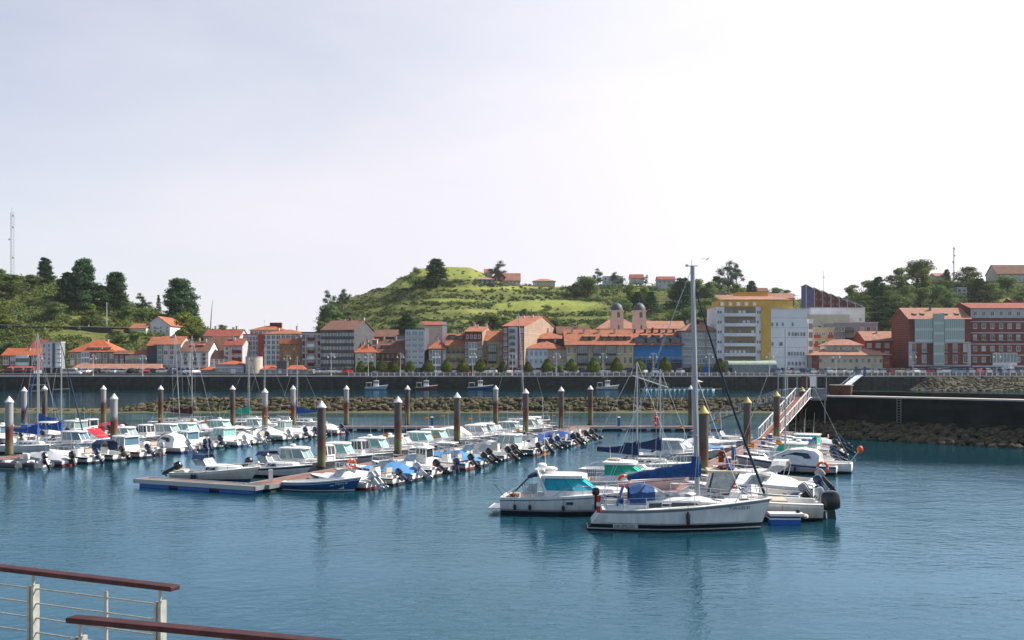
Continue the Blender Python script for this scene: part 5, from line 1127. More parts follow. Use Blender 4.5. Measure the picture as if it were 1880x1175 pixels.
def bld(label, pl, pr, ye, wall, Y=356.0, ang=0, ps=None, dep=12.0, roof='gable', yr=None, rm=None, rows=0, cols=0, win=(1.0, 1.45), fm=None, gm=None, side=None, ground=True, z0=QZ, over=.55, bal=(), balw=None, name='town_house', cat='house', sw=(0, 0), skip=(), first=3.6, sill=True, mull=1, group=None, gcol=None, fh=None):
    a = R(ang); u = (cos(a), sin(a)); v = (-sin(a), cos(a)); X0 = WX(pl, Y); w = px_solve(X0, Y, u[0], u[1], pr)
    Xr, Yr = X0 + w * u[0], Y + w * u[1]
    if ps: dep = px_solve(Xr, Yr, v[0], v[1], ps)
    he = ZA(ye, (Y + Yr) / 2) - z0; yc = (Y + Yr) / 2 + dep * .5 * v[1]
    if dep <= 0 or w <= 0: print('BAD SIZE', label, w, dep)
    r = thing(name, label, cat, (X0, Y, z0), a, group); b = Bd(); b.r, b.w, b.d, b.h = r, w, dep, he
    mb = MB(); mb.box(0, w, 0, dep, -1.5, he, wall)
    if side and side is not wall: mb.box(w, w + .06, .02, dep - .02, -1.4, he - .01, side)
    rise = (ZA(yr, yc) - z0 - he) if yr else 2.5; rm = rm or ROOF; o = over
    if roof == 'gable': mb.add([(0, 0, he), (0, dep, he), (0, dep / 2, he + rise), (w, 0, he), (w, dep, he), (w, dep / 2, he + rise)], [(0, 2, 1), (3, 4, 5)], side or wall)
    if roof == 'gabley': mb.add([(0, 0, he), (w, 0, he), (w / 2, 0, he + rise), (0, dep, he), (w, dep, he), (w / 2, dep, he + rise)], [(0, 1, 2), (3, 5, 4)], wall)
    mb.build('wall', r)
    rb = MB(); t = .18
    if roof == 'gable':
        sl = rise / (dep / 2)
        for sg in (0, 1):
            y0, ym = (-o, dep / 2) if sg == 0 else (dep + o, dep / 2); z0_ = he - sl * o
            rb.add([(-o * .6, y0, z0_), (w + o * .6, y0, z0_), (w + o * .6, ym, he + rise), (-o * .6, ym, he + rise), (-o * .6, y0, z0_ + t), (w + o * .6, y0, z0_ + t), (w + o * .6, ym, he + rise + t), (-o * .6, ym, he + rise + t)], [(0, 1, 2, 3), (7, 6, 5, 4), (0, 4, 5, 1), (1, 5, 6, 2), (0, 3, 7, 4), (2, 6, 7, 3)], rm)
    elif roof == 'gabley':
        sl = rise / (w / 2)
        for sg in (0, 1):
            x0 = -o if sg == 0 else w + o; z0_ = he - sl * o
            rb.add([(x0, -o, z0_), (x0, dep + o, z0_), (w / 2, dep + o, he + rise), (w / 2, -o, he + rise), (x0, -o, z0_ + t), (x0, dep + o, z0_ + t), (w / 2, dep + o, he + rise + t), (w / 2, -o, he + rise + t)], [(0, 1, 2, 3), (7, 6, 5, 4), (0, 4, 5, 1), (1, 5, 6, 2), (0, 3, 7, 4), (2, 6, 7, 3)], rm)
    elif roof == 'hip':
        q = min(w, dep) / 2; ins = q if w >= dep else w / 2 - .3
        A = [(-o, -o, he), (w + o, -o, he), (w + o, dep + o, he), (-o, dep + o, he)]; 
        Rg = [(ins, dep / 2, he + rise), (w - ins, dep / 2, he + rise)] if w > 2 * ins + .1 else [(w / 2 - .1, dep / 2, he + rise), (w / 2 + .1, dep / 2, he + rise)]
        rb.box(-o, w + o, -o, dep + o, he - .12, he + .001, woodd)
        A = [(x, y, he + .003) for x, y, z in A]; rb.add(A + Rg, [(0, 1, 5, 4), (1, 2, 5), (2, 3, 4, 5), (3, 0, 4)], rm)
    elif roof == 'shed':
        rb.add([(-o * .6, -o, he - .1), (w + o * .6, -o, he - .1), (w + o * .6, dep, he + rise), (-o * .6, dep, he + rise), (-o * .6, -o, he + .08), (w + o * .6, -o, he + .08), (w + o * .6, dep, he + rise + t), (-o * .6, dep, he + rise + t)], [(0, 1, 2, 3), (7, 6, 5, 4), (0, 4, 5, 1), (1, 5, 6, 2), (0, 3, 7, 4), (2, 6, 7, 3)], rm)
    else:
        rb.box(-.15, w + .15, -.15, dep + .15, he + .002, he + .35, rm)
    b.roof = rb.build('roof', r); b.rise = rise; b.yr = (dep / 2)
    fm = fm or whitep; gm = gm or glassd
    base = first if ground else 0.4; top = he - .35
    if rows and cols:
        fh = fh or (top - base) / rows; ww = min(win[0], w / cols * .72); wh = min(win[1], fh * .72)
        for j in range(rows):
            for i in range(cols):
                if (j, i) in skip or ('r', j) in skip or ('c', i) in skip: continue
                x = w * (i + .5) / cols; z = base + fh * j + (fh - wh) * .5
                g_ = gm if gm is not glassd or rnd.random() < .62 else rnd.choice([BLIND, glassb, CURT])
                link('window', winmesh(ww, wh, fm, g_, sill, mull), r, loc=(x, 0, z))
                if (j, i) in bal or ('r', j) in bal or ('c', i) in bal: link('balcony', balmesh(min(balw or ww + .7, w / cols * .95)), r, loc=(x, -.0, z - .25))
        b.fh = fh
    b.base = base
    if sw[0]:
        sf = (top - base) / sw[0]
        for j in range(sw[0]):
            for i in range(sw[1]):
                link('window', winmesh(.8, min(1.3, sf * .6), fm, gm, False, 0), r, loc=(w + .07, dep * (i + .7) / (sw[1] + .4), base + sf * j + .8), rz=R(90))
    if ground:
        sb = MB(); n = max(2, int(w / 3.2))
        for i in range(n): x0, x1 = w * i / n + .35, w * (i + 1) / n - .35; sb.box(x0, x1, -.06, .04, .1, 2.7, shopm)
        sb.build('shopfront', r)
    if roof in ('gable', 'hip') and rows and w > 6 and name == 'town_house':
        for q in range(rnd.randint(1, 2)): chimney(b, w * rnd.uniform(.2, .8), dep * rnd.uniform(.35, .6), rnd.uniform(.7, 1.4), rnd.choice([Wcream, Wlg, Wdred]), rnd.uniform(.22, .38))
        mb = MB(); x, y = w * rnd.uniform(.2, .8), dep * .5; z = he + rise; mb.tube([(x, y, z - .3), (x, y, z + 2.2)], .035, railm, 4); mb.tube([(x - .6, y, z + 2.0), (x + .6, y, z + 2.0)], .025, railm, 3); mb.build('aerial', b.roof)
    BLD.append(b); return b
def chimney(b, x, y=None, h=1.3, m=None, s=.35):
    y = b.d * .5 if y is None else y; zb = b.h + (b.rise * (1 - abs(y / b.d - .5) * 2)) - .3
    mb = MB(); mb.box(x - s, x + s, y - s, y + s, zb, zb + h + .3, m or Wcream); mb.box(x - s - .08, x + s + .08, y - s - .08, y + s + .08, zb + h + .301, zb + h + .42, ROOFB); mb.build('chimney', b.roof)
def dormer(b, x, w=2.0, y=1.2, h=1.3, wall=None, rm=None, style='shed', wn=True):
    sl = b.rise / (b.d / 2); z = b.h + sl * y; wall = wall or Wcream; rm = rm or ROOF; L = h / sl + .2 if sl > .2 else 3
    mb = MB(); mb.box(x - w / 2, x + w / 2, y, y + L, z - .3, z + h, wall)
    if wn: mb.box(x - w / 2 + .25, x + w / 2 - .25, y - .05, y, z + .25, z + h - .2, glassd)
    if style == 'gable':
        mb.add([(x - w / 2 - .3, y - .4, z + h - .1), (x + w / 2 + .3, y - .4, z + h - .1), (x, y - .4, z + h + .75), (x - w / 2 - .3, y + L, z + h - .1), (x + w / 2 + .3, y + L, z + h - .1), (x, y + L, z + h + .75)], [(0, 2, 5, 3), (1, 4, 5, 2)], rm)
        mb.add([(x - w / 2, y - .01, z + h), (x + w / 2, y - .01, z + h), (x, y - .01, z + h + .55)], [(0, 1, 2)], wall)
    else: mb.add([(x - w / 2 - .2, y - .35, z + h - .02), (x + w / 2 + .2, y - .35, z + h - .02), (x + w / 2 + .2, y + L + .8, z + h + .45), (x - w / 2 - .2, y + L + .8, z + h + .45), (x - w / 2 - .2, y - .35, z + h + .12), (x + w / 2 + .2, y - .35, z + h + .12), (x + w / 2 + .2, y + L + .8, z + h + .6), (x - w / 2 - .2, y + L + .8, z + h + .6)], [(0, 1, 2, 3), (7, 6, 5, 4), (0, 4, 5, 1), (1, 5, 6, 2), (0, 3, 7, 4)], rm)
    mb.build('dormer', b.roof)
def fbox(b, x0, x1, z0, z1, m, d=.08, name='panel', y=0): mb = MB(); mb.box(x0, x1, y - d, y + .02, z0, z1, m); return mb.build(name, b.r)
def gal(b, x, z, w, h, fm=None, gm=None, d=.7, nb=5, fl=2): link('gallery', galmesh(w, h, d, fm, gm, nb, fl), b.r, loc=(x, 0, z))
def balc(b, x, z, w, m=None, solid=None, d=.9, h=1.0): link('balcony', balmesh(w, d, m, solid, h), b.r, loc=(x, 0, z))

# --- left end
b = bld('low red house with bright orange roof near the left edge', 4, 70, 652, Wdred, Y=362, yr=640, rm=ROOFX, rows=2, cols=5, win=(1.9, 1.5), dep=9, skip=((0, 2), (1, 2), (0, 3), (1, 3)))
fbox(b, b.w * .40, b.w * .76, 3.0, b.h - .3, Wgreen, .1)
for z in (3.6, 6.2): balc(b, b.w * .58, z, b.w * .34, solid=Wwhite)
bld('narrow dark red tower house behind the low orange-roofed house', 54, 78, 640, Wdred, Y=372, yr=624, rm=ROOFR, rows=2, cols=2, dep=10, ground=False)
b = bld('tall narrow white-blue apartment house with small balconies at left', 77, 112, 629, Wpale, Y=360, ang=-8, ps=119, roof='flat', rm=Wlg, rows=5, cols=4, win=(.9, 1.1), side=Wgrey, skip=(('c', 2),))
for j in range(5): balc(b, b.w * .93, 3.3 + j * b.fh, 1.6, solid=Wwhite)
fbox(b, b.w * .55, b.w * .68, 2.8, b.h - .2, Wdgrey, .06)
b = bld('stone mansion with orange mansard roof behind the market hall', 127, 211, 646, Wbr, Y=372, roof='hip', yr=624, rm=ROOFX, rows=2, cols=7, win=(1.2, 2.0), dep=14, first=3.4)
for i in (.42, .5, .58, .66, .78, .86): dormer(b, b.w * i, 1.1, 1.0, .9, wall=Wcream, style='shed')
fbox(b, b.w * .28, b.w * .46, 3.2, b.h - .3, Wdred, .12); gal(b, b.w * .37, 4.0, 3.0, 4.2, nb=3)
b = bld('dark red-brown row house right of the stone mansion', 209, 238, 650, Wdred, Y=368, yr=644, rm=ROOFB, rows=2, cols=3, dep=8)
b = bld('house with orange hip roof and white glazed upper floor', 237, 284, 650, Wlg, Y=368, roof='hip', yr=640, rm=ROOFX, rows=2, cols=7, win=(.9, 1.7), dep=8)
balc(b, b.w / 2, 5.9, b.w * .95, solid=Wcream)
# market hall
def market():
    Y = 352; x0, x1 = WX(129, Y), WX(293, Y); r = thing('market_hall', 'long low market hall with salmon roof and wavy cream parapet', 'market hall', (x0, Y, QZ + .1)); w = x1 - x0; n = 10
    mb = MB(); mb.box(0, w, 9, 9.3, 0, 3.4, Wdgrey); 
    mb.build('wall', r)
    for i in range(n + 1): mb = MB(); mb.box(w * i / n - .25, w * i / n + .25, -.25, .25, 0, 1.6, Wcream); mb.build('pillar', r)
    mb = MB(); pts = [(w * i / 60, 2.15 + .42 * (cos(2 * pi * i / 60 * 5 + pi) * .5 + .5)) for i in range(61)]
    for i in range(60): mb.add([(pts[i][0], -.3, 1.6), (pts[i + 1][0], -.3, 1.6), (pts[i + 1][0], -.3, pts[i + 1][1]), (pts[i][0], -.3, pts[i][1]), (pts[i][0], .1, 1.6), (pts[i + 1][0], .1, 1.6), (pts[i + 1][0], .1, pts[i + 1][1]), (pts[i][0], .1, pts[i][1])], [(0, 1, 2, 3), (7, 6, 5, 4), (3, 2, 6, 7), (0, 4, 5, 1)], Wcream)
    for i in range(5): mb.lathe([(.28, -.36), (.28, -.31)], woodd, 12, (w * (i + .5) / 5, 0, 2.0), axis='y')
    mb.build('parapet', r)
    mb = MB(); mb.add([(-.3, .1, 2.1), (w + .3, .1, 2.1), (w - 1, 5, 4.0), (1, 5, 4.0), (-.3, 9.6, 2.6), (w + .3, 9.6, 2.6)], [(0, 1, 2, 3), (3, 2, 5, 4), (0, 3, 4), (1, 5, 2)], ROOFP); mb.build('roof', r)
    for i in (1, 3, 5, 8): mb = MB(); mb.box(w * i / n + .6, w * (i + 1) / n - .6, 3, 4, 0, 1.2, rnd.choice([Wcream, Wwhite, redp])); mb.build('stall', r)
market()
bld('long grey-roofed garage left of the market hall', 5, 62, 680, Wgrey, Y=350, roof='shed', yr=673, rm=ROOFR, dep=6, rows=0, name='garage', cat='garage')
b = bld('grey and green apartment house with orange roof', 288, 332, 632, Wlg, Y=360, yr=618, rm=ROOF, rows=4, cols=4, win=(1.3, 1.3), dep=12, ground=True)
fbox(b, 0, b.w * .27, 3, b.h - .2, Wgreen, .03)
bld('dark grey gabled house side left of the green-striped house', 270, 288, 634, Wdgrey, Y=366, yr=619, rm=ROOF, rows=0, dep=12)
b = bld('white house with brown tiled roof and three balcony rows', 332, 383, 645, Wwhite, Y=358, yr=627, rm=ROOFB, rows=3, cols=3, win=(1.1, 1.9), bal=(('c', 0), ('c', 1), ('c', 2)), dep=13)
for i in (.3, .55, .7): dormer(b, b.w * i, 1.0, 3, .5, Wgrey)
bld('dark maroon gable wall rising behind the white balconied house', 378, 414, 650, Wdred, Y=376, roof='shed', yr=618, rm=ROOFB, dep=9, rows=0)
bld('small white house with brown roof and three windows', 384, 411, 657, Wwhite, Y=361, yr=644, rm=ROOFB, rows=2, cols=3, dep=9)
b = bld('narrow pale house with two dark red balconies', 411, 445, 634, Wlg, Y=362, yr=622, rm=ROOFR, rows=4, cols=3, dep=11)
for z in (5.2, 8.0): balc(b, b.w * .72, z, b.w * .5, solid=Wdred)
b = bld('building with long orange roof standing behind the left houses', 374, 440, 617, Wlg, Y=420, yr=605, rm=ROOFR, rows=2, cols=6, dep=13, ground=False); 
for x in (.2, .5, .8): chimney(b, b.w * x)
# white and blue block with dark red corner
b = bld('white and blue apartment block with dark red corner stripe', 446, 480, 615, Wpale, Y=372, ang=14, roof='flat', rm=ROOF, rows=6, cols=6, win=(1.3, 1.9), gm=mat('glass_blue', (.05, .10, .17), .15, spec=.8), dep=14, over=.2)
b2 = bld('white and blue apartment block wing with wide window bands', 480, 552, 613, Wpale, Y=372, ang=-12, roof='hip', yr=605, rm=ROOF, rows=6, cols=8, win=(1.7, 1.9), gm=MATS['glass_blue'], dep=14, over=.5)
fbox(b2, -.9, .9, 0, b2.h, Wred, .9)
for i in range(8): fbox(b2, b2.w * (i + 1) / 8 - .22, b2.w * (i + 1) / 8 + .22, 2.8, b2.h - .1, Wwhite, .25, 'pilaster')
b = bld('set-back top storey with orange roof above the white-blue block', 459, 521, 606, Wwhite, Y=381, roof='hip', yr=598, rm=ROOF, rows=1, cols=8, win=(1, .9), dep=10, ground=False, z0=ZA(616, 381)); 
fbox(b, b.w * .5, b.w * .85, b.h + 1.0, b.h + 3.0, Wdred, 1.5, 'penthouse', y=6)
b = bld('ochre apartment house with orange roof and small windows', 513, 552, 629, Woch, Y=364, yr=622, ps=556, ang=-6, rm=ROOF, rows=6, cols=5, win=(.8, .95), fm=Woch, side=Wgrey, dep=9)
b = bld('narrow tall house with glazed bays and dark red panels', 554, 589, 611, Wlg, Y=362, roof='flat', rm=Wdred, rows=5, cols=5, win=(1.0, 1.6), dep=12, over=.3, skip=(('c', 2), ('c', 0)))
for j in range(5):
    z = 3.5 + j * b.fh; balc(b, b.w * .5, z, b.w * .36, solid=Wwhite if j % 2 else Wdred)
    for xx in (.1, .9): fbox(b, b.w * xx - .5, b.w * xx + .5, z + .3, z + 2.0, Wdred if j % 2 else glassd, .07)
b = bld('long grey block with horizontal window bands and dark gable', 589, 650, 606, Wgrey, Y=360, ang=-13, ps=687, roof='gable', yr=589, rm=ROOFB, side=BRKG, rows=5, cols=10, win=(1.2, 1.35), dep=16, sill=False)
for j in range(6): fbox(b, 0, b.w, 3.0 + j * b.fh, 3.0 + j * b.fh + 1.15, Wdgrey, .1, 'spandrel')
chimney(b, b.w * .98, h=1.2, m=Wlg)
b = bld('low roofed grey gable house behind the cream orange-roofed house', 683, 727, 618, Wdgrey, Y=378, yr=606, rm=ROOFB, rows=0, dep=12)
bld('grey slab side wall behind the dark red house', 718, 745, 616, Wgrey, Y=382, roof='flat', rm=ROOFB, rows=0, dep=9)
b = bld('cream house with vivid orange hipped roof behind topiary trees', 652, 690, 647, Wcream, Y=356, roof='hip', yr=629, rm=ROOFX, rows=3, cols=3, win=(.9, 1.4), dep=13)
chimney(b, b.w * .55, 3.0); dormer(b, b.w * .85, 2.0, 4.6, 1.9, Wwhite)
b = bld('dark red house with weathered brown roof', 690, 743, 647, Wdred, Y=357, roof='gable', yr=624, rm=ROOFB, rows=2, cols=6, win=(.9, 1.5), dep=13, fm=woodd)
balc(b, b.w * .3, 5.0, b.w * .5); dormer(b, b.w * .32, 2.6, 2.2, .9, Wdgrey, ROOFB); chimney(b, b.w * .2); chimney(b, b.w * .62)
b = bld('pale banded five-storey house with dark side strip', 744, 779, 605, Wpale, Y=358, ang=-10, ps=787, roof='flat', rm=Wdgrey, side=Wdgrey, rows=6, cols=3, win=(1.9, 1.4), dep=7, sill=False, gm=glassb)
for j in range(6): fbox(b, .0, b.w, 2.7 + j * b.fh, 3.6 + j * b.fh, Wlg, .12, 'spandrel')
b = bld('cream block gable wall with ragged red roof edge', 779, 820, 597, BRKC, Y=371, ang=12, roof='shed', yr=590, rm=ROOFR, rows=0, dep=9)
fbox(b, b.w * .8, b.w, 0, b.h + 1.2, Wwhite, .3, 'stair_tower')
b = bld('beige house with white oriel window and sloping roof', 787, 820, 640, Wbr, Y=357, roof='hip', yr=624, rm=ROOF, rows=3, cols=4, win=(.9, 1.6), dep=12, skip=(('c', 1), ('c', 2)))
gal(b, b.w * .45, 3.4, 2.8, 5.4, nb=3, fl=2, gm=glassb)
b = bld('dark timbered house with long balconies and dormers', 820, 853, 632, Wyel, Y=358, yr=613, rm=ROOF, rows=2, cols=4, win=(1.0, 1.6), fm=woodd, dep=13, over=1.0)
for z in (4.6, 7.6): balc(b, b.w * .5, z, b.w * .96, d=1.1)
dormer(b, b.w * .3, 2.2, 3.0, 1.6, Wdgrey, ROOF); dormer(b, b.w * .75, 2.2, 3.0, 1.2, Wdgrey, ROOF); chimney(b, b.w * .55)
b = bld('tall dark red brick house with white framed tall windows', 853, 885, 609, BRK, Y=357, ang=-8, ps=906, yr=600, rm=ROOF, side=BRKT, rows=4, cols=4, win=(.95, 2.3), dep=12, skip=(('c', 1), ('c', 2), ('r', 3)))
gal(b, b.w * .5, 3.6, 3.0, b.h - 7.4, nb=3, fl=3)
for i in range(4): link('window', winmesh(.7, 1.3, whitep, glassd, False, 0), b.r, loc=(b.w * (i + .7) / 4.4, 0, b.h - 2.4))
for x in (.2, .9): chimney(b, b.w * x)
b = bld('yellow house with central iron gallery under orange roof', 886, 924, 625, Wyel, Y=359, yr=608, rm=ROOF, rows=3, cols=4, win=(1.0, 2.0), fm=woodd, dep=13, skip=(('c', 1), ('c', 2)))
gal(b, b.w * .47, 4.4, 2.9, 6.4, nb=4, fl=2, fm=woodd)
b = bld('tall red and white striped block with large brick gable', 923, 962, 599, Wred, Y=356, ang=-16, ps=1024, roof='gable', yr=581, rm=ROOF, side=BRKT, rows=6, cols=4, win=(1.0, 1.5), dep=24, skip=(('c', 1), ('c', 2)))
fbox(b, b.w * .28, b.w * .70, 2.8, b.h, Wpale, .25, 'panel')
for j in range(6): balc(b, b.w * .46, 3.6 + j * b.fh, b.w * .3, d=.6); fbox(b, b.w * .33, b.w * .58, 3.9 + j * b.fh, 5.2 + j * b.fh, glassd, .28); fbox(b, 0, b.w * .27, 2.9 + j * b.fh, 3.6 + j * b.fh, Wdred, .05)
b = bld('slate grey house with layered orange hip roofs', 963, 1040, 640, Wpale, Y=357, roof='hip', yr=626, rm=ROOF, rows=2, cols=9, win=(.9, 1.5), fm=Wpale, gm=glassb, dep=14)
fbox(b, b.w * .55, b.w, 3, b.h - .1, BRKT, .03)
b = bld('grey attic storey with orange hip roof above the slate grey house', 972, 1046, 622, Wdgrey, Y=372, roof='hip', yr=610, rm=ROOF, rows=1, cols=6, win=(1.6, 1.3), dep=14, ground=False)
b = bld('yellow house with dark roof set behind the slate grey house', 1023, 1083, 612, Wyel, Y=392, yr=600, rm=ROOFB, rows=1, cols=5, dep=10, ground=False)
# yellow galleried terrace
b = bld('yellow houses with dark wooden galleries under one orange roof', 1040, 1163, 631, Wyel, Y=356, yr=606, rm=ROOF, rows=2, cols=12, win=(1.0, 2.4), fm=whitep, gm=glassd, dep=20, over=1.2, skip=(('c', 2), ('c', 3), ('c', 5), ('c', 7), ('c', 8)))
for x, w in ((.24, 3.6), (.46, 2.8), (.66, 3.8)): gal(b, b.w * x, 3.6, w, 6.8, fm=woodd, nb=5, fl=2)
for x in (.30, .40, .58, .70, .82, .93): dormer(b, b.w * x, 1.9, 2.4, 1.3, Wdgrey, ROOF)
for x in (.1, .28, .5, .75): chimney(b, b.w * x, 7.5)
# blue house
b = bld('bright blue house with orange dormers and white window row', 1163, 1252, 631, Wblue, Y=357, yr=607, rm=ROOF, rows=1, cols=9, win=(1.25, 1.7), fm=mat('blue_frame', (.35, .42, .45), .6), gm=mat('glass_cream', (.28, .26, .20), .3), dep=20, over=1.1, first=6.2, ground=False)
for x in (.12, .38, .64, .88): dormer(b, b.w * x, 3.4, .1, 2.0, Wblue, ROOF, 'gable')
for x in (.25, .51, .76): dormer(b, b.w * x, 2.2, 3.2, 1.4, Wdred, ROOF)
for x in (.08, .3, .45, .6, .75, .9): chimney(b, b.w * x, 8.0, m=Wdred)
for x in (.0, .25, .5, .75, 1.0): fbox(b, b.w * x - .35 if x else 0, b.w * x + .35 if x < 1 else b.w, 0, 6.0, Wblue, 1.0, 'pillar')
fbox(b, 0, b.w, 5.4, 6.0, Wblue, 1.2, 'arcade_beam'); fbox(b, .4, b.w - .4, 0.2, 5.3, shopm, .05, 'shopfront')
b = bld('row of orange and pinkish roofs between church and blue house', 1190, 1258, 603, Wpink, Y=400, yr=590, rm=ROOFP, rows=0, dep=14)
b = bld('grey-beige apartment house with pinkish tiled roof', 1251, 1317, 607, mat('wall_grey_beige', (.32, .30, .29), .9, var=.15, scale=.4), Y=357, roof='hip', yr=589, rm=ROOFP, rows=4, cols=7, win=(1.4, 1.4), dep=15, gm=glassb)
chimney(b, b.w * .5, 5, 1.6, Wdred); chimney(b, b.w * .25, 6, 1.0)
for x in (.0, .33, .66): fbox(b, b.w * x, b.w * x + .5, 3, b.h - .1, Wgrey, .2, 'pilaster')
fbox(b, b.w * .30, b.w * .85, .2, 3.0, bluep, .3, 'shop_awning')
# big white block
b = bld('large white apartment block with yellow stripe and yellow top', 1316, 1415, 563, Wwhite, Y=356, ang=0, roof='flat', rm=mat('wall_mustard', (.68, .42, .09), .85, var=.15, scale=.4), rows=6, cols=1, win=(.1, .1), dep=18, skip=(('r', 0), ('r', 1), ('r', 2), ('r', 3), ('r', 4), ('r', 5)), name='apartment_block', cat='apartment block')
MU = MATS['wall_mustard']; fh = (b.h - 3.2) / 6
for j in range(6):
    z = 3.4 + j * fh
    if j < 6: 
        fbox(b, b.w * .14, b.w * .72, z + .95, z + fh - .15, mat('recess_tan', (.30, .22, .14), .9), .02, 'loggia'); balc(b, b.w * .43, z - .05, b.w * .60, solid=Wwhite, d=1.1)
        for k in range(7): 
            if rnd.random() < .75: fbox(b, b.w * (.16 + k * .08), b.w * (.16 + k * .08) + 1.0, z + .1, z + 2.0, rnd.choice([glassd, Wwhite, glassb]), .06, 'window')
    for xx in (.03, .075): link('window', winmesh(.55, 1.0, whitep, glassd, False, 0), b.r, loc=(b.w * xx, 0, z + .9))
    for xx in (.76, .80): 
        if rnd.random() < .7: link('window', winmesh(.5, 1.0, whitep, glassd, False, 0), b.r, loc=(b.w * xx, 0, z + .9))
fbox(b, b.w * .82, b.w, 2.8, b.h + .36, MU, .35, 'stripe')
for k in range(5): fbox(b, b.w * (.08 + k * .15), b.w * (.08 + k * .15) + 1.2, b.h + .36, b.h + 1.7, Wwhite, -.8, 'attic_pier', y=.9)
b3 = bld('mustard yellow attic storey on top of the white block', 1319, 1456, 550, MU, Y=357.5, roof='hip', yr=544, rm=ROOFP, rows=0, dep=12, z0=ZA(565, 357.5), ground=False, name='attic_storey', over=.2)
b4 = bld('mustard penthouse box with grey vent above the attic storey', 1355, 1410, 538, MU, Y=366, roof='flat', rm=MU, rows=0, dep=8, z0=ZA(556, 366), ground=False, name='penthouse', over=.1)
fbox(b4, b4.w * .12, b4.w * .25, .5, 2.2, Wlg, .5, 'vent')
b = bld('plain white wing of the large block with scattered windows', 1415, 1482, 569, mat('wall_white_panel', (.80, .81, .82), .8, var=.05, scale=.25), Y=356, roof='flat', rm=Wwhite, rows=0, dep=18, name='apartment_block', cat='apartment block')
for j in range(1, 7): fbox(b, 0, b.w, 2.9 + j * (b.h - 4.4) / 5.4, 3.05 + j * (b.h - 4.4) / 5.4, Wlg, .04, 'joint')
for j, xs in ((4, (.04, .17, .33)), (3, (.5, .6, .68, .75, .84, .92)), (2, (.05, .25, .3)), (4, (.6,)), (1, (.5, .58, .66, .74, .82, .9)), (0, (.5, .6, .7, .8, .9))):
    for x in xs: link('window', winmesh(.55, 1.15, Wlg, rnd.choice([glassd, glassb]), False, 0), b.r, loc=(b.w * x, -.02, 3.6 + j * (b.h - 4.4) / 5.4))
b = bld('right-hand balcony strip of the large white block', 1483, 1493, 588, Wwhite, Y=358, roof='flat', rm=Wwhite, rows=0, dep=12, name='apartment_block', cat='apartment block')
for j in range(5): fbox(b, .3, b.w - .2, 4.0 + j * 3.1, 6.0 + j * 3.1, MATS['recess_tan'], .03, 'loggia')
# pavilion
def pavilion():
    Y = 345; x0, x1 = WX(1345, Y), WX(1426, Y); w = x1 - x0; r = thing('pavilion', 'glass pavilion with pale green barrel roof on the promenade', 'pavilion', (x0, Y, QZ + .12))
    mb = MB(); mb.box(0, w, 0, 6, 0, 3.6, mat('pavilion_glass', (.10, .16, .20), .15, var=.4, scale=.6, spec=.9)); 
    for i in range(12): mb.box(w * i / 11 - .06, w * i / 11 + .06, -.08, 0.0, 0, 3.6, greym)
    mb.build('wall', r); mb = MB(); n = 10; R0 = [(-.8, 3.2 - .6 + 3.4 - 3.2 * cos(pi * k / n) - .2, 3.6 + 1.5 * sin(pi * k / n)) for k in range(n + 1)]
    mb.loft([R0, [(w + .8, y, z) for x, y, z in R0]], mat('roof_verdigris', (.38, .46, .36), .6, var=.2, scale=.8), closed=False); mb.loft([[(x, y, z - .15) for x, y, z in R0], [(w + .8, y, z - .15) for x, y, z in R0]], greym, closed=False)
    for x in (-.8, w + .8): mb.add([(x, y, z) for _, y, z in R0], [tuple(range(n + 1))], greym)
    mb.build('roof', r, smooth=True)
pavilion()
# right side buildings
b = bld('yellow house with red balconies right of the white block', 1493, 1531, 603, Wyel, Y=374, roof='flat', rm=Wcream, rows=4, cols=3, win=(1.2, 1.4), dep=10)
for j in range(4): balc(b, b.w * .18, 3.9 + j * b.fh, 2.2, solid=Wred, d=.7); balc(b, b.w * .82, 3.9 + j * b.fh, 1.8, solid=Wred, d=.7)
b = bld('grey apartment house with dark balconies on the right', 1530, 1612, 593, Wgrey, Y=380, roof='flat', rm=Wlg, rows=4, cols=7, win=(1.1, 1.5), dep=12, skip=(('c', 2), ('c', 3)))
for j in range(4): balc(b, b.w * .34, 4.0 + j * b.fh, b.w * .27, d=1.0); fbox(b, b.w * .22, b.w * .46, 4.0 + j * b.fh, 6.2 + j * b.fh, glassd, .03)
b = bld('cream building stepped behind the yellow house, below sawtooth block', 1486, 1560, 579, Wcream, Y=398, roof='flat', rm=Wlg, rows=1, cols=6, win=(1.0, 1.4), dep=12, ground=True, first=14)
b = bld('white terrace building below the dark red sawtooth block', 1488, 1588, 566, Wwhite, Y=412, roof='flat', rm=Wlg, rows=1, cols=6, win=(.8, 1.2), dep=10, first=18)
balc(b, b.w * .6, 17.6, b.w * .3, solid=Wred)
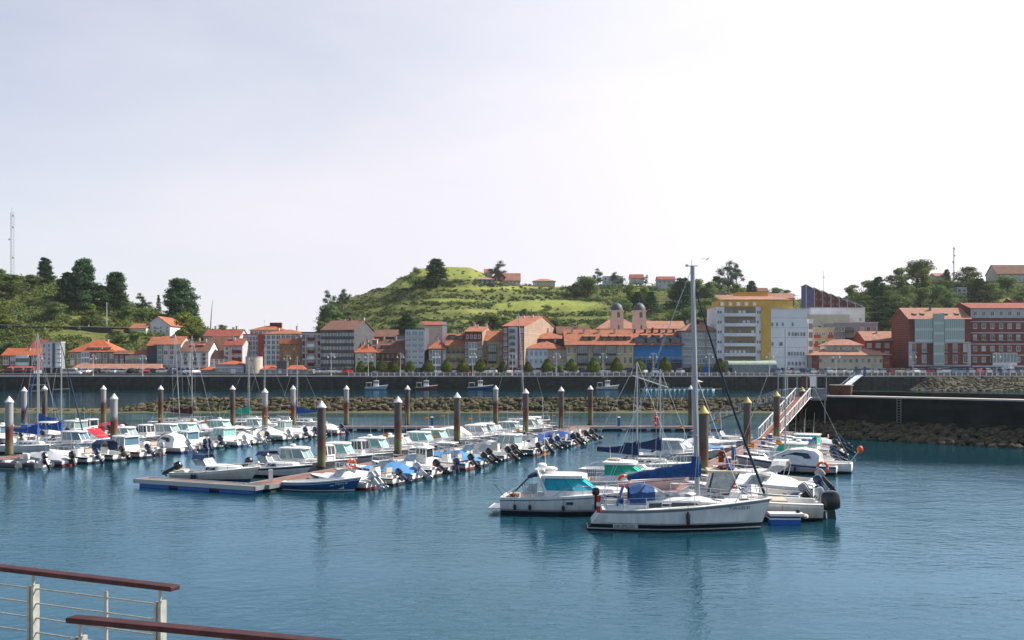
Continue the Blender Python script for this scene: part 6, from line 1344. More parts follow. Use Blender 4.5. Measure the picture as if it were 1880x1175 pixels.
def sawtooth():
    r = thing('sawtooth_block', 'dark red and white block with stepped sloping roofs on the right hill', 'apartment block', (WX(1480, 440), 440, 0), R(-6)); n = 7; W_ = px_solve(WX(1480, 440), 440, cos(R(-6)), sin(R(-6)), 1586); Wd = mat('wall_maroon', (.17, .025, .04), .8, var=.25, scale=.5)
    for k in range(n):
        x0, x1 = W_ * k / n, W_ * (k + 1) / n; zt = ZA(523 + (557 - 523) * k / (n - 1), 440); zb = ZA(578 + (606 - 578) * k / (n - 1), 440) - 8
        mb = MB(); mb.add([(x0, 0, zb), (x1, 0, zb), (x1, 0, zt - 2.2), (x0, 0, zt), (x0, 12, zb), (x1, 12, zb), (x1, 12, zt - 2.2), (x0, 12, zt)], [(0, 1, 2, 3), (5, 4, 7, 6), (1, 5, 6, 2), (0, 3, 7, 4)], Wd if k else wm('violet', (.13, .11, .28)))
        mb.box(x0 - .12, x0 + .16, -.4, -.002, zb, zt + .2, Wlg); mb.build('wall', r)
        mb = MB(); mb.add([(x0 - .2, -.6, zt + .02), (x1 + .1, -.6, zt - 2.15), (x1 + .1, 12.3, zt - 2.15), (x0 - .2, 12.3, zt + .02), (x0 - .2, -.6, zt + .3), (x1 + .1, -.6, zt - 1.85), (x1 + .1, 12.3, zt - 1.85), (x0 - .2, 12.3, zt + .3)], [(0, 1, 2, 3), (7, 6, 5, 4), (0, 4, 5, 1), (1, 5, 6, 2), (0, 3, 7, 4)], Wlg); mb.build('roof', r)
        for j in range(4):
            for xx in (.55, 2.3): mb = MB(); mb.box(x0 + xx, x0 + xx + .8, -.08, -.001, zb + 9 + j * 3, zb + 10.3 + j * 3, glassd); mb.build('window', r)
sawtooth()
b = bld('long cream building with arched windows and pinkish roof', 1490, 1634, 652, Wcream, Y=352, roof='hip', yr=640, rm=ROOFP, rows=2, cols=13, win=(.85, 1.2), fm=Wcream, dep=12, ground=False, over=.8, mull=0)
for x in (0, 1): fbox(b, 0 if x == 0 else b.w - 2.6, 2.6 if x == 0 else b.w, 0, b.h - .1, BRK, .1, 'brick_bay')
b = bld('small upper storey with pointed roof on the long cream building', 1517, 1582, 634, Wcream, Y=356, roof='hip', yr=623, rm=ROOFP, rows=1, cols=6, win=(1.0, 1.0), dep=7, ground=False, z0=ZA(646, 356), over=.8, name='roof_storey')
b = bld('plain bright red building with pale windows', 1588, 1669, 625, Wred, Y=368, yr=609, rm=ROOFP, rows=3, cols=5, win=(1.5, 1.5), gm=Wcream, dep=14)
# ornate brick house with glass gallery
b = bld('ornate red brick house with white-green glass gallery', 1668, 1782, 585, BRK, Y=354, yr=566, rm=ROOFP, rows=2, cols=6, win=(1.4, 2.7), dep=16, fh=3.9, name='mansion', first=3.9, skip=(('c', 2),), bal=((1, 0), (1, 1), (1, 3), (1, 4)))
gf = mat('gallery_green_white', (.48, .56, .54), .5)
gal(b, b.w * .24, 11.8, 6.4, b.h - 12.1, fm=gf, gm=glassg, nb=9, fl=2); gal(b, b.w * .73, 11.8, 6.8, b.h - 12.1, fm=gf, gm=glassg, nb=9, fl=2)
gal(b, b.w * .47, 3.6, 3.6, b.h - 2.0, fm=gf, gm=glassg, nb=5, fl=5, d=1.1)
for z in (3.2, 11.3): fbox(b, 0, b.w, z, z + .5, Wlg, .3, 'cornice')
for x in (0, 1): fbox(b, 0 if x == 0 else b.w - 1.2, 1.2 if x == 0 else b.w, 3.7, 11.2, Wlg, .25, 'pilaster')
for x in (.15, .28, .66, .84): dormer(b, b.w * x, 1.1, 2.5, .5, Wgrey, ROOFP)
chimney(b, b.w * .46, 6, 1.4, Wgreen); chimney(b, b.w * .2, 9)
b = bld('large red brick hotel with white framed windows, far right', 1782, 1925, 566, BRK, Y=356, yr=557, rm=ROOFR, rows=5, cols=9, win=(1.2, 1.6), dep=16, name='hotel', cat='hotel', bal=(('r', 2),), first=3.6)
for j in range(1, 6): fbox(b, 0, b.w, 3.0 + j * b.fh, 3.35 + j * b.fh, Wlg, .15, 'cornice')
fbox(b, 0, b.w, b.h - 3.4, b.h, Wlg, .09, 'attic_band')
for i in range(9): link('window', winmesh(1.2, 1.5, whitep, glassd, False, 1), b.r, loc=(b.w * (i + .5) / 9, -.09, b.h - 2.6))
gal(b, b.w * .42, 3.6, 8.5, 4.2, fm=whitep, nb=7, fl=1, d=1.2); fbox(b, 0, b.w, 2.9, 3.5, Wlg, 1.3, 'terrace_slab')
# lonja (fish market) group
def lonja():
    Y = 349; red = ROOFX
    b = bld('low grey-blue fish market building with bright orange roof', 396, 447, 669, Wgrey, Y=Y, roof='hip', yr=662, rm=red, rows=1, cols=9, win=(.8, .7), dep=9, ground=False, name='fish_market', cat='fish market', over=.1, first=3.4)
    fbox(b, b.w * .55, b.w * .72, .1, 2.4, Wwhite, .06, 'door'); fbox(b, 0, b.w, 2.7, 3.1, Wpale, .2, 'canopy')
    b = bld('low grey annex with orange roof left of the fish market', 366, 396, 679, Wgrey, Y=Y + 1, roof='hip', yr=673, rm=red, rows=0, dep=8, ground=False, name='annex', over=.1)
    x0 = WX(449, Y - 1); r = thing('round_tower', 'round cream tower with dark lettering beside the fish market', 'tower', (WX(464.5, Y), Y + 1.5, QZ + .1)); Rr = 15.5 / F * Y
    mb = MB(); n = 32; mb.lathe([(Rr, 0), (Rr, ZA(656, Y) - QZ)], mat('tower_cream', (.60, .52, .42), .85, var=.12, scale=1.2), n); mb.build('wall', r)
    mb = MB(); mb.lathe([(Rr + .08, ZA(656, Y) - QZ), (Rr + .08, ZA(656, Y) - QZ + .15)], coping, n); mb.build('coping', r)
    for s, z, sz in (('LONJA', 4.9, .62), ('RIBADESELLA', 2.3, .50)):
        me = text(s, sz, woodd, r, Matrix()).data
        w = max(v.co.x for v in me.vertices); off = -.5
        for v in me.vertices: a = (v.co.x - w / 2 + off) / (Rr + .03); yy = v.co.y; q = Rr + .03 + v.co.z; v.co = Vector((sin(a) * q, -cos(a) * q, z + yy))
    b = bld('long low grey-blue shed with two orange roofs right of tower', 478, 575, 680, Wgrey, Y=Y, roof='flat', rm=Wgrey, rows=0, dep=9, ground=False, name='harbour_shed', cat='shed')
    for xa, xc in ((.0, .30), (.50, .86)): mb = MB(); x0, x1 = b.w * xa, b.w * xc; mb.add([(x0, -.2, b.h + .36), (x1, -.2, b.h + .36), (x1 - 2, 4.5, b.h + 1.8), (x0 + .4, 4.5, b.h + 1.8), (x0, 9, b.h + .36), (x1, 9, b.h + .36)], [(0, 1, 2, 3), (3, 2, 5, 4), (1, 5, 2), (0, 3, 4)], red); mb.build('roof', b.r)
    for x in (.15, .34, .55, .68, .86): fbox(b, b.w * x, b.w * x + 1.1, .1, 2.3, rnd.choice([Wwhite, Wpale, Wlg]), .06, 'door')
    fbox(b, b.w * .29, b.w * .5, b.h + .4, b.h + 3.2, Wdgrey, -1.5, 'roof_block', y=1.5)
    fbox(b, b.w * .9, b.w * 1.0, b.h - .3, b.h + .5, Wcream, .5, 'end_block')
lonja()
bld('small white kiosk at the top of the distant gangway', 1160, 1184, 683, Wwhite, Y=345, roof='flat', rm=Wlg, rows=0, dep=3, ground=False, name='kiosk', cat='kiosk', z0=QZ + .1)
# church
def church():
    r = thing('church', 'church with two domed bell towers and pink nave', 'church', (WX(1153, 385), 385, QZ)); px_m = 385 / F; base = QZ
    cr = mat('church_cream', (.74, .63, .50), .9, var=.12, scale=.4)
    for k, (pc, half) in enumerate(((1132.5, 11), (1173.5, 11.5))):
        x = (pc - 1153) * px_m; h = half * px_m; zt = ZA(572, 385) - base; zm = ZA(588, 385) - base
        mb = MB(); mb.box(x - h, x + h, -h, h, 0, zm, mat('church_pale_pink', (.72, .58, .48), .9, var=.1, scale=.4)); mb.box(x - h + .1, x + h - .1, -h + .1, h - .1, zm + .3, zt, cr); mb.box(x - h - .1, x + h + .1, -h - .1, h + .1, zm, zm + .3, cr); mb.box(x - h - .3, x + h + .3, -h - .3, h + .3, zt, zt + .35, cr); t = mb.build('bell_tower', r)
        mb = MB(); dh = (ZA(556.5, 385) - ZA(572, 385)) * .92; mb.lathe([(h * 1.02 * cos(a), zt + .35 + dh * sin(a)) for a in [pi / 2 * i / 8 for i in range(8)]] + [(.12, zt + .35 + dh), (.1, zt + .9 + dh), (.02, zt + 2.2 + dh)], SLATE, 16, (x, 0, 0)); mb.build('dome', t, smooth=True)
        for dx, dy, rz in ((0, -h + .08, 0), (-h + .08, 0, -90)):
            mb = MB(); pts = [(-.55, 0), (.55, 0), (.55, 1.5)] + [(.55 * cos(a), 1.5 + .55 * sin(a)) for a in (.5, 1.0, 1.57, 2.1, 2.6)] + [(-.55, 1.5)]
            mb.add([(a, -.06, b_) for a, b_ in pts], [tuple(range(len(pts)))], glassd); o = mb.build('opening', t); o.location = (x + dx + (.0 if rz else .4), dy, zm + 1.0); o.rotation_euler = (0, 0, R(rz))
        mb = MB(); mb.box(x + .2, x + .8, -h - .03, -h + .05, zm - 3.6, zm - 2.0, glassd); mb.build('slit_window', t)
    mb = MB(); w0, w1 = (1097 - 1153) * px_m, (1180 - 1153) * px_m; zt = ZA(603, 385) - base; mb.box(w0, w1, 3, 24, 0, zt, Wpink); mb.build('nave', r)
    mb = MB(); xm = (w0 + w1) / 2; zr = ZA(586, 385) - base; mb.add([(w0 - .4, 2.6, zt), (w1 + .4, 2.6, zt), (w1 + .4, 24, zt), (w0 - .4, 24, zt), (xm - 3, 12, zr + .5), (xm + 3, 12, zr + .5)], [(0, 1, 5, 4), (1, 2, 5), (2, 3, 4, 5), (3, 0, 4)], ROOFP); mb.build('roof', r)
church()
# ---------------------------------------------------------------- hills
def interp(pts, x):
    if x <= pts[0][0]: return pts[0][1]
    for (a, b), (c, d) in zip(pts, pts[1:]):
        if x <= c: t = (x - a) / (c - a); t = t * t * (3 - 2 * t) * .5 + t * .5; return b + (d - b) * t
    return pts[-1][1]
def hill_mat(name, grass, dark, brown):
    m = bpy.data.materials.new(name); m.use_nodes = True; nt = m.node_tree; b = nt.nodes['Principled BSDF']; L = nt.links.new; b.inputs['Roughness'].default_value = .95; b.inputs['Specular IOR Level'].default_value = .1
    tc = nd(nt, 'ShaderNodeTexCoord'); at = nd(nt, 'ShaderNodeAttribute', attribute_name='field')
    mp = nd(nt, 'ShaderNodeMapping'); mp.inputs['Scale'].default_value = (.022, .015, .16); L(tc.outputs['Object'], mp.inputs[0])
    n1 = nd(nt, 'ShaderNodeTexNoise', Scale=1.6, Detail=8.0, Roughness=.7, Distortion=.8); L(mp.outputs[0], n1.inputs['Vector'])
    n2 = nd(nt, 'ShaderNodeTexNoise', Scale=.35, Detail=8.0, Roughness=.75); L(tc.outputs['Object'], n2.inputs['Vector'])
    cr = nd(nt, 'ShaderNodeValToRGB'); e = cr.color_ramp.elements; e[0].position = .36; e[0].color = (*dark, 1); e[1].position = .60; e[1].color = (*grass, 1); k = e.new(.47); k.color = (*brown, 1)
    mx = nd(nt, 'ShaderNodeMixRGB', Fac=.55); L(n1.outputs['Fac'], mx.inputs[1]); L(n2.outputs['Fac'], mx.inputs[2]); L(mx.outputs[0], cr.inputs[0])
    c2 = nd(nt, 'ShaderNodeValToRGB'); e = c2.color_ramp.elements; e[0].position = .3; e[0].color = (.17, .20, .045, 1); e[1].position = .7; e[1].color = (.31, .34, .085, 1); L(n2.outputs['Fac'], c2.inputs[0])
    m2 = nd(nt, 'ShaderNodeMixRGB'); L(at.outputs['Fac'], m2.inputs[0]); L(cr.outputs[0], m2.inputs[1]); L(c2.outputs[0], m2.inputs[2]); L(m2.outputs[0], b.inputs['Base Color'])
    bp = nd(nt, 'ShaderNodeBump', Strength=.8, Distance=.8); L(n2.outputs['Fac'], bp.inputs['Height']); L(bp.outputs[0], b.inputs['Normal'])
    return m
class Hill:
    def __init__(s, crest, Yf, Yc, p0, p1, fields=(), amp=2.0, terr=0.0, shape=.9, zf=QZ, seed=0):
        s.crest, s.Yf, s.Yc, s.p0, s.p1, s.fields, s.amp, s.terr, s.shape, s.zf, s.seed = crest, Yf, Yc, p0, p1, fields, amp, terr, shape, zf, seed
    def z(s, px, t):
        Yf, Yc = s.Yf, s.Yc; Y = Yf + (Yc - Yf) * t; py = interp(s.crest, px); zc = ZA(py, Yc) if py < 662 else s.zf - 2
        x = WX(px, Y)
        if t <= 1:
            q = t ** s.shape; z = s.zf - .5 + (zc - s.zf + .5) * q
            n = noise.noise(Vector((x * .02, Y * .02, s.seed))) * s.amp * 2 + noise.noise(Vector((x * .07, Y * .07, s.seed + 5))) * s.amp * .6
            z += n * min(1, 4 * t) * min(1, max(.12, (1 - t) * 4)) * min(1, max(0, (zc - s.zf) / 12))
            if s.terr:
                st = 5.0; ph = (z + 1.2 * noise.noise(Vector((x * .02, 3, s.seed)))) / st; f = ph - math.floor(ph); z += s.terr * (f * f * (3 - 2 * f) - f) * st * .5
        else: z = zc - (t - 1) * (zc - s.zf) * .8 - (t - 1) ** 2 * 10
        return x, Y, z
    def field(s, px, py):
        v = 0
        for cx, cy, rx, ry, a in s.fields:
            d = ((px - cx) / rx) ** 2 + ((py - cy) / ry) ** 2; v = max(v, a * min(1, max(0, (1.25 - d) * 2)))
        return v
    def build(s, m, nx=240, ny=70):
        ts = [i / ny * 1.35 for i in range(ny + 1)]; ps = fr(s.p0, s.p1, nx); pts = [s.z(p, t) for t in ts for p in ps]; mb = MB(); n = nx + 1
        mb.add(pts, [(j * n + i, j * n + i + 1, (j + 1) * n + i + 1, (j + 1) * n + i) for j in range(ny) for i in range(nx)], m)
        o = mb.build('hill', smooth=False); o.data.polygons.foreach_set('use_smooth', [True] * len(o.data.polygons)); o['kind'] = 'structure'
        at = o.data.attributes.new('field', 'FLOAT', 'POINT')
        at.data.foreach_set('value', [s.field((x / Y) * F + CXP, HY - (z - H) * F / Y) for x, Y, z in pts]); return o
    def at(s, px, py):
        """visible point of the slope at a photo pixel"""
        t = .02
        while t < 1:
            x, Y, z = s.z(px, t)
            if HY - (z - H) * F / Y <= py: return x, Y, z
            t += .01
        return s.z(px, .99)
hm = hill_mat('hillside', (.17, .20, .055), (.045, .062, .02), (.11, .12, .042))
hm2 = hill_mat('wooded_slope', (.10, .14, .035), (.03, .045, .015), (.06, .08, .025))
hc = Hill([(560, 668), (578, 640), (584, 592), (600, 560), (640, 546), (700, 529), (745, 505), (770, 492), (810, 489), (860, 490), (905, 508), (960, 522), (1030, 526), (1070, 524), (1110, 522), (1200, 524), (1260, 518), (1340, 524), (1420, 538), (1500, 560), (1560, 600), (1600, 640)], 404, 620, 556, 1620,
          fields=[(850, 500, 110, 13, .9), (720, 522, 60, 8, .8), (870, 530, 90, 3, .9), (1010, 562, 100, 11, 1), (860, 572, 60, 4, .6), (1170, 600, 12, 12, .9), (980, 527, 60, 2.5, 1), (900, 590, 60, 3, .5), (830, 552, 50, 4, .5), (1080, 585, 60, 4, .4), (760, 562, 60, 3, .35), (1240, 560, 30, 5, .6)], terr=.9, seed=2)
hc.build(hm, 300, 90)
hl = Hill([(-200, 480), (-40, 498), (20, 503), (80, 508), (140, 525), (200, 545), (260, 562), (320, 580), (360, 598), (400, 612), (450, 640), (500, 668)], 388, 480, -260, 520, fields=[(165, 585, 50, 5, .4), (80, 552, 26, 7, .5), (100, 616, 70, 2, .4)], terr=.5, seed=7, shape=.8)
hl.build(hm, 130, 60)
hr = Hill([(1480, 668), (1530, 560), (1560, 540), (1620, 528), (1680, 520), (1740, 516), (1800, 517), (1880, 515), (2000, 505), (2100, 500)], 400, 520, 1470, 2100, fields=[(1860, 552, 30, 4, .9)], seed=12, shape=.8)
hr.build(hm2, 130, 60)
# ---------------------------------------------------------------- vegetation
def leaf_mat(name, c1, c2, tr=.25):
    m = bpy.data.materials.new(name); m.use_nodes = True; nt = m.node_tree; L = nt.links.new
    for n in list(nt.nodes): nt.nodes.remove(n)
    out = nd(nt, 'ShaderNodeOutputMaterial'); tc = nd(nt, 'ShaderNodeTexCoord'); oi = nd(nt, 'ShaderNodeObjectInfo'); n1 = nd(nt, 'ShaderNodeTexNoise', Scale=.9, Detail=4.0)
    L(tc.outputs['Object'], n1.inputs['Vector']); cr = nd(nt, 'ShaderNodeValToRGB'); e = cr.color_ramp.elements; e[0].position = .35; e[0].color = (*c1, 1); e[1].position = .65; e[1].color = (*c2, 1); L(n1.outputs['Fac'], cr.inputs[0])
    hs = nd(nt, 'ShaderNodeHueSaturation'); mr = nd(nt, 'ShaderNodeMapRange'); mr.inputs['To Min'].default_value = .485; mr.inputs['To Max'].default_value = .515; L(oi.outputs['Random'], mr.inputs[0]); L(mr.outputs[0], hs.inputs['Hue'])
    m3 = nd(nt, 'ShaderNodeMapRange'); m3.inputs['To Min'].default_value = .75; m3.inputs['To Max'].default_value = 1.3; L(oi.outputs['Random'], m3.inputs[0]); L(m3.outputs[0], hs.inputs['Value']); L(cr.outputs[0], hs.inputs['Color'])
    d = nd(nt, 'ShaderNodeBsdfDiffuse'); t = nd(nt, 'ShaderNodeBsdfTranslucent'); mx = nd(nt, 'ShaderNodeMixShader'); mx.inputs[0].default_value = tr
    L(hs.outputs[0], d.inputs[0]); L(hs.outputs[0], t.inputs[0]); L(d.outputs[0], mx.inputs[1]); L(t.outputs[0], mx.inputs[2]); L(mx.outputs[0], out.inputs[0]); return m
Ldark = leaf_mat('leaf_dark', (.035, .07, .032), (.075, .13, .06)); Lmid = leaf_mat('leaf_mid', (.085, .125, .045), (.21, .28, .10)); Lyel = leaf_mat('leaf_yellowish', (.12, .16, .03), (.28, .33, .07)); Lgrey = leaf_mat('leaf_greygreen', (.06, .10, .07), (.14, .20, .12)); Lscr = leaf_mat('leaf_scrub', (.055, .075, .022), (.15, .17, .05)); Ltop = leaf_mat('leaf_topiary', (.075, .10, .022), (.17, .20, .045), .2)
bark = mat('bark', (.07, .05, .035), .95, var=.4, scale=2)
def leaves(mb, c, rx, ry, rz, n, s, m, r_, shell=.55):
    vs = []; fs = []
    for i in range(n):
        a = r_.uniform(0, 2 * pi); u = r_.uniform(-1, 1); q = sqrt(max(0, 1 - u * u)); rr = r_.uniform(shell, 1.08) 
        p = Vector((c[0] + rx * rr * q * cos(a), c[1] + ry * rr * q * sin(a), c[2] + rz * rr * u)); nrm = Vector((q * cos(a) + r_.uniform(-.8, .8), q * sin(a) + r_.uniform(-.8, .8), u + r_.uniform(-.4, 1.0))).normalized()
        t = nrm.orthogonal().normalized(); b = nrm.cross(t); th = r_.uniform(0, pi); t, b = t * cos(th) + b * sin(th), b * cos(th) - t * sin(th); z = s * r_.uniform(.6, 1.35); k = len(vs)
        vs += [p - t * z * .5, p + b * z * .32, p + t * z * .5, p - b * z * .32]; fs.append((k, k + 1, k + 2, k + 3))
    mb.add(vs, fs, m)
def tree_proto(kind, seed):
    r_ = random.Random(seed); tm = MB(); cm = MB()
    if kind == 'round' or kind == 'yellow':  # unit height 10
        m = Lmid if kind == 'round' else Lyel; tm.tube([(0, 0, -2.5), (.1, 0, 1.5), (0, .1, 4)], .35, bark, 7, .2); cl = []
        for i in range(15):
            a = r_.uniform(0, 6.28); q = r_.uniform(.5, 3.1); z = r_.uniform(2.2, 8.2); w = 1 - abs(z - 4.8) / 5.5; p = (cos(a) * q * w * 1.15, sin(a) * q * w * 1.15, z); cl.append(p)
            leaves(cm, p, r_.uniform(1.1, 1.9), r_.uniform(1.1, 1.9), r_.uniform(.9, 1.5), 260, .42, m, r_)
        for p in cl[:7]: tm.tube([(0, 0, 3.0), (p[0] * .5, p[1] * .5, 3 + (p[2] - 3) * .6), p], .14, bark, 5, .04)
    elif kind == 'conifer':
        tm.tube([(0, 0, -2.5), (0, 0, 9.5)], .35, bark, 7, .05)
        for i in range(11):
            z = 1.0 + i * .82; rad = 3.1 * (1 - (i / 11.5)) ** .75 * r_.uniform(.75, 1.15) + .3
            for k in range(6):
                a = k * 1.05 + i * .7 + r_.uniform(-.3, .3); q = rad * r_.uniform(.5, .95); p = (cos(a) * q, sin(a) * q, z + r_.uniform(-.3, .3)); leaves(cm, p, rad * .45 + .3, rad * .45 + .3, .42, 95, .40, Ldark, r_, .3)
                if i % 2: tm.tube([(0, 0, z), p], .06, bark, 4, .02)
    elif kind == 'cedar':   # broad, flat tiers, gaps
        tm.tube([(0, 0, -2.5), (.2, 0, 5), (.3, .2, 9)], .4, bark, 7, .1)
        for i in range(11):
            z = 1.0 + i * .83; rad = 3.7 * (1 - (i / 12.5) ** 1.7) * r_.uniform(.75, 1.1)
            for k in range(6):
                a = k * 1.05 + r_.uniform(-.5, .5) + i; q = rad * r_.uniform(.35, .95); p = (cos(a) * q, sin(a) * q, z + r_.uniform(-.35, .35)); leaves(cm, p, r_.uniform(1.1, 1.8), r_.uniform(1.1, 1.8), .62, 190, .42, Ldark, r_, .3); tm.tube([(.1, 0, z - .5), (p[0], p[1], p[2] - .1)], .09, bark, 4, .02)
    elif kind == 'eucalyptus':
        tm.tube([(0, 0, -2.5), (.1, 0, 3), (-.2, .2, 6), (.2, .1, 9)], .26, mat('bark_pale', (.26, .22, .18), .9), 6, .06)
        for i in range(17):
            a = r_.uniform(0, 6.28); z = r_.uniform(3.2, 9.4); q = r_.uniform(.6, 2.9) * (1 if z < 8 else .5); p = (cos(a) * q, sin(a) * q, z); leaves(cm, p, r_.uniform(.9, 1.4), r_.uniform(.9, 1.4), r_.uniform(.7, 1.1), 170, .38, Lgrey, r_, .2); tm.tube([(0, 0, z * .55), (p[0] * .6, p[1] * .6, z * .85), p], .07, bark, 4, .02)
    elif kind == 'shrub':
        tm.tube([(0, 0, -1), (0, 0, 2)], .15, bark, 5, .05)
        for i in range(6): a = r_.uniform(0, 6.28); q = r_.uniform(.2, 2.2); leaves(cm, (cos(a) * q, sin(a) * q, r_.uniform(.8, 2.6)), 1.6, 1.6, 1.3, 170, .42, Lscr if seed % 2 else Lmid, r_)
    elif kind == 'topiary':
        tm.tube([(0, 0, 0), (0, 0, 1.6)], .12, bark, 7, .1); N = 1500; vs = []
        for i in range(N):
            u = r_.random(); z = 1.1 + 4.0 * u; rad = 2.05 * (sin(pi * (u * .86 + .12) ** .72)) ** .75 * (1 - .25 * u); a = r_.uniform(0, 6.28); rr = rad * r_.uniform(.82, 1.04); leaves(cm, (cos(a) * rr, sin(a) * rr, z), .05, .05, .05, 1, .36, Ltop, r_)
        cm.lathe([(.3, 1.3), (1.4, 1.6), (1.65, 2.4), (1.2, 3.8), (.3, 4.8)], Ltop, 10)
    return tm.mesh('trunk', True), cm.mesh('crown')
TP = {}
def tree(kind, X, Y, Z, h, label, v=0, group=None, cat='tree', wide=1.0):
    k = (kind, v)
    if k not in TP: TP[k] = tree_proto(kind, hash_(kind) + v * 13)
    nm = {'round': 'broadleaf_tree', 'yellow': 'broadleaf_tree', 'conifer': 'conifer', 'cedar': 'cedar', 'eucalyptus': 'eucalyptus', 'shrub': 'shrub', 'topiary': 'topiary_tree'}[kind]; H0 = {'shrub': 3.6, 'topiary': 5.1}.get(kind, 9.7)
    r = thing(nm, label, cat, (X, Y, Z), rnd.uniform(0, 6.28) if kind != 'topiary' else rnd.uniform(0, 6.28), group); s = h / H0; r.scale = (s * wide, s * wide, s)
    link('trunk', TP[k][0], r); link('crown', TP[k][1], r); return r
def hash_(s): return sum(ord(c) for c in s)
# street trees
tops = [(663, 27, 1), (680, 25, 1), (701, 30, 0), (724, 27, 0), (753, 27, 0), (786, 30, 0), (820, 31, 0), (850, 30, 0), (882, 31, 0), (924, 27, 0), (969, 26, 0), (1005, 31, 0), (1049, 31, 0), (1090, 33, 0), (1132, 33, 0), (1174, 32, 0), (1221, 34, 0), (1277, 29, 0), (1322, 32, 0)]
for i, (px, hh, dk) in enumerate(tops): tree('topiary', WX(px, 341.5), 341.5, QZ + .1, hh / F * 341.5, f'egg-shaped clipped street tree on the promenade, {ORD[i]} from the left', i % 3, 'clipped street trees on the promenade', 'street tree', rnd.uniform(.9, 1.05))
for px, hh in ((640, 20), (870, 24), (1028, 26), (1140, 22), (612, 18), (905, 22)): tree('round', WX(px, 347), 347, QZ, hh / F * 347, f'dark leafy street tree behind the clipped row near {dict([(640, "the grey block"), (870, "the brick house"), (1028, "the slate grey house"), (1140, "the galleried houses"), (612, "the banded block"), (905, "the yellow house")])[px]}', 0, None, 'street tree')
def onhill(hill, lst, big=1.0):
    for kind, px, py, hh, lab, *o in lst:
        hh *= big * (1.15 if kind in ('round', 'yellow') else 1.05)
        x, Y, z = hill.at(px, py); tree(kind, x, Y, z - .3, hh / F * Y * 1.02, lab, o[0] if o else 0, wide=o[1] if len(o) > 1 else 1.0)
onhill(hl, [('cedar', 83, 521, 44, 'dark conifer with ragged crown on left skyline beside the mast', 0, .95), ('cedar', 152, 566, 84, 'big dark cedar, tallest of the left hill', 1, .85), ('conifer', 124, 556, 52, 'dense dark conifer left of the big cedar', 0, 1.5), ('cedar', 212, 572, 66, 'open-crowned cedar right of the tallest cedar', 0, 1.0), ('conifer', 185, 572, 46, 'dark pointed conifer between the two large cedars', 1, 1.3), ('cedar', 330, 597, 78, 'large blue-green cedar above the yellow-green tree', 2, 1.15), ('conifer', 352, 602, 46, 'dark conifer on the right flank of the large blue-green cedar', 0, 1.2), ('eucalyptus', 262, 572, 32, 'pale airy tree on skyline between the cedars', 0, 1.3), ('conifer', 291, 572, 30, 'thin dark conifer on the skyline above the white chapel-like house', 1, .45),
    ('yellow', 341, 632, 54, 'bright yellow-green round tree beside the white gabled house', 0, 1.35), ('round', 366, 628, 34, 'mid-green tree right of the yellow-green round tree', 1, 1.2), ('round', 408, 612, 20, 'small light green tree above the long orange roof', 0, 1.3), ('conifer', 414, 606, 16, 'small bluish conifer above the long orange roof', 0, 1.0),
    ('round', 60, 535, 30, 'round bushy tree below the lattice mast', 0, 1.6), ('round', 20, 545, 38, 'leafy dark tree at the left edge of hill', 1, 1.7), ('round', 170, 600, 30, 'leafy tree below the tallest cedar', 1, 1.5), ('round', 100, 590, 34, 'broad olive tree in the middle of the left slope', 0, 1.8), ('yellow', 168, 578, 20, 'small light green tree right below the tallest cedar', 1, 1.2), ('round', 235, 590, 28, 'bushy tree between the right cedars and the road', 0, 1.5), ('round', 270, 590, 24, 'bushy tree behind the white gabled house', 1, 1.5),
    ('round', 215, 632, 26, 'tree behind the stone mansion, right of it', 1, 1.8), ('round', 250, 630, 24, 'dark tree above the glazed-floor house', 0, 1.8), ('round', 20, 650, 24, 'green tree behind the low red house', 0, 1.8), ('yellow', 8, 600, 22, 'light bushy tree at left edge above the wall', 1, 1.8), ('round', 1, 520, 26, 'dark tree on the skyline at the far left edge', 1, 1.5), ('round', 290, 612, 14, 'small tree below the white gabled house', 0, 1.6), ('round', 380, 640, 26, 'tree behind the maroon gable', 0, 1.2)])
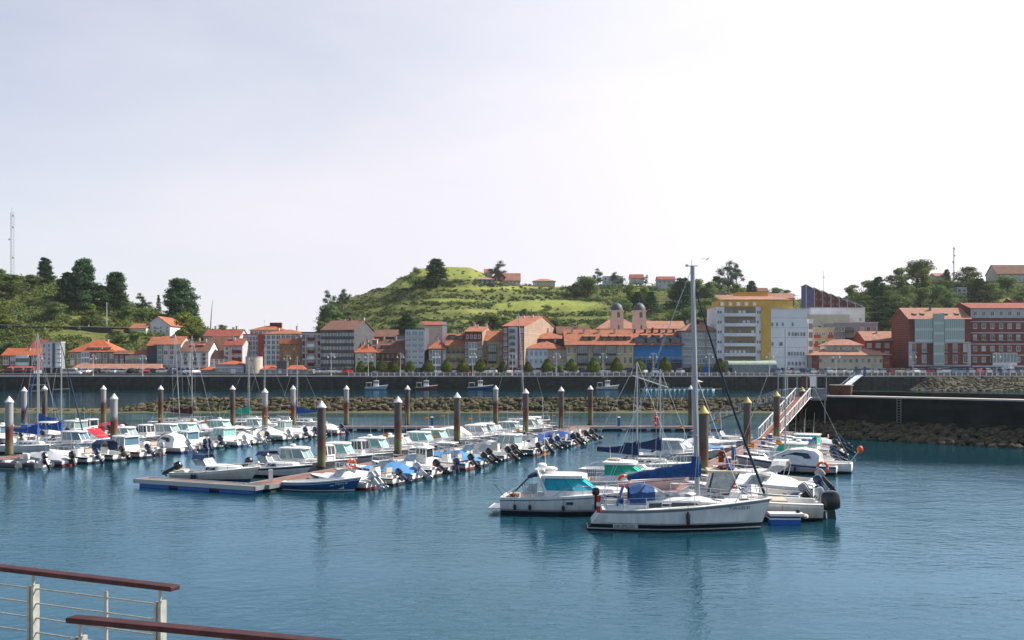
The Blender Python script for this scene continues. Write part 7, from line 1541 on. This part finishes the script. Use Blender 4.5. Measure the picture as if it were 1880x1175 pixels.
onhill(hc, [('conifer', 801, 529, 50, 'large dark conifer standing alone on the central hill', 0, 1.55), ('shrub', 765, 524, 16, 'dark bushes left of the lone conifer', 0, 1.8), ('shrub', 781, 527, 14, 'dark bush touching the lone conifer', 1, 1.8), ('eucalyptus', 605, 578, 42, 'airy tree on the cliff at the left end of central hill', 0, 1.1), ('eucalyptus', 630, 572, 38, 'second airy tree on the cliff, right one', 1, 1.1), ('round', 600, 600, 40, 'dark tree hanging on the cliff edge', 0, 1.4), ('round', 618, 610, 36, 'green tree at the foot of the cliff', 1, 1.4), ('round', 592, 620, 30, 'dark tree low on the cliff', 0, 1.3), ('round', 636, 606, 36, 'green tree on the cliff beside the open slope', 1, 1.2),
    ('eucalyptus', 914, 512, 32, 'tall airy tree behind the hilltop houses', 0, 1.5), ('shrub', 767, 503, 12, 'small windblown tree on the left skyline of central hill', 0, 1.0), ('shrub', 775, 540, 9, 'round dark bush on the terrace edge below the meadow', 1, 1.6), ('conifer', 746, 610, 32, 'dark conifer behind the pale banded house', 1, 1.7), ('round', 727, 615, 18, 'dark tree left of the pale banded house', 0, 1.5), ('round', 905, 606, 30, 'dark tree above the yellow house', 0, 1.9), ('round', 880, 600, 22, 'dark green tree above the brick house', 1, 1.8), ('round', 925, 602, 20, 'dark tree above the brick gable house', 1, 1.5), ('round', 1020, 602, 18, 'dark tree right of the large brick gable', 0, 1.6), ('round', 1040, 608, 16, 'green tree behind the yellow dark-roofed house', 1, 1.6), ('round', 962, 580, 12, 'small tree on terrace above the brick gable', 0, 1.2), ('shrub', 1008, 570, 10, 'bush at the edge of the bright meadow', 0, 1.1),
    ('round', 1080, 545, 38, 'large olive tree on skyline right of the yellow villa', 0, 1.5), ('round', 1060, 548, 26, 'dark tree left of the large skyline olive tree', 1, 1.6), ('eucalyptus', 1097, 528, 34, 'airy tree on the skyline beside the white villa', 0, 1.0), ('round', 1132, 515, 18, 'dark domed tree above the white villa', 1, 2.0), ('eucalyptus', 1127, 512, 22, 'small windblown trees above the white villa', 1, 1.6), ('eucalyptus', 1185, 518, 20, 'small airy tree beside the red-roofed villa', 0, 1.0), ('yellow', 1157, 560, 36, 'yellow-green tree above the left bell tower', 0, 1.1), ('yellow', 1183, 562, 34, 'yellow-green tree above the right bell tower', 1, 1.1), ('conifer', 1170, 572, 34, 'dark tree between the bell towers, higher up', 0, 1.4), ('round', 1147, 575, 26, 'dark tree right behind the left bell tower', 1, 1.3), ('conifer', 1195, 578, 40, 'dark tree right of the right bell tower', 1, 1.2),
    ('round', 1205, 606, 24, 'round dark green tree beside the right bell tower base', 0, 1.2), ('yellow', 1218, 606, 22, 'pale green willow-like tree beside the dark round one', 1, 1.0), ('conifer', 1254, 570, 56, 'large dark tree right of the grey villa', 0, 1.5), ('round', 1236, 556, 34, 'dark tree below the grey villa', 1, 1.3), ('round', 1275, 556, 44, 'dark tree behind the tall sailboat mast', 0, 1.4), ('round', 1305, 556, 36, 'green tree right of the tall sailboat mast', 1, 1.3), ('eucalyptus', 1337, 540, 56, 'tallest airy tree on the skyline above the white block', 0, 1.25), ('eucalyptus', 1352, 532, 44, 'airy tree right beside the tallest airy tree', 1, 1.0), ('round', 1354, 548, 26, 'round dark tree in front of the tallest airy tree', 1, 1.2), ('conifer', 1315, 545, 36, 'dark conifer left of the tallest airy tree', 1, 1.2), ('conifer', 1380, 545, 28, 'dark conifer right of the tallest airy tree', 0, 1.3), ('yellow', 1377, 548, 12, 'small bright yellow-green bush above the mustard penthouse', 0, 1.4), ('round', 1262, 600, 34, 'dense dark tree above the blue house roofs', 0, 1.6), ('round', 1235, 600, 30, 'dark leafy tree above the pinkish roofs', 1, 1.6), ('round', 1296, 590, 40, 'dense dark tree above the grey-beige house', 1, 1.6), ('round', 1425, 550, 22, 'small grey-green tree right of the mustard penthouse', 0, 1.7), ('round', 1443, 553, 20, 'grey-green tree above the mustard attic', 1, 1.5), ('round', 1310, 575, 30, 'tree left of the big white block', 0, 1.3)])
onhill(hr, [('round', 1683, 526, 40, 'tallest hazy round tree on the right hill skyline', 0, 1.6), ('round', 1655, 535, 34, 'large tree left of the tallest one, right hill', 1, 1.5), ('yellow', 1697, 535, 32, 'lighter green tree before the tallest right-hill tree', 0, 1.2), ('conifer', 1738, 508, 18, 'small dark tree right of the tallest, on the skyline', 0, 1.2), ('round', 1775, 522, 26, 'broad green tree below the far antenna', 1, 1.8), ('round', 1600, 545, 26, 'tree above the sawtooth block end', 0, 1.6), ('conifer', 1612, 560, 40, 'dark tall tree right of the sawtooth block', 0, 1.2), ('yellow', 1565, 548, 20, 'yellow-green tree behind the sawtooth block roofs', 0, 1.6), ('round', 1632, 556, 26, 'dark-green broad tree mid right hill', 1, 1.9), ('round', 1645, 590, 40, 'dense dark tree above the bright red building', 0, 1.4), ('conifer', 1620, 600, 44, 'dense dark conifer above the bright red building', 1, 1.5), ('round', 1665, 575, 40, 'dark tree left of the ornate brick house', 1, 1.2), ('round', 1712, 556, 26, 'broad olive tree above the ornate brick house', 0, 2.0), ('round', 1745, 570, 26, 'dark tree over the ornate house roof', 1, 1.6), ('round', 1690, 565, 30, 'dark tree at the left above the ornate house', 0, 1.4), ('conifer', 1798, 555, 34, 'dark tree above the hotel, left', 0, 1.4), ('round', 1820, 558, 30, 'green tree above the hotel roof, middle', 1, 1.6), ('round', 1850, 535, 24, 'green tree below the hilltop hotel building', 0, 1.8), ('round', 1785, 540, 24, 'bush-like tree by the small hillside house', 1, 1.6), ('round', 1735, 545, 26, 'bushy tree on the middle of right hill', 0, 1.8), ('round', 1875, 560, 20, 'tree at the right edge above the hotel', 1, 1.6), ('round', 1590, 570, 22, 'tree right behind the sawtooth block', 1, 1.4)], 1.2)
# scrub: uncountable low growth on the slopes
def scrub(hill, n, rng, dens, seed, sz=(1.2, 2.6), m=None, tr=(.05, 1.02), terr=False):
    r_ = random.Random(seed); mb = MB(); k = 0; tries = 0
    while k < n and tries < n * 12:
        tries += 1; px = r_.uniform(*rng); t = r_.uniform(*tr); x, Y, z = hill.z(px, t); py = HY - (z - H) * F / Y
        if hill.field(px, py) > .3 and r_.random() < .93: continue
        d = noise.noise(Vector((x * .014, Y * .012, z * .13 + seed))) 
        if d < dens: continue
        if terr and (z / 5.0 + .25 * noise.noise(Vector((x * .02, 3, 2)))) % 1 < .52 and r_.random() < .88: continue
        s = r_.uniform(*sz) * (1 + max(0, d)); leaves(mb, (x, Y, z + s * .3), s * 1.4, s * 1.2, s * .75, 26, .85, m[0] if r_.random() < .6 else m[1], r_, .4); k += 1
    o = mb.build('scrub'); o['kind'] = 'stuff'
scrub(hc, 2600, (584, 1140), -.3, 3, (.4, 1.3), (Lscr, Ldark), terr=True); scrub(hc, 1500, (584, 1180), -1, 31, (.25, .6), (Lscr, Lmid)); scrub(hc, 900, (1080, 1480), -.45, 4, (1.4, 3.4), (Lmid, Ldark)); scrub(hc, 90, (582, 642), -1, 8, (1.5, 3), (Lmid, Ldark))
scrub(hl, 2200, (-60, 430), -.5, 5, (.7, 2.2), (Lscr, Lmid)); scrub(hl, 700, (-60, 320), -1, 51, (.8, 2.2), (Lscr, Lmid), (.0, .3)); scrub(hr, 1000, (1540, 1960), -.6, 6, (1.5, 3.4), (Lmid, Lscr))
# cliff rock below the left end of the central hill, terraces, hill houses, masts
r = thing('retaining_wall', 'long dark stone retaining wall along the left hillside road', 'wall', (0, 0, 0)); mb = MB()
x0, y0, z0_ = hl.at(-30, 606); x1, y1, z1_ = hl.at(235, 612); mb.bar((x0, y0, z0_ + .4), (x1, y1, z1_ + .4), .8, 3.6, wallstone); mb.build('wall', r); mb = MB(); mb.bar((x0, y0, z0_ + 2.3), (x1, y1, z1_ + 2.3), 1.0, .2, coping); mb.build('coping', r)
def hillhouse(hill, label, pl, pr, ye, yb, yr, wall, rm, rows=1, cols=3, roof='gable', dep=9, ang=0, ps=None, win=(1.1, 1.3), **k):
    x, Y, z = hill.at((pl + pr) / 2, yb); return bld(label, pl, pr, ye, wall, Y=Y - 1, roof=roof, yr=yr, rm=rm, rows=rows, cols=cols, dep=dep, z0=ZA(yb, Y - 1), ground=False, ang=ang, ps=ps, win=win, name='hill_house', **k)
b = hillhouse(hl, 'white gabled house with wide orange roof on the left hill', 268, 312, 597, 613, 583, Wwhite, ROOF, 2, 4, 'gabley', win=(.7, 1.0), dep=22); b2 = hillhouse(hl, 'low porch wing of the white gabled hill house', 238, 268, 603, 612, 594, Wwhite, ROOF, 1, 5, 'shed', win=(.7, .9), dep=6)
hillhouse(hc, 'pink-roofed hilltop house with several gables', 921, 955, 514, 523, 502, Wpink, ROOFP, 1, 5, 'gable'); hillhouse(hc, 'dark brown hilltop house beside the pink-roofed one', 905, 927, 508, 516, 498, ROOFB, ROOFB, 1, 2, 'gabley'); hillhouse(hc, 'small cream hilltop house at the edge of meadow', 889, 904, 500, 509, 494, Wcream, ROOFP, 1, 2, 'gable'); hillhouse(hc, 'low house with orange roof and dark walls on hilltop', 872, 908, 513, 521, 509, Wdgrey, ROOFP, 1, 4, 'hip')
hillhouse(hc, 'long cream villa with flat orange roof on the hill', 979, 1019, 516, 525, 512, Wyel, ROOFP, 2, 7, 'hip', win=(.9, 1.0)); hillhouse(hc, 'white modern villa on the skyline', 1108, 1144, 508, 523, None, Wwhite, Wlg, 2, 5, 'flat'); hillhouse(hc, 'red-roofed villa on the skyline right of the white one', 1158, 1182, 510, 516, 504, Wlg, ROOFR, 1, 3, 'gable'); hillhouse(hc, 'grey and white villa with red roof on the right skyline', 1208, 1240, 513, 530, 508, Wlg, ROOFR, 2, 4, 'gable')
hillhouse(hc, 'orange-roofed house just left of the tall mast', 1270, 1284, 536, 545, 531, Wpink, ROOFP, 1, 2, 'gable'); hillhouse(hc, 'greenish house with orange roof right of the tall mast', 1305, 1332, 539, 550, 531, Wgreen, ROOFP, 1, 3, 'gabley'); hillhouse(hc, 'low house with pink roof left of the mustard penthouse', 1312, 1350, 549, 560, 542, Wlg, ROOFP, 1, 4, 'gable'); hillhouse(hc, 'reddish house with white gable right of the penthouse', 1412, 1458, 547, 560, 539, Wred, ROOFP, 1, 4, 'gable'); hillhouse(hc, 'brownish house above the mustard penthouse', 1390, 1411, 535, 545, 529, Wbr, ROOFB, 1, 3, 'gable')
hillhouse(hr, 'large pale villa with brown roofs at the top right', 1830, 1900, 502, 518, 487, Wcream, ROOFB, 3, 9, 'gable', dep=12, win=(1, 1.2)); hillhouse(hr, 'small white house among trees on right hill', 1757, 1775, 529, 545, None, Wlg, Wwhite, 2, 2, 'flat'); hillhouse(hr, 'orange roofed house on the right hill skyline', 1718, 1745, 507, 513, 502, Wcream, ROOFP, 1, 3, 'gable'); hillhouse(hr, 'low orange-roofed house above the hotel at the right edge', 1858, 1900, 554, 562, 548, Wred, ROOFP, 1, 3, 'gable')
hillhouse(hl, 'small roofed shed beside the hill road', 206, 222, 608, 614, 604, Wdred, ROOFR, 0, 0, 'gable')
def lattice(px, Y, py0, py1, lab, w=.9, m=None):
    z0, z1 = ZA(py0, Y) - 2, ZA(py1, Y); r = thing('antenna_mast', lab, 'antenna mast', (WX(px, Y), Y, z0)); h = z1 - z0; mb = MB(); m = m or mat('mast_grey', (.35, .38, .42), .5)
    P = [(cos(a) * w, sin(a) * w) for a in (0.3, 2.4, 4.5)]; n = int(h / 1.6)
    for x, y in P: mb.tube([(x, y, 0), (x, y, h * .93)], .09, m, 4)
    for i in range(n):
        for k in range(3): a, b = P[k], P[(k + 1) % 3]; mb.tube([(*a, h * .93 * i / n), (*b, h * .93 * (i + 1) / n)], .05, m, 3)
    mb.tube([(0, 0, h * .93), (0, 0, h)], .08, m, 4); mb.build('lattice', r)
    for zz, s in ((.72, 1), (.55, -1), (.88, 1), (.3, 1)): mb = MB(); mb.lathe([(.15, 0), (.5, .18), (.55, .22)], whitep, 8, (w * s, -w, h * zz), axis='y'); [setattr(mb, 'v', [(x * 1, y, z) for x, y, z in mb.v])]; mb.build('dish', r)
lattice(22, 478, 505, 380, 'tall pale lattice antenna mast on the left skyline'); lattice(1751, 515, 515, 448, 'thin antenna mast on the right hill skyline', .35)
r = thing('antenna_mast', 'very faint thin antenna on skyline behind the sawtooth block', 'antenna mast', (WX(1512, 640), 640, ZA(570, 640))); mb = MB(); mb.tube([(0, 0, 0), (0, 0, 25)], .14, MATS['mast_grey'], 4); mb.box(-1.2, 1.2, -.1, .1, 21, 21.3, MATS['mast_grey']); mb.build('pole', r)
r = thing('dead_trunk', 'bare leaning pole-like trunk against the sky', 'dead tree', (WX(386, 430), 430, ZA(600, 430))); mb = MB(); mb.tube([(0, 0, -2), (.5, 0, 6), (1.1, 0, 11.5)], .3, mat('dead_wood', (.16, .17, .22), .9), 5, .06); mb.build('trunk', r)
for px, pb, pt, lab in ((196, 603, 556, 'tall bare concrete pole on the left hillside'), (163, 609, 596, 'short white lamp post by the hill road')):
    x, Y, z = hl.at(px, pb); r = thing('utility_pole', lab, 'pole', (x, Y, z)); mb = MB(); mb.tube([(0, 0, -1), (0, 0, (pb - pt) / F * Y)], .22, Wlg, 6, .12); mb.build('pole', r)

r = thing('seagull', 'single gull flying just right of the masthead', 'bird', (WX(1297, 120), 120, ZA(477, 120)), .6)
mb = MB(); mb.loft([[(x, ry * cos(a), rz_ * sin(a) + z0) for a in [2 * pi * k / 8 for k in range(8)]] for x, ry, rz_, z0 in ((-.26, .01, .01, .02), (-.16, .035, .03, 0), (0, .065, .06, 0), (.13, .045, .045, .01), (.2, .04, .04, .03), (.27, .012, .012, .02))], whitep)
for sg in (1, -1): mb.loft([[(x + .07, y * sg, z), (x, y * sg, z + .018), (x - c, y * sg, z)] for x, y, z, c in ((.05, .04, .03, .12), (.10, .3, .22, .13), (.02, .58, .20, .08), (-.12, .78, .12, .02))], greym, caps=True)
mb.build('body', r, smooth=True)
# ---------------------------------------------------------------- light, sky, camera
SUN_AZ, SUN_EL = 72.0, 42.0        # azimuth from +Y towards +X
def build_world():
    w = bpy.data.worlds.new('World'); scene.world = w; w.use_nodes = True; nt = w.node_tree; L = nt.links.new
    bg = nt.nodes['Background']; sk = nd(nt, 'ShaderNodeTexSky'); sk.sky_type = 'NISHITA'; sk.sun_disc = False; sk.sun_elevation = R(SUN_EL); sk.sun_rotation = R(SUN_AZ); sk.air_density = 1.0; sk.dust_density = .5; sk.ozone_density = 1.2
    tc = nd(nt, 'ShaderNodeTexCoord'); sp = nd(nt, 'ShaderNodeSeparateXYZ'); L(tc.outputs['Generated'], sp.inputs[0])
    # thin high cloud veil: brightest towards the sun side and the horizon ahead, thinning overhead and behind
    mp = nd(nt, 'ShaderNodeMapping'); mp.inputs['Scale'].default_value = (1.2, 1.2, 4.5); mp.inputs['Rotation'].default_value = (0, R(-14), 0)
    nz = nd(nt, 'ShaderNodeTexNoise', Scale=1.6, Detail=7.0, Roughness=.55, Distortion=.3); L(tc.outputs['Generated'], mp.inputs[0]); L(mp.outputs[0], nz.inputs['Vector'])
    def dot(v):
        n = nd(nt, 'ShaderNodeVectorMath', operation='DOT_PRODUCT'); n.inputs[1].default_value = v; L(tc.outputs['Generated'], n.inputs[0]); return n.outputs['Value']
    sd = (sin(R(SUN_AZ)) * cos(R(20)), cos(R(SUN_AZ)) * cos(R(20)), sin(R(20)))
    a = dot((.75, .65, .05))
    mr = nd(nt, 'ShaderNodeMapRange'); mr.inputs['From Min'].default_value = -.4; mr.inputs['From Max'].default_value = .72; mr.inputs['To Min'].default_value = .05; mr.inputs['To Max'].default_value = .96; L(a, mr.inputs[0])
    el = nd(nt, 'ShaderNodeMapRange'); el.inputs['From Min'].default_value = 0; el.inputs['From Max'].default_value = .45; el.inputs['To Min'].default_value = .22; el.inputs['To Max'].default_value = -.16; L(sp.outputs['Z'], el.inputs[0])
    nn = nd(nt, 'ShaderNodeMapRange'); nn.inputs['From Min'].default_value = .3; nn.inputs['From Max'].default_value = .7; nn.inputs['To Min'].default_value = -.13; nn.inputs['To Max'].default_value = .13; L(nz.outputs['Fac'], nn.inputs[0])
    s1 = nd(nt, 'ShaderNodeMath', operation='ADD'); L(mr.outputs[0], s1.inputs[0]); L(el.outputs[0], s1.inputs[1]); s2 = nd(nt, 'ShaderNodeMath', operation='ADD', use_clamp=True); L(s1.outputs[0], s2.inputs[0]); L(nn.outputs[0], s2.inputs[1])
    gs = nd(nt, 'ShaderNodeMapRange', interpolation_type='SMOOTHSTEP'); gs.inputs['From Min'].default_value = .2; gs.inputs['From Max'].default_value = 1.0; gs.inputs['To Min'].default_value = 1.0; gs.inputs['To Max'].default_value = 1.45; L(dot(sd), gs.inputs[0])
    vc = nd(nt, 'ShaderNodeMixRGB', Fac=1.0); vc.blend_type = 'MULTIPLY'; vc.inputs[1].default_value = VEIL; vc.use_clamp = False; cb = nd(nt, 'ShaderNodeCombineColor'); [L(gs.outputs[0], cb.inputs[k]) for k in range(3)]; L(cb.outputs[0], vc.inputs[2])
    mx = nd(nt, 'ShaderNodeMixRGB'); L(vc.outputs[0], mx.inputs[2]); L(s2.outputs[0], mx.inputs[0]); L(sk.outputs[0], mx.inputs[1])
    L(mx.outputs[0], bg.inputs['Color']); bg.inputs['Strength'].default_value = SKY
VEIL = (6.45, 6.3, 6.85, 1); SKY = .10
HAZE = .00006
build_world()
sun = bpy.data.lights.new('sun', 'SUN'); sun.energy = 5.0; sun.angle = R(.6); sun.color = (1.0, .93, .82)
so = bpy.data.objects.new('sun', sun); COL.objects.link(so)
v = Vector((sin(R(SUN_AZ)) * cos(R(SUN_EL)), cos(R(SUN_AZ)) * cos(R(SUN_EL)), sin(R(SUN_EL)))); so.rotation_euler = v.to_track_quat('Z', 'Y').to_euler(); so.location = v * 100
cam = bpy.data.cameras.new('camera'); co = bpy.data.objects.new('camera', cam); COL.objects.link(co)
cam.sensor_width = 36; cam.lens = 36 * F / 1880; cam.shift_y = (HY - 587.5) / 1880; cam.clip_end = 6000; cam.clip_start = .1
co.location = (0, 0, H); co.rotation_euler = (R(90), 0, 0); scene.camera = co
scene.view_settings.view_transform = 'Standard'; scene.view_settings.look = 'None'; scene.view_settings.exposure = 0.5; scene.view_settings.gamma = 1
scene.cycles.max_bounces = 6; scene.cycles.diffuse_bounces = 2; scene.cycles.glossy_bounces = 3; scene.cycles.transparent_max_bounces = 6; scene.cycles.use_denoising = True
scene.cycles.caustics_reflective = False; scene.cycles.caustics_refractive = False

haze = bpy.data.materials.new('haze'); haze.use_nodes = True; nt = haze.node_tree
for n in list(nt.nodes): nt.nodes.remove(n)
o_ = nd(nt, 'ShaderNodeOutputMaterial'); pv = nd(nt, 'ShaderNodeVolumePrincipled'); pv.inputs['Color'].default_value = (.90, .94, 1, 1); pv.inputs['Density'].default_value = HAZE; pv.inputs['Anisotropy'].default_value = .3
nt.links.new(pv.outputs[0], o_.inputs['Volume'])
mb = MB(); mb.box(-700, 700, -60, 1100, -3.5, 110, haze)
if HAZE: o = mb.build('haze'); o['kind'] = 'stuff'; o.display_type = 'WIRE'
scene.cycles.volume_bounces = 0
